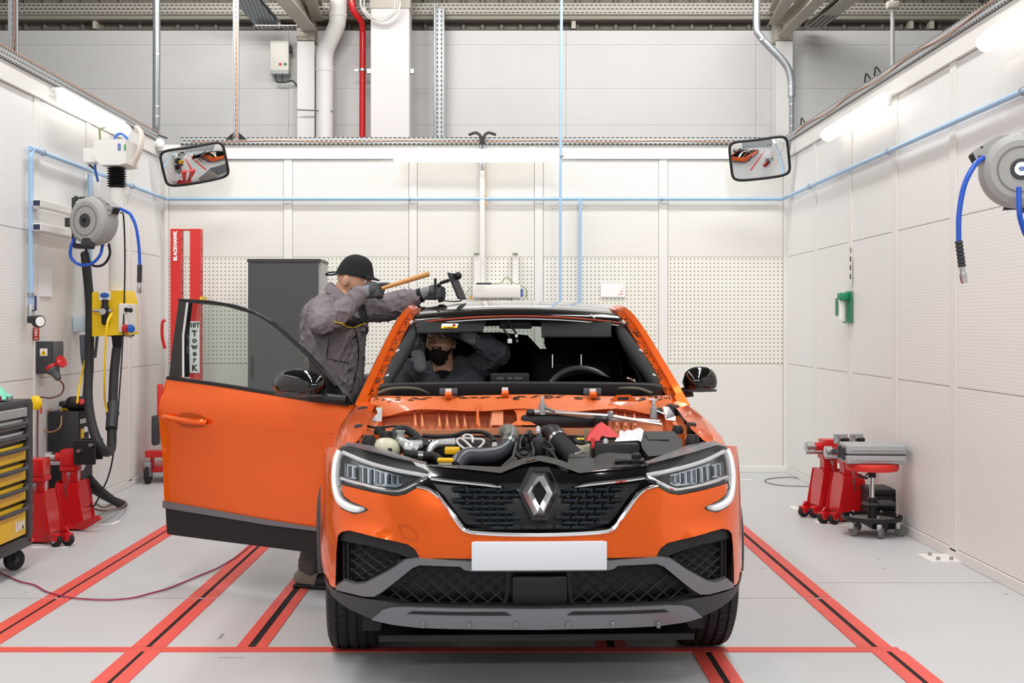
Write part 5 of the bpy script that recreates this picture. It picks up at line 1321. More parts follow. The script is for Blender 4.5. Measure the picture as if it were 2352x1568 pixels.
# ---- wheels
def wheel(u, v, steer=0.0):
    R0, Wd = .345, .225
    # tyre with circumferential grooves
    gr_ = [-.062, -.021, .021, .062]
    prof = [(.235, -.1), (.27, -.112), (.305, -.112), (.332, -.1), (R0 - .004, -.085)]
    x = -.085
    for g in gr_:
        prof += [(R0, g - .012), (R0, g - .0065), (R0 - .009, g - .005), (R0 - .009, g + .005), (R0, g + .0065)]
    prof += [(R0, .075), (R0 - .004, .085), (.332, .1), (.305, .112), (.27, .112), (.235, .1), (.23, 0), (.235, -.1)]
    t = MB().lathe(prof, (0, 0, 0), (1, 0, 0), 64, caps=False).build('wheel', mat('tyre_rubber', '#202022', .65, bump=.1, bump_scale=80), car, 30)
    t.location = (u, v, R0); t.rotation_euler = (0, 0, steer)
    sip = MB()
    for k in range(60):
        a = k * 2 * math.pi / 60
        for x0, x1, sk_ in ((-.1, -.07, .02), (-.052, -.03, -.02), (.03, .052, -.02), (.07, .1, .02)):
            r = R0 + .0006 if abs(x0) < .07 and abs(x1) < .07 else R0 - .0005
            p = []
            for xx, aa in ((x0, a - sk_ * .6), (x1, a + sk_ * .6)):
                rr = R0 + .0004 if abs(xx) < .076 else R0 - .0125 * ((abs(xx) - .076) / .024)
                p.append(V((xx, rr * math.cos(aa), rr * math.sin(aa))))
            sip.tube(p, .0017, 4)
    sip.build('tread_sipes', mat('groove_black', '#070708', .9), t, kind='stuff')
    s = 1 if u > 0 else -1
    rim = MB().lathe([(.232, -.1), (.236, -.095), (.225, -.08), (.222, .08), (.236, .095), (.232, .1)], (0, 0, 0), (1, 0, 0), 40, caps=False)
    rim.lathe([(.05, s * .07), (.05, s * .09), (.0, s * .092)], (0, 0, 0), (1, 0, 0), 24)
    for k in range(5):
        a = k * 2 * math.pi / 5
        d = V((0, math.cos(a), math.sin(a)))
        rim.tube([V((s * .08, 0, 0)) + d * .04, V((s * .085, 0, 0)) + d * .13, V((s * .075, 0, 0)) + d * .226], [.03, .024, .03], 8)
    rim.build('alloy_rim', M_ALU, t)
    MB().lathe([(.02, -.02), (.15, -.02), (.15, .02), (.02, .02)], (0, 0, 0), (1, 0, 0), 30).build('brake_disc', M_STEEL, t)
wheel(-.772, WCV, R(2)); wheel(.772, WCV, R(2)); wheel(-.78, 3.6); wheel(.78, 3.6)

# ---- engine-bay structure
cpart('bay_floor', MB().bb((-.7, .3, .5), (.7, 1.0, .53)), m_blk)
for s in (-1, 1):
    # inner wing rail with holes, strut tower
    pts = [V((s * .74, .5, .86)), V((s * .745, .8, .955)), V((s * .73, 1.05, 1.0)), V((s * .72, 1.25, 1.03))]
    rows = [[p for p in crv(pts, 4)], [p + V((-s * .05, 0, -.012)) for p in crv(pts, 4)], [p + V((-s * .055, 0, -.1)) for p in crv(pts, 4)], [p + V((-s * .12, 0, -.13)) for p in crv(pts, 4)], [p + V((-s * .125, 0, -.35)) for p in crv(pts, 4)]]
    ir = cpart('inner_wing', MB().grid(rows), m_inner, recalc=False)
    tw_ = MB().lathe([(.12, .7), (.1, .84), (.075, .855), (.0, .86)], (s * .6, .86, 0), n=28).build('strut_tower', m_inner, ir)
    MB().lathe([(.03, .855), (.03, .885), (.018, .89), (.0, .89)], (s * .6, .86, 0), n=16).build('strut_nut', m_engine, tw_)
    q = CP(848, 1002, .72); q.x *= -s if s > 0 else 1
    MB().lathe([(.04, -.04), (.03, -.03), (.03, .02), (.036, .03)], (s * .655, .72, .93), n=18).build('bump_stop_cup', m_inner, ir)
    MB().lathe([(.024, .0), (.026, .02), (.018, .04)], (s * .655, .72, .955), n=16).build('rubber_stop', m_blk, ir)
    MB().lathe([(.03, -.02), (.032, .01), (.028, .03), (.02, .045)], (s * .69, .55, .925), n=16).build('lamp_adjuster', m_engine, ir)
    # bonnet stay (gas strut)
    a, b = (CP(838, 950, 1.1), CP(824, 990, .78)) if s < 0 else (CP(1562, 945, 1.1), CP(1588, 985, .78))
    gs = cpart('gas_strut', MB().tube([a, a.lerp(b, .62)], .013, 12).tube([a.lerp(b, .6), b], .006, 10), m_engine)
    MB().box(b, (.04, .05, .06), None, .01).build('strut_mount', m_engine, gs)
    # pale bonnet-hinge brackets
    a = CP(863, 950, 1.06) if s < 0 else CP(1537, 948, 1.06)
    MB_ = MB().prism([a + V((-.03 * -s * -1, 0, .03)), a + V((.0, 0, .028)), a + V((.03, 0, -.015)), a + V((.028, -.02, -.035)), a + V((-.02, -.02, -.03))], (0, .012, .0))
    cpart('hinge_bracket', MB_, mat('zinc_plate', '#cfd0d4', .3, .6))
    # black gap and wiring under the hinge
    a = CP(836, 955, 1.18) if s < 0 else CP(1545, 950, 1.18)
    cpart('hinge_well', MB().box(a, (.05, .12, .09), None, .01), m_blk)
# cowl: upper lip, plenum back wall, lower rail
def pl3(pts): return [CP(*p) for p in pts]
cowl_top = pl3([(850, 925, 1.24), (880, 920, 1.2), (960, 921, 1.15), (1100, 919, 1.12), (1202, 917, 1.11), (1300, 918, 1.12), (1420, 921, 1.15), (1510, 920, 1.2), (1545, 918, 1.24)])
cowl_back = [p + V((0, .06, .02)) for p in cowl_top]
cowl_low = pl3([(855, 948, 1.22), (885, 956, 1.16), (960, 940, 1.11), (1100, 944, 1.08), (1202, 938, 1.07), (1300, 946, 1.08), (1420, 938, 1.11), (1500, 952, 1.16), (1540, 945, 1.22)])
cw_ = cpart('cowl', MB().grid([crv(cowl_back, 5), crv(cowl_top, 5), crv(cowl_low, 5), [p + V((0, .03, -.004)) for p in crv(cowl_low, 5)]]), m_inner, recalc=False, ang=60, label='orange cowl panel with torn sealant along the windscreen edge')
# sealant residue: black blotches along the top edge
sl = MB(); rs = random.Random(3)
cc_ = crv(cowl_top, 12); cb_ = crv(cowl_back, 12)
for k in range(60):
    i = rs.randrange(2, len(cc_) - 3); f0 = rs.random() * .8; p = cc_[i].lerp(cb_[i], f0); q = cc_[i + 2].lerp(cb_[i + 2], min(1, f0 + rs.uniform(-.1, .2)))
    sl.tube([p + V((0, 0, .001)), p.lerp(q, .5) + V((0, 0, .003)), q + V((0, 0, .001))], [.002, rs.uniform(.003, .007), .002], 5, flat=.5)
sl.build('sealant_residue', m_blk, cw_, kind='stuff')
for x0, y0, x1, y1, v in ((888, 918, 905, 926, 1.19), (918, 922, 930, 928, 1.17), (1490, 916, 1508, 926, 1.19)):
    a, b = CP(x0, y1, v), CP(x1, y0, v); MB().box((a + b) / 2 + V((0, .01, .006)), (abs(b.x - a.x), .03, .008), Matrix.Rotation(.3, 3, 'Z'), .003).build('clear_film_scrap', mat('clear_film', '#d9d9dc', .15), cw_)
pv = pl3([(858, 948, 1.2), (900, 948, 1.17), (1000, 938, 1.16), (1100, 938, 1.15), (1202, 935, 1.15), (1300, 938, 1.15), (1400, 936, 1.16), (1500, 946, 1.17), (1540, 945, 1.2)])
pb_ = pl3([(868, 988, 1.0), (905, 988, .97), (1000, 986, .95), (1100, 984, .94), (1202, 981, .94), (1300, 983, .94), (1400, 986, .95), (1500, 990, .97), (1532, 990, 1.0)])
mid = [a.lerp(b, .75) + V((0, .1, -.05)) for a, b in zip(pv, pb_)]
m_prim = mat('thin_orange_primer', '#dd8f68', .45, noise_amt=.12, noise_scale=12)
fw = cpart('firewall', MB().grid([crv(pv, 4), crv([a + V((0, .06, -.02)) for a in pv], 4), crv(mid, 4), crv([p + V((0, .02, -.03)) for p in pb_], 4), crv(pb_, 4), crv([p + V((0, -.015, 0)) for p in pb_], 4), crv([p + V((0, -.012, -.04)) for p in pb_], 4), crv([p + V((0, .03, -.45)) for p in pb_], 4)]), m_prim, recalc=False, ang=40)
cpart('bulkhead_shade', MB().grid([crv([p + V((0, -.02, -.03)) for p in pb_], 4), crv([p + V((0, -.022, -.45)) for p in pb_], 4)]), m_blk, recalc=False)  # black sheet put in as the shade between firewall rail and engine
for px in (950, 966, 1006, 1024, 1047, 1065, 1100, 1128, 1150, 1420, 1440, 1462):
    a, b = CP(px, 942, 1.09), CP(px + (4 if px < 1100 else 0), 981, .99)
    MB().tube([a + V((0, .1, 0)), b + V((0, .04, -.0))], [.004, .007], 6).build('firewall_rib', m_prim, fw)
a, b = CP(1096, 976, .97), CP(1098, 925, 1.09); MB().tube([a, b], .006, 6).build('drain_rib', m_inner, fw)
mb = MB().prism(pl3([(1178, 938, 1.08), (1224, 935, 1.08), (1218, 950, 1.06), (1218, 968, 1.0), (1232, 976, .96), (1172, 976, .96), (1188, 966, 1.0), (1186, 950, 1.06)]), (0, .02, 0)); mb.build('cowl_brace', m_inner, fw)
mb = MB().prism(pl3([(1130, 940, 1.1), (1156, 940, 1.1), (1156, 976, 1.02), (1128, 976, 1.02)]), (0, .008, 0)); mb.build('stamped_panel', m_prim, fw)
mb = MB(); a = CP(1285, 968, 1.0); mb.box(a + V((0, .03, 0)), (.36, .06, .06), None, .02); cpart('blower_intake', mb, m_engine)
cpart('plenum_opening', MB().box(CP(1265, 960, 1.05), (.22, .02, .05)), m_blk)
for px, py in ((1030, 903), (1160, 900), (1362, 903)):
    a = CP(px, py, 1.14); t = MB().box(a + V((0, .0, -.008)), (.036, .03, .03), None, .004).build('clip_tab', m_paint, cw_)
    MB().box(a + V((0, .01, .012)), (.03, .01, .018), None, .003).build('white_clip', M_WHITE, t)
    if px != 1160: MB().box(a + V((0, .03, .008)), (.085, .02, .03), None, .004).build('clip_bracket', mat('slate_bracket', '#55585f', .5), t)
a, b = CP(1440, 922, 1.13), CP(1455, 906, 1.13)
t = MB().prism(pl3([(1400, 922, 1.125), (1416, 907, 1.125), (1448, 906, 1.125), (1462, 922, 1.125)]), (0, .01, 0)).build('id_tab', m_paint, cw_)
MB().prism(pl3([(1417, 918, 1.124), (1421, 912, 1.124), (1444, 912, 1.124), (1444, 918, 1.124)]), (0, -.002, 0)).build('id_plate', m_blk, t)

# wiper linkage
wk = cpart('wiper_linkage', MB().tube([CP(1224, 947, 1.02), CP(1250, 944, 1.02), CP(1400, 962, 1.0), CP(1515, 969, 1.0)], [.014, .012, .012, .012], 10), M_ALU)
MB().tube([CP(1275, 947, 1.0), CP(1402, 955, .99)], .009, 8).tube([CP(1402, 955, .99), CP(1520, 975, .98)], .008, 8).build('link_rod', M_STEEL, wk)
for px, py in ((1246, 937), (1502, 945)):
    p = CP(px, py, 1.02)
    MB().lathe([(.018, -.03), (.018, .02), (.009, .022), (.009, .05), (.006, .056)], p, n=16).build('wiper_spindle', M_ALU, wk)
    MB().tube([p + V((0, 0, .01)), p + V((.06, -.02, -.015))], .01, 8, flat=.5).build('crank_arm', M_STEEL, wk)
p = CP(1380, 965, .98); MB().lathe([(.03, -.05), (.035, -.02), (.035, .01), (.015, .02)], p, n=20).build('wiper_motor', m_engine, wk)
p = CP(1402, 953, .99); MB().lathe([(.016, -.01), (.016, .015), (.006, .02)], p, n=14).build('pivot', M_STEEL, wk)
p = CP(1219, 947, 1.02); MB().lathe([(.02, -.012), (.024, 0), (.015, .015)], p, n=14).build('rubber_mount', m_engine, wk)
p = CP(1512, 942, 1.03); MB().lathe([(.02, -.02), (.022, 0), (.012, .012)], p, n=14).build('rubber_mount', m_engine, wk)

# ---- engine and ancillaries
eng = cpart('engine', MB().bb(CP(960, 1060, .62), CP(1300, 1015, .62) + V((0, .25, 0)), .02).bb((-.55, .55, .5), (.6, .93, .80), .03), m_engine)
def eb(name, x0, y0, x1, y1, v, d, m, bev=.008, par=eng):
    a, b = CP(x0, y1, v), CP(x1, y0, v)
    return MB().bb(a, b + V((0, d, 0)), bev).build(name, m, par)
def et(name, pts, r, m, par=eng, n=10, sub=5):
    q = crv(pl3(pts), sub); rr = r
    if isinstance(r, list):
        k = len(r) - 1; rr = [r[min(k, int(i / (len(q) - 1) * k))] * (1 - ((i / (len(q) - 1) * k) % 1)) + r[min(k, int(i / (len(q) - 1) * k) + 1)] * ((i / (len(q) - 1) * k) % 1) for i in range(len(q))]
    return MB().tube(q, rr, n).build(name, m, par)
# coolant bottle
p = CP(886, 1032, .56)
cb2 = MB().ball(p, (.062, .06, .052), 24, 14).build('coolant_bottle', mat('milky_plastic', '#c9c5ac', .4), car)
MB().lathe([(.028, .03), (.028, .055), (.024, .066)], p + V((.0, .02, .01)), n=20).build('bottle_cap', m_engine, cb2)
MB().bb(p + V((.012, -.064, -.03)), p + V((.03, -.054, .012)), .004).build('level_tag', m_blk, cb2)
et('coolant_hose', [(903, 1022, .6), (905, 1000, .66), (916, 987, .7), (935, 988, .72), (958, 1005, .7), (975, 1030, .62)], .019, M_BLACKR)
et('thermostat_housing', [(914, 1006, .58), (926, 1016, .56), (944, 1028, .55), (958, 1034, .55)], [.016, .02, .022, .026], M_ALU)
eb('thermostat_block', 934, 1012, 972, 1032, .6, .06, M_ALU, .012)
p = CP(919, 1000, .58); MB().lathe([(.018, -.02), (.018, .012), (.022, .014), (.022, .022)], p, n=16).build('bleed_screw', M_ALU, eng)
p = CP(938, 1026, .53); MB().lathe([(.022, -.005), (.022, .004), (.012, .01)], p, (0, -1, .6), n=16).build('bleed_cap', M_ALU, eng)
et('lower_coolant_hose', [(930, 1040, .48), (950, 1044, .47), (975, 1046, .47), (995, 1046, .48), (1010, 1056, .46), (1014, 1068, .44)], .017, M_BLACKR)
q = pl3([(960, 1045, .47), (972, 1046, .47)]); MB().tube(q, .0195, 14).build('hose_clamp', M_STEEL, eng)
# silver engine cover bracket with check strip
et('engine_bracket', [(985, 1040, .55), (992, 1026, .57), (1008, 1018, .6), (1046, 1016, .6)], [.012, .016, .018, .02], M_ALU)
eb('intake_casting', 1003, 1010, 1046, 1025, .62, .06, M_ALU, .01)
ck = eb('check_label', 984, 1010, 1008, 1018, .6, .006, M_PAPER, 0)
for i in range(6):
    for j in range(2):
        if (i + j) % 2: eb('check', 984 + i * 4, 1010 + j * 4, 988 + i * 4, 1014 + j * 4, .5985, .001, M_INK, 0, ck)
m_yc = mat('yellow_cap', '#f2b90f', .4)
eb('oil_cover', 1021, 1028, 1056, 1044, .5, .05, m_yc, .006)
wc = eb('washer_neck', 1007, 1061, 1038, 1075, .36, .05, mat('milky_plastic', '#c9c5ac', .4), .004)
eb('washer_cap', 1004, 1054, 1042, 1062, .355, .06, m_yc, .004, wc)
for pts in ([(1068, 1032, .55), (1052, 1018, .58), (1050, 1010, .6), (1060, 1007, .6), (1078, 1022, .58), (1088, 1034, .55)], [(1098, 1030, .56), (1110, 1018, .58), (1110, 1010, .6), (1095, 1008, .62), (1070, 1006, .64), (1064, 1002, .66), (1072, 998, .66), (1084, 1002, .64), (1086, 1016, .6)], [(1108, 1040, .52), (1120, 1034, .52), (1136, 1030, .54)]):
    et('fuel_line', pts, .0055, mat('pale_fuel_line', '#c7c3bf', .4), n=8)
eb('fuel_pump', 1064, 1028, 1096, 1042, .53, .05, M_ALU, .012)
p = CP(1136, 1026, .55); MB().lathe([(.012, -.03), (.012, .01), (.008, .02)], p, n=12).build('sensor', mat('pale_fuel_line', '#c7c3bf', .4), eng)
et('wiring_loom', [(970, 1000, .7), (1000, 1002, .7), (1040, 1000, .7), (1070, 992, .72), (1105, 992, .72), (1126, 1000, .7), (1136, 1014, .62)], .009, m_engine)
et('wiring_loom', [(840, 978, .9), (870, 982, .85), (910, 978, .8), (940, 984, .76), (958, 1000, .7), (945, 1008, .66), (900, 1012, .62), (872, 1018, .58)], .005, m_engine)
# intercooler pipe
m_ip = mat('slate_intake_pipe', '#41444a', .32, noise_amt=.1)
et('intake_pipe', [(1046, 1072, .38), (1056, 1056, .42), (1076, 1047, .47), (1110, 1046, .5), (1140, 1042, .54), (1162, 1028, .6), (1172, 1008, .68)], [.03, .033, .034, .034, .034, .033, .032], m_ip, n=18)
et('intake_elbow', [(1171, 1012, .67), (1174, 998, .72), (1168, 990, .76), (1158, 996, .78)], .034, mat('dull_pipe_collar', '#6a6964', .45), n=18)
q = pl3([(1164, 1024, .615), (1168, 1018, .64)]); MB().tube(q, .036, 18).build('pipe_band', M_STEEL, eng)
# centre black components
p = CP(1204, 1040, .48); tb = MB().lathe([(.036, -.05), (.036, .0), (.03, .004), (.028, -.004), (.016, -.004), (.014, .003), (.0, .003)], p, (0, -.6, 1), 28).build('turbo_cap', m_engine, eng)
for i, (x0, y0, x1, y1, v) in enumerate(((1184, 1004, 1194, 1050, .55), (1198, 1000, 1208, 1026, .6), (1212, 992, 1226, 1020, .62), (1226, 1010, 1250, 1050, .52), (1252, 1030, 1276, 1056, .5), (1228, 1048, 1264, 1060, .45), (1140, 1030, 1160, 1050, .6), (1210, 1044, 1226, 1060, .48))):
    eb('engine_module', x0, y0, x1, y1, v, .06, m_engine, .01)
for pts in ([(1208, 1000, .62), (1214, 990, .66), (1222, 998, .66), (1224, 1020, .6)], [(1196, 1040, .5), (1194, 1016, .56), (1202, 1000, .6)], [(1222, 1016, .56), (1226, 1036, .5), (1222, 1056, .46)], [(1226, 1020, .56), (1250, 1028, .52), (1268, 1040, .48), (1278, 1054, .46)], [(1240, 1008, .6), (1262, 1020, .56), (1272, 1032, .52)], [(1150, 1014, .64), (1140, 1024, .6), (1150, 1036, .56)], [(1178, 1052, .46), (1186, 1020, .54), (1190, 1006, .6)]):
    et('cable', pts, .007, m_engine, n=8)
eb('grey_connector', 1233, 996, 1245, 1022, .58, .02, mat('slate_bracket', '#55585f', .5), .004)
eb('alloy_mount', 1228, 1050, 1262, 1058, .44, .05, M_ALU, .006)
p = CP(1236, 994, .58); MB().lathe([(.012, 0), (.012, .02), (.006, .03)], p, n=12).build('glow_plug', M_STEEL, eng)
# corrugated air hose on the right
q0, q1 = CP(1283, 1014, .66), CP(1322, 1052, .46)
pr = []; Lq = (q1 - q0).length
for k in range(11):
    h = Lq * k / 10; pr += [(.036, h), (.041, h + Lq * .03), (.041, h + Lq * .06), (.036, h + Lq * .09)]
MB().lathe(pr, q0, q1 - q0, 24).build('corrugated_hose', M_BLACKR, eng)
et('air_elbow', [(1250, 990, .78), (1270, 994, .74), (1283, 1010, .67)], [.026, .04, .042], m_engine, n=16)
MB().tube(pl3([(1280, 1009, .675), (1284, 1013, .66)]), .044, 18).build('hose_clamp', M_STEEL, eng)
MB().tube(pl3([(1326, 1052, .455), (1334, 1056, .44)]), .036, 18).build('hose_clamp', M_STEEL, eng)
# air box, snorkel, slam panel
slam = cpart('slam_panel', MB().grid([pl3([(985, 1070, .1), (1060, 1076, .07), (1150, 1086, .05), (1200, 1066, .06), (1238, 1058, .06), (1276, 1066, .06), (1330, 1086, .05), (1420, 1078, .07), (1490, 1070, .1)]), pl3([(985, 1066, .2), (1060, 1068, .2), (1150, 1072, .18), (1200, 1052, .2), (1238, 1046, .2), (1276, 1052, .2), (1330, 1072, .18), (1420, 1068, .2), (1490, 1066, .2)]), pl3([(985, 1072, .25), (1060, 1074, .25), (1150, 1074, .25), (1200, 1062, .25), (1238, 1058, .25), (1276, 1062, .25), (1330, 1076, .25), (1420, 1074, .25), (1490, 1072, .25)])]), m_engg, recalc=False, ang=60)
MB().prism(pl3([(1152, 1072, .2), (1176, 1050, .22), (1188, 1052, .22), (1188, 1072, .2)]), (0, .04, 0)).build('latch_bracket', m_engg, slam)
sn_ = MB().grid([[V(p) for p in pl3([(1308, 1048, .3), (1350, 1044, .3), (1362, 1052, .3)])], [V(p) for p in pl3([(1304, 1060, .22), (1352, 1056, .22), (1366, 1062, .22)])], [V(p) for p in pl3([(1306, 1086, .1), (1352, 1084, .1), (1366, 1086, .12)])]])
sn_.build('air_snorkel', m_engg, slam, 50, recalc=False)
eb('snorkel_body', 1308, 1046, 1360, 1080, .26, .1, m_engg, .015, slam)
ab = cpart('air_box', MB().prism(pl3([(1362, 1072, .28), (1380, 1046, .38), (1400, 1041, .4), (1455, 1044, .4), (1480, 1052, .36), (1480, 1074, .26)]), (0, .18, -.01)), m_engg)
p = CP(1462, 1056, .3); MB().lathe([(.03, -.03), (.03, .0), (.02, .005), (.02, .022), (.012, .03)], p, n=8).build('fixing_nut', m_engine, ab)
et('air_box_hose', [(1412, 1060, .3), (1440, 1058, .3), (1458, 1060, .3)], .009, m_engine, ab)
# battery
a, b = CP(1364, 1050, .5), CP(1470, 1018, .5)
bt = cpart('battery', MB().bb((a.x, .5, a.z - .1), (b.x, .68, b.z), .01), m_engine)
rc = MB().prism(pl3([(1348, 1012, .56), (1352, 1000, .57), (1372, 978, .6), (1384, 970, .62), (1404, 984, .6), (1424, 1004, .57), (1396, 1004, .57), (1382, 1000, .57), (1376, 1012, .56)]), (0, .05, .0))
rc.build('terminal_cover', mat('red_plastic', '#d8393c', .45), bt)
MB().lathe([(.012, 0), (.012, .03), (.006, .04)], CP(1391, 1028, .52), n=12).bb(CP(1383, 1030, .52), CP(1402, 1022, .52) + V((0, .03, 0)), .004).build('terminal_clamp', M_ALU, bt)
MB().bb(CP(1358, 1030, .5), CP(1366, 1016, .5) + V((0, .02, 0)), .004).lathe([(.01, 0), (.008, .02)], CP(1362, 1016, .51), n=10).build('red_terminal', mat('red_plastic', '#d8393c', .45), bt)
ppr = MB(); rows = []
for j in range(7):
    rows.append([CP(1418 + i * 9 + j * 1.2, 1014 - j * 4.5 + 3 * math.sin(i * 1.1 + j), .55 + j * .02) + V((0, 0, .012 * noise.noise(V((i * .7, j * .7, 1))))) for i in range(7)])
pp = tag(ppr.grid(rows).build('plastic_bag', mat('clear_film', '#d9d9dc', .15), recalc=False), 'crumpled clear bag and paper lying on the car battery', 'bag')
pp.parent = None; pp.data.transform(Matrix.Translation(V((CARX, CARY, 0))) @ Matrix.Rotation(CTH, 4, 'Z')); rebase(pp, W(1440, 1012, 5.46))
MB().prism([at(pp, W(*q)) for q in ((1412, 1014, 5.44), (1470, 1011, 5.46), (1462, 1002, 5.52), (1420, 1002, 5.5))], (0, 0, .002)).build('paper', M_PAPER, pp)
# fuse box
fbx = cpart('fuse_box', MB().prism(pl3([(1462, 990, .68), (1548, 990, .68), (1568, 1012, .66), (1566, 1040, .5), (1490, 1048, .48), (1476, 1030, .52)]), (0, .06, -.05)), m_engg, label='dusty black fuse box lid')
MB().prism([p + V((0, -.006, .006)) for p in pl3([(1482, 1000, .64), (1530, 1000, .64), (1536, 1012, .6), (1490, 1012, .6)])], (0, .004, -.004)).build('lid_relief', m_engg, fbx)
# brake fluid reservoir
p = CP(1333, 1012, .74)
br = cpart('brake_reservoir', MB().bb(p + V((-.03, -.03, -.09)), p + V((.05, .04, -.015)), .01), mat('milky_plastic', '#c9c5ac', .4))
MB().lathe([(.03, -.02), (.03, .004), (.026, .008), (.0, .008)], p, (0, -.5, 1), 24).build('reservoir_cap', m_blk, br)
pc = p + V((0, -.5, 1)).normalized() * .009
for dx, dy in ((-.01, .006), (.008, .006), (-.006, -.01), (.01, -.008)): MB().box(pc + V((dx, dy, .001)), (.011, .01, .002), Matrix.Rotation(.46, 3, 'X')).build('cap_symbol', M_YEL, br)
eb('reservoir_bracket', 1342, 984, 1352, 1020, .72, .01, mat('drab_metal', '#8a8468', .5), .002, br)

# ---- greenhouse: pillars, roof, headliner
APIL = [(815, 932, 1.3), (828, 905, 1.36), (842, 876, 1.42), (870, 818, 1.6), (893, 770, 1.76), (917, 729, 1.9), (936, 707, 2.03), (947, 701, 2.2)]
for s in (-1, 1):
    q = pl3(APIL)
    q = crv([V((s * abs(p.x), p.y, p.z)) for p in q], 6)
    # pillar section: outer flank, front flange, inner return
    rows = []
    for i, p in enumerate(q):
        t = i / (len(q) - 1); wd_ = .085 * (1 - .35 * t) + (.03 if t < .12 else 0)
        inn = V((-s, .0, 0))
        rows.append([p + V((s * .006, .09, -.01)), p + V((s * .008, .035, .0)), p + V((0, 0, .004)), p + inn * wd_ * .45 + V((0, -.006, -.004)), p + inn * wd_ * .55 + V((0, .015, -.012)), p + inn * wd_ + V((0, .02, -.016)), p + inn * wd_ + V((0, .05, -.02)), p + inn * wd_ * .4 + V((0, .09, -.02))])
    ap_ = cpart('windscreen_pillar', MB().grid(rows, True), m_paint, recalc=True, ang=40)
    # torn adhesive on the flange
    ad = MB(); rs = random.Random(5 + s)
    for k in range(150):
        i = rs.randrange(2, len(q) - 6); f0 = rs.random(); t0_ = rs.random() * .6
        p = rows[i][4].lerp(rows[i][5], f0).lerp(rows[i + 1][4].lerp(rows[i + 1][5], f0), t0_); p2 = p + (rows[i + 1][4] - rows[i][4]) * rs.uniform(.2, .6) + V((rs.uniform(-.006, .006), 0, 0))
        ad.tube([p + V((0, -.002, 0)), p2 + V((0, -.002, 0))], [.001, rs.uniform(.0015, .0035)], 5)
    ad.build('adhesive_residue', m_blk, ap_, kind='stuff')
    for k in (14, 20, 29):
        p = rows[min(k, len(rows) - 1)][5]; MB().tube([p, p + V((-s * .015, 0, .012))], .006, 8).build('white_clip', M_WHITE, ap_)
    p, p2 = rows[25][6], rows[31][6]
    MB().tube([p + V((-s * .012, .03, 0)), p2 + V((-s * .012, .03, 0))], .013, 12).build('curtain_airbag', mat('ivory_fabric', '#d8d2c8', .7), ap_)
    # charcoal inner trim
    tq = [(p[0], p[1]) for p in ()]
    tr = crv([V((s * abs(p.x), p.y, p.z)) for p in pl3([(880, 893, 1.45), (893, 868, 1.52), (918, 822, 1.68), (938, 785, 1.82), (950, 755, 1.95), (954, 742, 2.02)])], 5)
    MB().tube(tr, [.02 + .018 * math.sin(math.pi * min(1, i / (len(tr) - 1) * 1.0)) for i in range(len(tr))], 12).build('pillar_trim', m_int2, ap_)
    # roof rail and door-frame line back to the tail
    rr_ = crv([V((s * abs(q[-1].x), 2.2, q[-1].z - .012)), V((s * .585, 2.6, 1.515)), V((s * .575, 3.1, 1.52)), V((s * .56, 3.6, 1.42)), V((s * .6, 4.1, 1.2)), V((s * .62, 4.35, 1.08))], 5)
    cpart('roof_rail', MB().tube(rr_, [.014, .018, .022, .026] + [.03] * (len(rr_) - 4), 10), m_paint)
    cpart('centre_pillar', MB().tube(crv([V((s * .58, 2.62, 1.52)), V((s * .7, 2.58, 1.25)), V((s * .78, 2.55, 1.05)), V((s * .8, 2.52, .5))], 5), [.05] * 16, 8), m_blk)
    cpart('rear_pillar', MB().prism([V((s * .6, 3.3, 1.49)), V((s * .58, 3.75, 1.38)), V((s * .62, 4.35, 1.08)), V((s * .78, 3.85, 1.1)), V((s * .78, 3.5, 1.11))], (-s * .04, 0, 0)), m_blk)
    if s > 0:
        mb = MB().tube(crv([V((s * .79, 1.52, 1.09)), V((s * .735, 1.62, 1.17)), V((s * .655, 1.85, 1.36)), V((s * .615, 2.05, 1.47)), V((s * .605, 2.25, 1.5)), V((s * .61, 2.55, 1.5)), V((s * .78, 2.5, 1.1))], 5), .022, 8)
        mb.build('door_frame', m_blk, [c for c in car.children if c.name.startswith('front_door')][0])
# roof
ZR = [(1.93, 1.503), (2.0, 1.523), (2.15, 1.547), (2.4, 1.571), (2.7, 1.58), (3.0, 1.568), (3.3, 1.525), (3.5, 1.47)]
UR = [(1.93, .545), (2.05, .565), (2.4, .585), (3.0, .585), (3.5, .56)]
def rv(v, k):
    u = interp(UR, v) * k; bow = .035 * (1 - k * k) + (0 if v > 2.0 else 0)
    return V((u, v - .05 * (1 - k * k) * max(0, (2.4 - v) / .47), interp(ZR, v) - .032 + bow))
vs_ = [1.93 + (3.5 - 1.93) * i / 22 for i in range(23)]
rows = [[rv(v, k / 12) for k in range(-12, 13)] for v in vs_]
rows = [[p + V((0, .02, -.018)) for p in rows[0]], [p + V((0, -.004, -.012)) for p in rows[0]]] + rows
rf = cpart('roof', MB().grid(rows), mat('black_roof_paint', '#0a0a0b', .12, coat=.8), recalc=False, ang=60)
hl_rows = [[rv(v, k / 12) - V((0, -.03, .042)) for k in range(-12, 13)] for v in vs_]
cpart('headliner', MB().grid([[p + V((0, -.015, .025)) for p in hl_rows[0]]] + hl_rows), m_int2, recalc=False)
q = [rv(1.93, k / 12) + V((0, -.006, -.022)) for k in range(-12, 13)]
cpart('roof_edge_flange', MB().tube(q, .006, 6), mat('rust_red_primer', '#a8442c', .6, noise_amt=.4, noise_scale=30))
q = [rv(1.93, k / 12) + V((0, .0, -.036)) for k in range(-12, 13)]
cpart('headliner_edge', MB().tube(q, .0035, 6), M_PAPER)
for s in (-1, 1): pass
a = CP(1357, 722, 1.9); cpart('loose_clip', MB().tube(crv([a, a + V((.012, -.005, -.012)), a + V((.02, 0, -.02))], 4), .004, 6), M_WHITE)
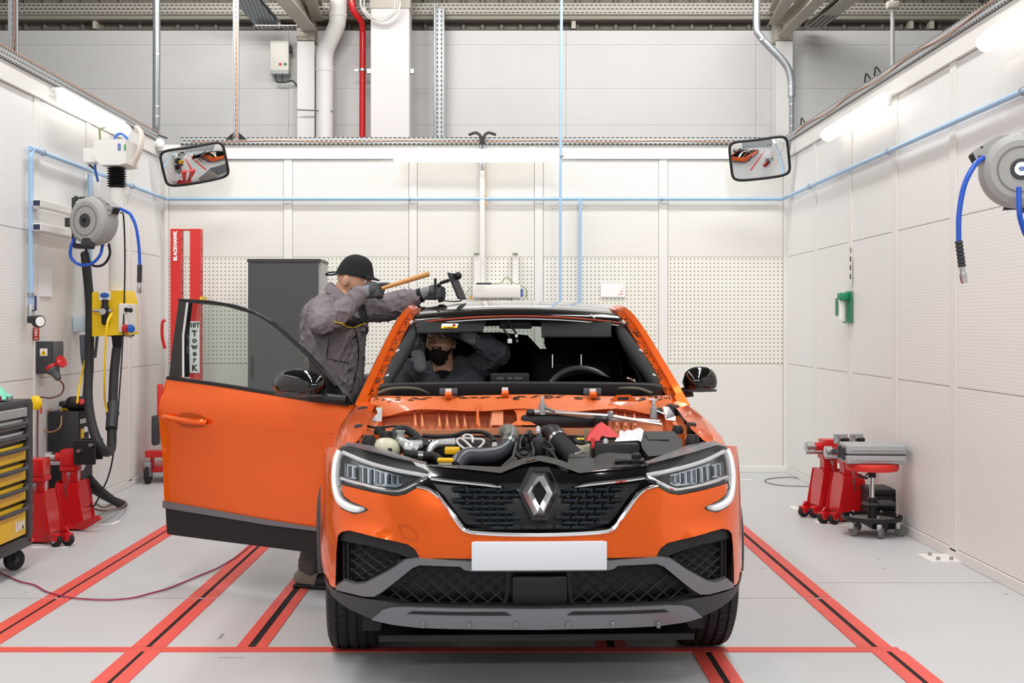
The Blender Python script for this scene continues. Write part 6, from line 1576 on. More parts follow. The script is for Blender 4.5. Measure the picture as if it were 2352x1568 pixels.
# tail: screen surround and tailgate
cpart('tailgate', MB().grid([[V((u * .62, 4.36, 1.09 + .02 * (1 - u * u))) for u in (-1, -.5, 0, .5, 1)], [V((u * .74, 4.46, .98)) for u in (-1, -.5, 0, .5, 1)], [V((u * .78, 4.5, .5)) for u in (-1, -.5, 0, .5, 1)]]), m_paint, recalc=False)
cpart('rear_screen', MB().prism([V((-.56, 3.5, 1.46)), V((.56, 3.5, 1.46)), V((.62, 4.36, 1.11)), V((-.62, 4.36, 1.11))], (0, -.002, -.004)), m_glass)

# ---- cabin
dash = cpart('dashboard', MB().grid([crv(pl3([(870, 890, 1.36), (900, 884, 1.3), (1000, 882, 1.24), (1202, 880, 1.22), (1400, 882, 1.24), (1490, 884, 1.3), (1522, 890, 1.36)]), 4),
    crv(pl3([(872, 882, 1.4), (905, 879, 1.36), (1000, 877, 1.32), (1202, 876, 1.3), (1400, 877, 1.32), (1490, 879, 1.36), (1520, 882, 1.4)]), 4),
    crv(pl3([(880, 884, 1.7), (920, 880, 1.72), (1000, 880, 1.74), (1202, 880, 1.75), (1400, 880, 1.74), (1490, 880, 1.72), (1512, 884, 1.7)]), 4),
    crv([p + V((0, .05, -.35)) for p in pl3([(880, 884, 1.7), (920, 880, 1.72), (1000, 880, 1.74), (1202, 880, 1.75), (1400, 880, 1.74), (1490, 880, 1.72), (1512, 884, 1.7)])], 4)]), m_int2, recalc=False)
MB().grid([crv(pl3([(870, 890, 1.36), (900, 884, 1.3), (1000, 882, 1.24), (1202, 880, 1.22), (1400, 882, 1.24), (1490, 884, 1.3), (1522, 890, 1.36)]), 4), crv([p + V((0, .0, -.03)) for p in pl3([(870, 890, 1.36), (900, 884, 1.3), (1000, 882, 1.24), (1202, 880, 1.22), (1400, 882, 1.24), (1490, 884, 1.3), (1522, 890, 1.36)])], 4), crv([p + V((0, .05, -.2)) for p in pl3([(870, 890, 1.36), (900, 884, 1.3), (1000, 882, 1.24), (1202, 880, 1.22), (1400, 882, 1.24), (1490, 884, 1.3), (1522, 890, 1.36)])], 4)]).build('dash_front', m_blk, dash, recalc=False)
mb = MB(); rows = []
for j in range(5):
    t = j / 4; rows.append([CP(1275 + (1420 - 1275) * i / 12, 880 - (22 * math.sin(math.pi * i / 12) ** .6) * (1 if j < 4 else .2), 1.42 + .06 * j) for i in range(13)])
mb.grid(rows).build('instrument_hood', m_int2, dash, recalc=False)
for px, s in ((900, -1), (1470, 1)):
    a = CP(px + 30 * -s, 898, 1.26); MB().tube(crv([a + V((-.13, 0, -.01)), a + V((-.06, 0, .012)), a + V((.05, .0, .012)), a + V((.12, 0, -.01))], 4), .014, 8, flat=.6).build('demist_duct', mat('drab_duct', '#56554b', .6), dash)
sc2 = eb('screen_unit', 1127, 857, 1216, 880, 1.55, .03, m_int2, .008, dash)
for x0, x1 in ((1141, 1157), (1166, 1176), (1180, 1200)): eb('control', x0, 866, x1, 871, 1.548, .002, mat('faded_control', '#55544f', .6), 0, sc2)
# steering wheel
swc = V((CP(1336, 905, 1.75).x, 1.76, 1.035)); 
sw = MB(); ring = [swc + V((.19 * math.cos(a), .06 * math.sin(a) * 1.0, .175 * math.sin(a))) for a in [i * 2 * math.pi / 40 for i in range(40)]]
stw = cpart('steering_wheel', sw.tube(ring, .017, 10, closed=True), mat('leather_black', '#2c2c2e', .3))
MB().ball(swc, (.08, .04, .07)).tube([swc, ring[0]], .018, 8).tube([swc, ring[20]], .018, 8).tube([swc, ring[30]], .018, 8).build('wheel_hub', m_blk, stw)
# seats
def seat(u, name, tilt):
    mb = MB().box((u, 2.2, .62), (.52, .55, .16), Matrix.Rotation(R(6), 3, 'X'), .06, 3)
    st_ = cpart(name, mb, m_int)
    a = R(tilt)
    bk = V((u, 2.52, .68)); up_ = V((0, math.sin(a), math.cos(a)))
    rot = Matrix.Rotation(-a, 3, 'X')
    MB().box(bk + up_ * .3, (.5, .15, .66), rot, .06, 3).build('backrest', m_int, st_)
    MB().box(bk + up_ * .74, (.34, .1, .24), rot, .045, 3).build('headrest', m_int, st_)
    for dx in (-.07, .07): MB().tube([bk + up_ * .58 + V((dx, 0, 0)), bk + up_ * .7 + V((dx, 0, 0))], .008, 8).build('headrest_post', M_STEEL, st_)
seat(.36, 'driver_seat', 13); seat(-.4, 'passenger_seat', 30)
cpart('rear_bench', MB().box((0, 3.2, .6), (1.3, .5, .2), None, .06, 3).box((0, 3.5, .9), (1.3, .18, .62), Matrix.Rotation(R(-22), 3, 'X'), .06, 3), m_int)
for px in (1270, 1336):
    p = CP(px, 830, 2.3); cpart('headrest_post', MB().tube([p - V((0, 0, .035)), p + V((0, 0, .04))], .008, 8), M_CHROME)
cpart('rear_seat_back', MB().prism(pl3([(1040, 900, 3.3), (1040, 775, 3.3), (1060, 764, 3.3), (1150, 763, 3.3), (1212, 770, 3.3), (1240, 800, 3.3), (1246, 900, 3.3)]), (0, .12, 0)), m_int)
cpart('rear_seat_back', MB().prism(pl3([(1258, 900, 3.3), (1260, 790, 3.3), (1266, 760, 3.3), (1280, 756, 3.3), (1420, 756, 3.3), (1440, 800, 3.3), (1440, 900, 3.3)]), (0, .12, 0)), m_int)
for s in (-1, 1):
    cpart('cabin_side_trim', MB().prism([V((s * .66, 2.5, .5)), V((s * .66, 4.2, .5)), V((s * .58, 4.2, 1.12)), V((s * .535, 3.5, 1.38)), V((s * .545, 2.6, 1.49)), V((s * .62, 2.5, 1.2))], (s * .01, 0, 0)), m_int)
cpart('door_inner_trim', MB().prism([V((.75, 1.46, .4)), V((.75, 2.5, .4)), V((.76, 2.5, 1.1)), V((.76, 1.5, 1.1))], (.02, 0, 0)), m_int)
cpart('rear_headrest', MB().box(CP(1090, 800, 3.45), (.26, .1, .2), None, .04, 3), m_int)
cpart('rear_headrest', MB().box(CP(1330, 800, 3.45), (.26, .1, .2), None, .04, 3), m_int)
# sun visors
for x0, x1, y0, y1, lab in ((957, 1117, 738, 764, 1), (1244, 1404, 740, 772, 0)):
    a, b, c, d = CP(x0, y1, 1.86), CP(x1 - (8 if lab else 0), y1 - 4 * lab, 1.86), CP(x1, y0 + 0, 1.9), CP(x0 + (0 if lab else -1), y0 + 2, 1.9)
    vi = cpart('sun_visor', MB().prism([a, b, c, d], (0, .02, .012)), m_int2)
    MB().tube([a, b], .008, 8).build('visor_edge', m_int2, vi)
    if lab:
        t0, t1, t2, t3 = CP(1013, 752, 1.876), CP(1050, 751, 1.876), CP(1053, 742, 1.892), CP(1015, 742, 1.892)
        off = V((0, -.004, -.003))
        MB().prism([p + off for p in (t0, t1, t2, t3)], (0, .001, .001)).build('airbag_sticker', M_PAPER, vi)
        MB().prism([p + off * 1.5 for p in (t0, t1, t1.lerp(t2, .45), t0.lerp(t3, .45))], (0, .0008, .0008)).build('sticker_band', M_YEL, vi)
        m4 = frame((t0 + t1.lerp(t2, .45)) / 2 + off * 2.2, (t0 - t1), (0, -1, -.35)); text_mesh('lettering', 'AIRBAG', .016, m4, M_INK, vi, .0003, bold=.0004)
        MB().lathe([(.009, 0), (.009, .001)], t1.lerp(t2, .7).lerp(t0.lerp(t3, .7), .25) + off * 2, (0, -1, -.3), 16).build('prohibition_sign', M_RED, vi)
cpart('header_console', MB().bb(CP(1148, 755, 1.96), CP(1222, 741, 1.96) + V((0, .1, .01)), .008), m_int2)
for pts, c in (([(1168, 733, 1.93), (1166, 745, 1.93), (1158, 757, 1.92), (1168, 770, 1.91), (1171, 778, 1.9)], 0), ([(1171, 733, 1.93), (1172, 748, 1.92), (1180, 757, 1.91), (1186, 766, 1.9)], 1), ([(1172, 734, 1.93), (1176, 750, 1.92), (1184, 764, 1.91), (1188, 778, 1.9)], 2)):
    hw = cpart('loose_wiring', MB().tube(crv(pl3(pts), 5), .006, 8), m_blk)
    x, y, v = pts[-1]; a = CP(x, y + 5, v)
    MB().box(a, (.024 if c == 0 else .014, .014, .024 if c == 0 else .016), None, .002).build('connector', M_WHITE if c != 2 else mat('slate_bracket', '#55585f', .5), hw)
    if c == 2: MB().tube([CP(1187, 766, 1.9), CP(1188, 774, 1.9)], .0025, 5).build('orange_wire', m_copper, hw)

# ---- mirrors and the open door
def door_mirror(parent, c, x, y, s, w, h):
    """c: shell centre; x: outward, y: forward (towards the nose)"""
    x, y = V(x).normalized(), V(y).normalized(); z = x.cross(y); z = z if z.z > 0 else -z
    rot = Matrix((x, y, z)).transposed()
    rows = []
    for i in range(13):
        t = -1 + 2 * i / 12; k = math.sqrt(max(0, 1 - abs(t) ** 2.6))
        row = []
        for j in range(20):
            a = 2 * math.pi * j / 20
            zz = math.sin(a) * h / 2 * k * (1 if math.sin(a) > 0 else .62) + .018 * t * 0
            yy = math.cos(a) * .075 * k * (1 if math.cos(a) > 0 else .55)
            row.append(V(c) + rot @ V((t * w / 2, yy, zz)))
        rows.append(row)
    sh = MB().grid(rows, True).build('mirror', M_BLACKG, parent, 60)
    MB().grid([[V(c) + rot @ V((t * w * .47, .06 * math.sqrt(max(0, 1 - t * t)) + .012, -h * .20 + dz)) for t in [-1 + i / 6 for i in range(13)]] for dz in (0, -.012)]).build('mirror_trim', m_trimd, sh, recalc=False)
    MB().tube([V(c) + rot @ V((-w * .2, -.0, -h * .26)), V(c) + rot @ V((-w * .55, -.02, -h * .34)), V(c) + rot @ V((-w * .78, -.05, -h * .36))], [.03, .026, .022], 10).build('mirror_foot', m_blk, sh)
    return sh
fd_r = [c for c in car.children if c.name.startswith('front_door')][0]
door_mirror(fd_r, CP(1607, 878, 1.62), (1, .12, 0), (.12, -1, 0), 1, .185, .165)
# open door: hinge line and direction of the leaf (world) -> car-local
hgW = V((-.70, 6.392, 0)); dW = V((-.852, .522, 0)).normalized()
Minv = (Matrix.Translation(V((CARX, CARY, 0))) @ Matrix.Rotation(CTH, 4, 'Z')).inverted()
hg = Minv @ hgW; dd = (Minv.to_3x3() @ dW).normalized(); nn = V((dd.y, -dd.x, 0)); nn = nn if nn.y < 0 else -nn
def DPt(px, py):
    """pixel -> (a along the leaf from the hinge, w)"""
    r = V(((px - CX) / FPX, 1, -(py - CY) / FPX)); nW = V((dW.y, -dW.x, 0))
    t = nW.dot(hgW) / nW.dot(r); P = r * t + V((0, 0, CAMH))
    return V(((P - hgW).dot(dW), P.z))
def dmap(off=0.0):
    def f(a, w):
        bul = interp([(.25, -.035), (.4, -.008), (.55, 0), (.7, .004), (.82, .016), (.92, .03), (.98, .03), (1.04, .018), (1.1, -.006), (1.3, -.02), (1.6, -.05)], w) - .014 * max(0, (a - .9)) - .02 * max(0, .25 - a)
        p = hg + dd * a + nn * (bul + off); return V((p.x, p.y, w))
    return f
DB = -nn
pan = [DPt(*p) for p in ((807, 931), (719, 921), (625, 905), (500, 886), (377, 870), (372, 930), (371, 1000), (373, 1080), (374, 1150), (500, 1172), (620, 1194), (733, 1216))]
pan = [V((.02, pan[0].y))] + pan[1:] + [V((.02, pan[-1].y - .02))]
mb = MB(); sheet(mb, pan, dmap(), DB * .05, .05)
dr = cpart('open_door', mb, m_paint, ang=50, label='opened orange front door with black mirror and window frame')
cl1 = [DPt(*p) for p in ((374, 1150), (500, 1172), (620, 1194), (733, 1216), (733, 1222), (620, 1206), (500, 1186), (374, 1166))]
cl1[3].x = cl1[4].x = .02; mb = MB(); sheet(mb, cl1, dmap(.014), DB * .04, .06); mb.build('grey_moulding', m_trimg, dr)
cl2 = [DPt(*p) for p in ((375, 1168), (500, 1189), (620, 1209), (733, 1226), (733, 1276), (600, 1258), (480, 1243), (371, 1229))]
cl2[3].x = cl2[4].x = .02; mb = MB(); sheet(mb, cl2, dmap(-.004), DB * .05, .06); mb.build('sill_cladding', m_blk2, dr)
belt = [DPt(*p) for p in ((377, 871), (500, 887), (625, 906), (719, 922), (806, 932), (804, 927), (719, 915), (625, 899), (500, 880), (379, 864))]
mb = MB(); sheet(mb, belt, dmap(.006), DB * .03, .06); mb.build('belt_moulding', m_blk, dr)
fo = [DPt(*p) for p in ((379, 866), (391, 685), (462, 689), (523, 699), (564, 713), (613, 740), (666, 784), (715, 829), (768, 884), (806, 931), (719, 919), (692, 905), (703, 840), (699, 818), (640, 766), (580, 725), (500, 703), (417, 695), (414, 760), (421, 866))]
mb = MB(); sheet(mb, fo, dmap(-.012), DB * .02, .05); mb.build('window_frame', mat('satin_black_frame', '#0f0f11', .25, coat=.4), dr)
gl = [DPt(*p) for p in ((415, 692), (500, 700), (580, 722), (640, 763), (700, 816), (705, 845), (694, 912), (621, 901), (500, 882), (419, 868), (413, 760))]
mb = MB(); sheet(mb, gl, dmap(-.035), DB * .004, .06); mb.build('window_glass', m_glass, dr)
MB().tube([dmap(.0)(*DPt(*p)) for p in ((415, 694), (411, 770), (416, 866))], .007, 6).build('frame_bead', M_CHROME, dr)
q = crv([dmap(-.006)(*DPt(*p)) for p in ((392, 688), (462, 692), (523, 702), (564, 716), (613, 743), (666, 787), (715, 832), (768, 887))], 4)
MB().tube(q, .006, 6).build('frame_seal', m_blk, dr)
hc = [DPt(*p) for p in ((430, 944), (470, 950), (488, 965), (480, 980), (440, 984), (414, 975), (410, 955))]
mb = MB(); sheet(mb, rnd(hc, 2), dmap(.002), DB * .02, .03); hcup = mb.build('handle_cup', mat('seam_and_cup_shade', (.45, .07, .005), .5), dr)  # flat patch in darker orange, the hollow's shade put into the colour
q = crv([dmap(o)(*DPt(*p)) for p, o in (((388, 957), .012), ((400, 957), .035), ((440, 963), .045), ((475, 967), .035), ((486, 969), .012))], 4)
MB().tube(q, .016, 10).build('door_handle', m_paint, dr)
mc = dmap(.13)(*DPt(686, 881))
door_mirror(dr, dmap(.16)(*DPt(734, 884)), dd, nn, -1, .325, .175)
q = crv([dmap(.002)(*DPt(*p)) for p in ((770, 996), (700, 985), (620, 975))], 4)
MB().tube(q, .003, 6).build('crease_line', m_paint, dr)
mb = MB(); sheet(mb, [V((.05, .35)), V((.05, 1.0)), V((1.28, 1.06)), V((1.28, .42))], dmap(-.055), DB * .03, .1); mb.build('inner_trim', m_int2, dr)
for z in (.5, .85): cpart('door_hinge', MB().bb(hg + V((-.0, -.03, z)), hg + V((.05, .06, z + .06)), .004), m_paint)
# ================================================================== people
def bake(o, voxel, smooth=6, fac=.6, noise_amt=0.0, nscale=9.0, stretch=(1, 1, 1)):
    """fuse the collected shapes of o into one continuous skin"""
    m = o.modifiers.new('r', 'REMESH'); m.mode = 'VOXEL'; m.voxel_size = voxel
    if smooth:
        sm = o.modifiers.new('s', 'SMOOTH'); sm.iterations = smooth; sm.factor = fac
    dg = bpy.context.evaluated_depsgraph_get(); ev = o.evaluated_get(dg)
    me = bpy.data.meshes.new_from_object(ev); mats_ = list(o.data.materials)
    o.modifiers.clear(); o.data = me
    me.materials.clear()
    for q in mats_: me.materials.append(q)
    if noise_amt:
        n = len(me.vertices); co = [0.0] * (3 * n); no = [0.0] * (3 * n)
        me.vertices.foreach_get('co', co); me.vertices.foreach_get('normal', no)
        for i in range(n):
            c = V(co[3 * i:3 * i + 3]); p = V((c.x * stretch[0], c.y * stretch[1], c.z * stretch[2])) * nscale
            wv = noise.noise_vector(p * .7) * .8
            d = noise.noise(p) * .6
            for sc_f, am in ((1.3, 1.0), (2.6, .5)):
                a_ = noise.noise((p + wv) * sc_f + V((9, 3, 1))); d += am * max(0, 1 - abs(a_) * 4.0) ** 2
            for k in range(3): co[3 * i + k] += no[3 * i + k] * noise_amt * (d - .35)
        me.vertices.foreach_set('co', co); me.update()
    me.shade_smooth()
    return o
def limb(mb, pts, rad, n=14, flat=1.0):
    q = crv(pts, 4); N = len(q); k = len(rad) - 1
    rr = []
    for i in range(N):
        f = i / (N - 1) * k; j = min(k - 1, int(f)); rr.append(rad[j] * (1 - (f - j)) + rad[j + 1] * (f - j))
    mb.tube(q, rr, n, flat=flat); mb.ball(q[0], rr[0], 12, 8); mb.ball(q[-1], rr[-1], 12, 8)
def basis(fwd, up):
    f = V(fwd).normalized(); z = (V(up) - f * V(up).dot(f)).normalized(); y = z.cross(f)
    return Matrix((f, y, z)).transposed()
def head_pts(scale=1.0):
    """head with brow, nose, lips, chin; x forward, y left, z up; origin at the middle of the skull"""
    vs = []; n, m = 56, 44
    for i in range(m + 1):
        th = math.pi * i / m
        for k in range(n):
            ph = 2 * math.pi * k / n
            d = V((math.sin(th) * math.cos(ph), math.sin(th) * math.sin(ph), math.cos(th)))
            x, y, z = d.x * .098, d.y * .077, d.z * .12
            fz = z / .12
            if fz < 0:                                   # jaw narrows, face drops forward
                y *= 1 - .28 * (-fz) ** 1.4; x = x * (1 - .12 * -fz) + (.014 * -fz if x > 0 else .02 * fz * 0)
                if x < 0: x *= 1 - .25 * (-fz)
            if x > 0: x = .098 * (x / .098) ** .82 if x < .098 else x
            g = lambda cy, cz, sy, sz: math.exp(-((y - cy) / sy) ** 2 - ((z - cz) / sz) ** 2)
            if d.x > .2:
                x += .024 * g(0, -.028, .012, .012) + .014 * g(0, -.008, .009, .022)      # nose
                for s in (-1, 1):
                    x -= .013 * g(s * .032, .004, .016, .011)                             # eye sockets
                    x += .006 * g(s * .03, .026, .022, .008)                              # brow
                    x += .005 * g(s * .04, -.028, .018, .018)                             # cheek
                x += .007 * g(0, -.066, .022, .006) + .007 * g(0, -.078, .018, .006) - .005 * g(0, -.072, .02, .0035)
                x += .010 * g(0, -.104, .02, .014)
            vs.append(V((x, y, z)) * scale)
    fs = [(i * n + k, (i + 1) * n + k, (i + 1) * n + (k + 1) % n, i * n + (k + 1) % n) for i in range(m) for k in range(n)]
    return vs, fs
HV, HF = head_pts()
def shell(sel, off, c, rot, thick=.004):
    """a layer over the head where sel(p) holds (cap, beard)"""
    keep = [f for f in HF if all(sel(HV[i]) for i in f)]
    used = sorted({i for f in keep for i in f}); ix = {i: k for k, i in enumerate(used)}
    out = []
    for i in used:
        p = HV[i]; d = V((p.x, p.y, p.z * .8)).normalized(); out.append(V(c) + rot @ (p + d * (off(p) if callable(off) else off)))
    return out, [tuple(ix[i] for i in f) for f in keep]
def glove(name, wrist, fwd, back, side, curls, m, parent, spread=.06, thumb=(.5, .35), cuff=None, s=1.0):
    """hand with palm and five fingers. fwd: wrist->knuckles, back: out of the back of the hand, side=+1 thumb towards back x fwd"""
    rot = basis(fwd, back); M = lambda p: V(wrist) + rot @ (V(p) * s)
    mb = MB()
    limb(mb, [M((-.02, 0, 0)), M((.02, 0, 0)), M((.05, 0, .002))], [.028 * s, .03 * s, .034 * s], flat=.62)
    for yy in (-.028, -.01, .01, .028): limb(mb, [M((.02, yy * .7, 0)), M((.06, yy, .002)), M((.088, yy, .002))], [.018 * s, .016 * s, .0135 * s], 10)
    L = (.072, .08, .074, .058); R0 = .0105
    for k in range(4):
        yy = side * (.03 - .02 * k); base = V((.086, yy, .002)); a = 0.0; p = base; q = [M(p)]; sp = side * spread * (1.5 - k)
        for seg, fr in enumerate((.45, .32, .25)):
            a += curls[k] * (1.0, 1.15, .8)[seg]
            p = p + V((math.cos(a) * math.cos(sp), math.cos(a) * math.sin(sp), -math.sin(a))) * (L[k] * fr * 1.05); q.append(M(p))
        limb(mb, q, [R0 * s * 1.08, R0 * s, R0 * s * .95, R0 * s * .82], 10)
    t0 = V((.022, side * .028, -.008)); t1 = t0 + V((.028, side * .03 * thumb[0] * 2, -.016)); t2 = t1 + V((.03, side * .012 * (1 - thumb[1] * 2), -.014 - .02 * thumb[1])); t3 = t2 + V((.022, -side * .012 * thumb[1] * 2, -.01))
    limb(mb, [M(t0), M(t1), M(t2), M(t3)], [.017 * s, .0145 * s, .0125 * s, .010 * s], 10)
    o = mb.build(name, m, parent); bake(o, .0042, 3, .5)
    return o, rot
m_skin = mat('skin', '#c9967c', .5, noise_amt=.08, noise_scale=30, bump=.05, bump_scale=250)
m_jac = mat('grey_work_jacket', '#80777b', .85, noise_amt=.08, noise_scale=12, bump=.5, bump_scale=22, bump_dist=.012)
m_jac2 = mat('slate_work_jacket', '#45474d', .85, noise_amt=.1, noise_scale=12, bump=.5, bump_scale=22, bump_dist=.012)
m_cap = mat('black_cap_cloth', '#161617', .85, bump=.3, bump_scale=350)
m_gl = mat('dark_glove_coating', '#3f4044', .6, bump=.2, bump_scale=200)
m_glc = mat('grey_glove_knit', '#84858b', .8, bump=.3, bump_scale=250)
m_beard = mat('dark_beard', '#1d1512', .9, bump=.6, bump_scale=220)
m_stub = mat('short_beard', '#3a2a23', .9, bump=.6, bump_scale=260)

def parented(o, par): 
    return o
# ------------------------------------------------------------ standing mechanic at the open door
def mechanic1():
    Y = 7.2
    hip = W(772, 935, 7.22); chest = W(778, 745, 7.18); neck = W(792, 672, 7.17)
    hc = W(813, 642, 7.16); hr = basis((1, -.30, -.22), (.15, 0, 1))
    shN = W(742, 712, 7.03); elN = W(737, 742, 6.86); wrN = W(832, 672, 6.93)       # near arm
    shF = W(812, 700, 7.36); elF = W(893, 706, 7.38); wrF = W(966, 678, 7.36)       # far arm
    ankN = W(712, 1318, 7.02); ankN.z = .09; kneeN = W(742, 1120, 7.05); hipN = hip + V((-.03, -.1, -.04))
    ankF = V((-.87, 7.55, .09)); kneeF = W(806, 1120, 7.4); hipF = hip + V((.03, .11, -.04))
    # one continuous body under the clothes
    b = MB(); b.add([hc + hr @ p for p in HV], HF)
    for s in (-1, 1):
        e = hc + hr @ V((-.012, s * .082, -.014)); b.ball(e, (.021, .013, .034), 12, 8, hr)
    limb(b, [hc + hr @ V((-.03, 0, -.06)), neck + V((0, 0, .02)), neck - V((.01, 0, .06))], [.058, .056, .07])
    limb(b, [neck - V((0, 0, .05)), chest - V((.02, 0, 0)), hip], [.085, .085, .085])
    for a, e, w in ((shN, elN, wrN), (shF, elF, wrF)): limb(b, [a, e, w], [.05, .042, .03])
    for h, k, a in ((hipN, kneeN, ankN), (hipF, kneeF, ankF)): limb(b, [h, k, a], [.075, .055, .04])
    body = b.build('person', m_skin)
    tag(body, 'standing person in grey jacket and black cap leaning over the car roof with a hammer', 'person')
    bake(body, .006, 2, .4); rebase(body, (hip.x, hip.y, 0)); O = V(body.location)
    def ch(o): o.data.transform(Matrix.Translation(-O)); o.parent = body; return o
    # jacket
    j = MB()
    lat = V((.28, 1, 0)).normalized()
    for k in (-1, -.35, .35, 1):
        limb(j, [neck + lat * .085 * k - V((.025, 0, .095)), chest + lat * .115 * k + V((.0, 0, .03)), W(768, 830, 7.2) + lat * .11 * k, hip + lat * .11 * k + V((0, 0, -.0)), hip + lat * .115 * k - V((0, 0, .14))], [.08, .125, .122, .118, .122])
    limb(j, [neck - V((.07, 0, .07)), W(735, 725, 7.2), W(730, 800, 7.2)], [.07, .1, .11])
    limb(j, [shN + V((.02, .08, .0)), shN, shN.lerp(elN, .5), elN], [.08, .085, .078, .07])
    limb(j, [elN, elN.lerp(wrN, .45) + V((0, 0, -.02)), wrN - (wrN - elN).normalized() * .03], [.07, .066, .05])
    limb(j, [shF - V((.06, .02, 0)), shF, shF.lerp(elF, .5) + V((0, 0, -.01)), elF], [.11, .105, .088, .076])
    limb(j, [elF, elF.lerp(wrF, .5), wrF - (wrF - elF).normalized() * .035], [.076, .07, .05])
    jk = j.build('jacket', m_jac); bake(jk, .0075, 4, .5, .012, 9.0, (1, 1, .6)); ch(jk)
    # black yoke: patch of the jacket cut above a sloping line, and the yellow piping
    from mathutils.bvhtree import BVHTree
    pxl = lambda p: (CX + p.x * FPX / p.y, CY - (p.z - CAMH) * FPX / p.y)
    bvh = BVHTree.FromPolygons([v.co + O for v in jk.data.vertices], [tuple(p.vertices) for p in jk.data.polygons])
    cam0 = V((0, 0, CAMH))
    def on(px, py, off=.003):
        d = (W(px, py, 7) - cam0).normalized(); h = bvh.ray_cast(cam0, d)
        return None if h[0] is None else h[0] + h[1] * off - O
    def patch(src, poly, off, name, m):
        """a sewn-on panel: the jacket surface within an outline, lifted a little"""
        me = src.data; ix = {}; vs = []; fs = []
        for p in me.polygons:
            c = p.center + O
            if p.normal.y > .05 or c.y > 7.4 or not inside(pxl(c), poly): continue
            f = []
            for i in p.vertices:
                if i not in ix: ix[i] = len(vs); vs.append(me.vertices[i].co + me.vertices[i].normal * off)
                f.append(ix[i])
            fs.append(tuple(f))
        par = list(range(len(vs)))                      # keep the largest connected piece
        def root(a):
            while par[a] != a: par[a] = par[par[a]]; a = par[a]
            return a
        for f in fs:
            for a in f[1:]: par[root(a)] = root(f[0])
        cnt = {}
        for f in fs: cnt[root(f[0])] = cnt.get(root(f[0]), 0) + 1
        best = max(cnt, key=cnt.get); fs = [f for f in fs if root(f[0]) == best]
        us = sorted({i for f in fs for i in f}); ren = {i: k for k, i in enumerate(us)}
        return MB().add([vs[i] for i in us], [tuple(ren[i] for i in f) for f in fs]).build(name, m, src, 180, recalc=False)
    m_yoke = mat('black_jacket_yoke', '#1f1e20', .85, bump=.2, bump_scale=300)
    patch(jk, [(766, 738), (786, 716), (806, 694), (822, 690), (838, 700), (846, 738), (822, 747), (812, 752), (797, 751), (786, 741)], .003, 'chest_yoke', m_yoke)
    patch(jk, [(742, 668), (752, 660), (775, 668), (778, 678), (760, 674)], .003, 'shoulder_patch', m_yoke)
    def seam(name, pts, r, m):
        q = [on(*p) for p in subdiv([V(p) for p in pts], 4, False)]; q = [p for p in q if p is not None]
        if len(q) > 2: MB().tube(q, r, 6).build(name, m, jk)
    seam('yellow_piping', [(769, 739), (783, 741), (790, 746), (797, 751), (813, 752), (822, 748), (842, 740)], .0035, mat('yellow_piping', '#e3c515', .7))
    m_seam = mat('jacket_seam', '#37333a', .9)
    seam('front_zip', [(814, 752), (823, 790), (822, 830), (814, 870), (805, 905)], .004, m_seam)
    seam('pocket_seam', [(757, 776), (752, 800), (750, 822), (775, 828), (806, 834)], .0022, m_seam)
    seam('pocket_seam', [(826, 746), (840, 752), (843, 762), (824, 760)], .0022, m_seam)
    # collar
    cn = neck + V((.0, 0, .0)); rows = []
    for z, r, dx in ((-.09, .1, -.02), (-.03, .078, -.012), (.005, .07, -.008), (.0, .084, -.01), (-.04, .094, -.018)):
        rows.append([cn + V((dx + (r * 1.05) * math.cos(a), r * math.sin(a), z + .055 * -math.cos(a))) for a in [i * 2 * math.pi / 26 for i in range(26)]])
    ch(MB().grid(rows, True).build('collar', m_jac, None, 60, recalc=False))
    ch(MB().tube([cn + V((-.005, 0, -.08)), cn + V((-.002, 0, -.01))], [.066, .06], 20, caps=False).build('undershirt', m_cap))
    # trousers and shoes
    t = MB()
    for h, k, a in ((hipN, kneeN, ankN), (hipF, kneeF, ankF)): limb(t, [h + V((0, 0, .03)), h.lerp(k, .5), k, k.lerp(a, .5), a + V((0, 0, .03))], [.115, .1, .078, .07, .068])
    limb(t, [hip + V((0, -.06, 0)), hip + V((0, .06, 0))], [.13, .13])
    tr = t.build('trousers', mat('grey_trousers', '#5a5557', .85, bump=.2, bump_scale=300)); bake(tr, .012, 4, .6, .006, 10); ch(tr)
    for a, nm in ((ankN, 'near'), (ankF, 'far')):
        s_ = MB(); limb(s_, [a + V((-.05, 0, -.035)), a + V((.04, -.02, -.045)), a + V((.16, -.05, -.055))], [.042, .046, .034]); limb(s_, [a + V((-.015, 0, .05)), a + V((-.01, 0, -.03))], [.05, .048])
        so_ = s_.build('shoe', mat('grey_suede_shoe', '#8d867c', .85, bump=.2, bump_scale=200)); bake(so_, .007, 3); ch(so_)
        sl_ = MB().box(a + V((.055, -.022, -.078)), (.28, .1, .024), Matrix.Rotation(R(-16), 3, 'Z'), .01).build('sole', m_blk); sl_.data.transform(Matrix.Translation(-O)); sl_.parent = so_
        # black toe shell
        tc = MB(); limb(tc, [a + V((.07, -.03, -.05)), a + V((.165, -.05, -.056))], [.05, .04]); tcc = tc.build('toe_cap', m_blk); bake(tcc, .007, 3); tcc.data.transform(Matrix.Translation(-O)); tcc.parent = so_
    # cap with brim and strap
    vs, fs = shell(lambda p: p.z > .016 or (p.x < -.03 and p.z > .004), lambda p: .013 + (.009 if p.z > .06 else 0) * min(1, (p.z - .06) / .04 if p.z > .06 else 0) , hc, hr)
    cp = ch(MB().add(vs, fs).build('cap', m_cap, None, 180, recalc=False))
    br = MB(); rows = []
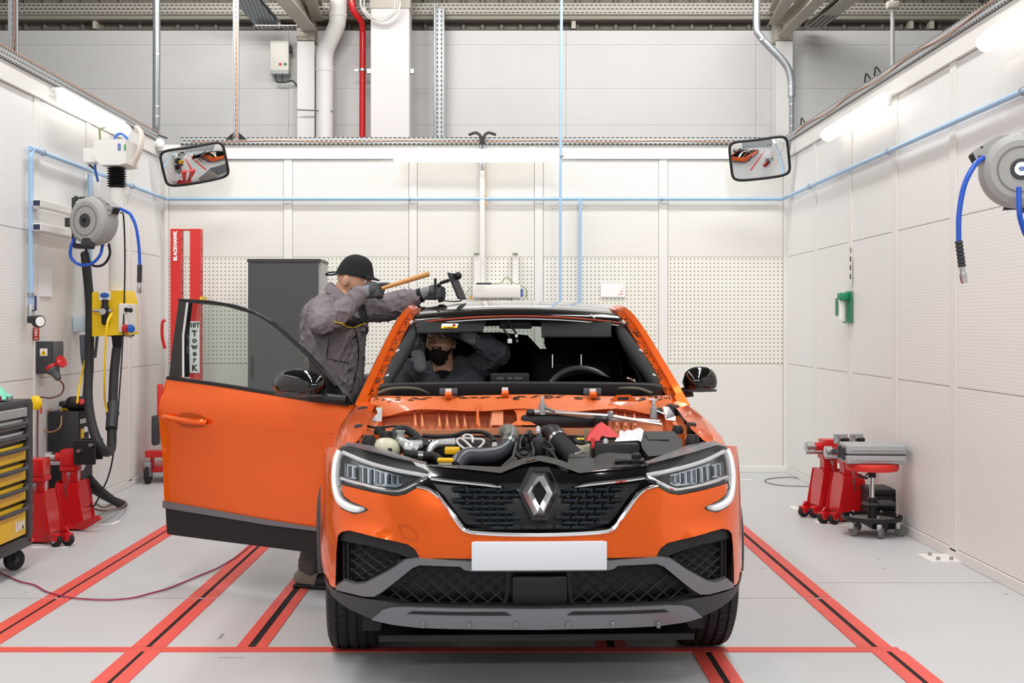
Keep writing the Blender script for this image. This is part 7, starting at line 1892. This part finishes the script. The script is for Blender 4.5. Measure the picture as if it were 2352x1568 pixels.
    for j_, ex_ in enumerate((-.012, .022, .042)):
        rows.append([hc + hr @ V(((.098 + .012 + ex_) * math.cos(a) + .0, (.08 + .012 + ex_ * .35) * math.sin(a), .040 - .014 * (j_ / 2) - .004 * math.sin(a) ** 2)) for a in [R(-46 + 92 * i / 16) for i in range(17)]])
    br.grid(rows); br.grid([[p - hr @ V((0, 0, .005)) for p in r] for r in rows])
    o = br.build('brim', m_cap, None, 180, recalc=False); o.data.transform(Matrix.Translation(-O)); o.parent = cp
    o = MB().tube(crv([hc + hr @ V((-.1, -.04, .02)), hc + hr @ V((-.135, -.055, .008)), hc + hr @ V((-.15, -.05, -.006)), hc + hr @ V((-.125, -.03, .0)), hc + hr @ V((-.1, -.02, .012))], 5), .005, 6).build('cap_strap', mat('navy_strap', '#1d2233', .7)); o.data.transform(Matrix.Translation(-O)); o.parent = cp
    # short beard, brows, eyes
    vs, fs = shell(lambda p: p.x > .004 and (p.z < (-.05 if abs(p.y) < .03 else -.066 + .05 * max(0, (.055 - p.x) / .055))) , .0035, hc, hr)
    ch(MB().add(vs, fs).build('beard', m_stub, None, 180, recalc=False))
    ch(MB().ball(hc + hr @ V((.106, 0, -.073)), (.006, .017, .006), 14, 8, hr).build('lips', mat('lip_skin', '#a8645a', .5)))
    for s in (-1, 1):
        e = hc + hr @ V((.083, s * .032, .003)); eo_ = ch(MB().ball(e, .0125, 14, 10).build('eye', mat('eye_white', '#e6e0dc', .25)))
        k = MB().ball(e + hr @ V((.0092, 0, 0)), .0052, 10, 8).build('iris', mat('dark_iris', '#1f1410', .2)); k.data.transform(Matrix.Translation(-O)); k.parent = eo_
        ch(MB().tube([hc + hr @ V((.098 - .012 * abs(t_), s * (.032 + .018 * t_), .021 - .003 * t_ * t_)) for t_ in (-1, -.4, .3, 1)], [.002, .004, .004, .002], 6, flat=.5).build('eyebrow', m_stub))
    # gloves
    fN = V((1, -.12, .18)); g1_, r1_ = glove('glove', wrN, (1, -.05, .16), (.05, -1, .35), 1, (.25, .85, .95, 1.0), m_gl, None, .03, (.4, .6)); ch(g1_)
    limb_ = MB(); limb(limb_, [wrN - fN.normalized() * .045, wrN + fN.normalized() * .03], [.034, .036]); o = limb_.build('glove_cuff', m_glc); bake(o, .006, 2); ch(o)
    o = MB().tube([wrN - fN.normalized() * .055, wrN - fN.normalized() * .02], .038, 16).build('knit_band', m_cap); ch(o)
    fF = (wrF - elF).normalized()
    g2_, r2_ = glove('glove', wrF + fF * .02, (1, -.1, .12), (0, -.9, .5), 1, (1.0, 1.05, 1.05, 1.0), m_gl, None, .0, (.35, .7), s=1.08); ch(g2_)
    o = MB().tube([wrF - fF * .035, wrF + fF * .01], .042, 16).build('knit_band', m_cap); ch(o)
    limb_ = MB(); limb(limb_, [wrF - fF * .0, wrF + fF * .04], [.036, .036]); o = limb_.build('glove_cuff', m_glc); bake(o, .006, 2); ch(o)
    return wrN, wrF
wrN, wrF = mechanic1()
# the wooden hammer handle in the near hand
hA, hB = W(878, 662, 6.9), W(986, 628, 6.86)
hm_ = MB()
dH = (hB - hA); q = [hA + dH * t for t in (0, .25, .6, .9, .985, 1)]
ho = hm_.tube(q, [.013, .0145, .017, .0185, .0185, .014], 14, flat=.8).build('hammer', mat('ash_wood', '#d59a5c', .45, noise_amt=.25, noise_scale=14))
tag(rebase(ho, hA), 'light wooden hammer handle held in front of the standing mechanic', 'hammer')
# dent chisel in the far hand
ck0, ck1 = W(999, 690, 7.27), W(1000, 639, 7.27)
o = tag(rebase(MB().tube([ck0, ck0.lerp(ck1, .55), ck0.lerp(ck1, .57), ck1], [.0035, .005, .0075, .0075], 12).build('dent_chisel', M_BLACK), ck0), 'slim black dent chisel held upright on the car roof', 'chisel')
# reflector board on a jointed arm
ra = thing('dent_reflector', 'black reflector board on a jointed arm standing on the car roof', 'lamp', W(1052, 690, 7.3))
Q = lambda px, py, dy=0: W(px, py, 7.3 + dy) - V(ra.location)
ar_ = MB()
for px, py in ((1008, 654), (1014, 649), (1020, 647), (1026, 645), (1032, 643), (1038, 641), (1044, 637), (1049, 632)):
    ar_.ball(Q(px, py, .05), .011, 12, 8); ar_.tube([Q(px, py, .05), Q(px + 4, py - 2, .05)], .007, 8)
ar_.build('jointed_arm', M_BLACK, ra)
MB().ball(Q(1052, 633, .04), .022, 16, 10).build('ball_joint', M_BLACK, ra)
a, b = Q(1037, 627), Q(1062, 687)
ax = (b - a).normalized(); side = V((.25, 1, 0)).normalized(); nrm = ax.cross(side)
MB().box((a + b) / 2, ((b - a).length, .16, .009), Matrix((ax, side, nrm)).transposed(), .003, 1).build('board_frame', M_BLACK, ra)
MB().box((a + b) / 2 - nrm * .006, ((b - a).length * .92, .14, .004), Matrix((ax, side, nrm)).transposed()).build('reflector_face', M_PAPER, ra)
MB().tube(crv([Q(1062, 687), Q(1056, 691, -.03), Q(1040, 692, -.06), Q(1018, 690, -.06), Q(1000, 684, -.05)], 5), .004, 6).build('cord', M_BLACK, ra)
MB().tube([Q(1008, 654, .05), Q(1004, 672, .06), Q(1002, 684, .06)], .008, 8).build('stem', M_BLACK, ra)
MB().lathe([(.04, -.005), (.036, .01), (.012, .018)], Q(1002, 684, .06), n=20).build('suction_foot', M_BLACK, ra)

# ------------------------------------------------------------ mechanic inside the car
def mechanic2():
    Yc = 7.12
    hc = W(1013, 783, 7.1); hr = basis((-.16, -.93, .30), (.05, .3, .95))
    neck = W(1018, 838, 7.14); chest = W(1020, 905, 7.12); hip = W(1025, 1035, 6.98)
    shL = W(962, 868, 7.14); elL = W(938, 868, 6.95); wrL = W(962, 822, 6.92)          # viewer's left
    shR = W(1085, 852, 7.16); elR = W(1146, 812, 7.02); wrR = W(1082, 775, 6.95)       # viewer's right
    elL = W(930, 872, 6.98)
    b = MB(); b.add([hc + hr @ p for p in HV], HF)
    for s in (-1, 1): b.ball(hc + hr @ V((-.008, s * .078, -.012)), (.02, .009, .032), 12, 8, hr)
    limb(b, [hc + hr @ V((-.03, 0, -.06)), neck, neck - V((0, 0, .06))], [.06, .062, .075])
    limb(b, [neck - V((0, 0, .05)), chest, hip], [.08, .085, .085])
    limb(b, [shL, elL, wrL], [.05, .042, .03]); limb(b, [shR, elR, wrR], [.05, .042, .03])
    kL, kR = V((-.47, 6.72, .78)), V((-.16, 6.72, .78))
    for k in (kL, kR): limb(b, [hip + V(((k.x - hip.x) * .5, 0, -.02)), k, k + V((0, -.12, -.4))], [.075, .055, .04])
    body = b.build('person', m_skin)
    tag(body, 'bearded person in slate jacket working overhead inside the car', 'person')
    bake(body, .007, 2, .4); rebase(body, (hip.x, hip.y, .62)); O = V(body.location)
    def ch(o, par=None): o.data.transform(Matrix.Translation(-O)); o.parent = par or body; return o
    j = MB()
    for k in (-1, -.35, .35, 1): limb(j, [neck + V((.085 * k, .02, -.05)), chest + V((.12 * k, 0, .03)), chest.lerp(hip, .6) + V((.1 * k, 0, 0)), hip + V((.1 * k, 0, .0))], [.07, .12, .125, .125])
    limb(j, [shL + V((.06, 0, 0)), shL, shL.lerp(elL, .6), elL], [.08, .08, .072, .066]); limb(j, [elL, elL.lerp(wrL, .5), wrL - (wrL - elL).normalized() * .05], [.066, .06, .048])
    limb(j, [shR - V((.06, 0, 0)), shR, shR.lerp(elR, .55), elR], [.085, .085, .074, .066]); limb(j, [elR, elR.lerp(wrR, .5), wrR - (wrR - elR).normalized() * .05], [.066, .06, .046])
    jk = j.build('jacket', m_jac2); bake(jk, .0075, 4, .5, .011, 10.0, (1, 1, .7)); ch(jk)
    for s in (-1, 1):
        P_ = [neck + V((s * .07, .0, .015)), neck + V((s * .028, -.115, -.09)), neck + V((s * .075, -.135, -.115)), neck + V((s * .13, -.07, -.03))]
        ch(MB().prism(P_, (0, .012, .014)).build('collar_flap', m_jac2), jk)
    ch(MB().ball(neck + V((0, -.045, -.065)), (.062, .06, .045), 20, 12).build('undershirt', mat('black_tshirt', '#0b0b0c', .9)))
    t = MB()
    for k in (kL, kR): limb(t, [hip + V(((k.x - hip.x) * .5, 0, -.02)), k, k + V((0, -.12, -.4))], [.11, .085, .07])
    tr = t.build('trousers', mat('slate_trousers', '#3c3d42', .85)); bake(tr, .014, 4); ch(tr)
    vs, fs = shell(lambda p: p.x > -.004 and (p.z < (-.05 if abs(p.y) < .03 else -.066 + .05 * max(0, (.055 - p.x) / .055))) , lambda p: .005 + (.016 if p.z < -.085 else 0), hc, hr)
    ch(MB().add(vs, fs).build('beard', m_beard, None, 180, recalc=False))
    ch(MB().ball(hc + hr @ V((.109, 0, -.073)), (.006, .017, .0055), 14, 8, hr).build('lips', mat('lip_skin', '#a8645a', .5)))
    vs, fs = shell(lambda p: p.z > .035 or (p.x < -.02 and p.z > -.02), .012, hc, hr)
    ch(MB().add(vs, fs).build('cap', m_cap, None, 180, recalc=False))
    for s in (-1, 1):
        e = hc + hr @ V((.083, s * .032, .003)); eo_ = ch(MB().ball(e, .0125, 14, 10).build('eye', mat('eye_white', '#e6e0dc', .25)))
        k = MB().ball(e + hr @ V((.0092, 0, .002)), .0052, 10, 8).build('iris', mat('dark_iris', '#1f1410', .2)); k.data.transform(Matrix.Translation(-O)); k.parent = eo_
        ch(MB().tube([hc + hr @ V((.098 - .012 * abs(t_), s * (.032 + .018 * t_), .021 - .003 * t_ * t_)) for t_ in (-1, -.4, .3, 1)], [.003, .005, .005, .003], 6, flat=.5).build('eyebrow', m_beard))
    # spectacles
    gp = MB()
    for s in (-1, 1): gp.tube([hc + hr @ V((.108, s * .033 + .024 * math.cos(a), .002 + .016 * math.sin(a))) for a in [i * math.pi / 8 for i in range(16)]], .002, 6, closed=True); gp.tube([hc + hr @ V((.106, s * .057, .006)), hc + hr @ V((.0, s * .086, .004))], .002, 6)
    gp.tube([hc + hr @ V((.112, -.01, .006)), hc + hr @ V((.112, .01, .006))], .002, 6)
    ch(gp.build('spectacles', M_BLACK))
    fL = V((-.15, .25, 1)); g, _ = glove('glove', wrL, (-.1, .3, 1), (-.35, -1, .2), 1, (.35, .4, .4, .45), m_gl, None, .04, (.5, .3)); ch(g)
    c_ = MB(); limb(c_, [wrL - fL.normalized() * .05, wrL + fL.normalized() * .02], [.036, .037]); o = c_.build('glove_cuff', m_glc); bake(o, .006, 2); ch(o)
    fR = (wrR - elR).normalized(); g, _ = glove('glove', wrR, (-1, .1, .45), (.1, -.9, .6), -1, (.3, .35, .4, .45), m_gl, None, .04, (.5, .3)); ch(g)
    c_ = MB(); limb(c_, [wrR - fR * .015, wrR + fR * .03], [.037, .038]); o = c_.build('glove_cuff', m_glc); bake(o, .006, 2); ch(o)
mechanic2()
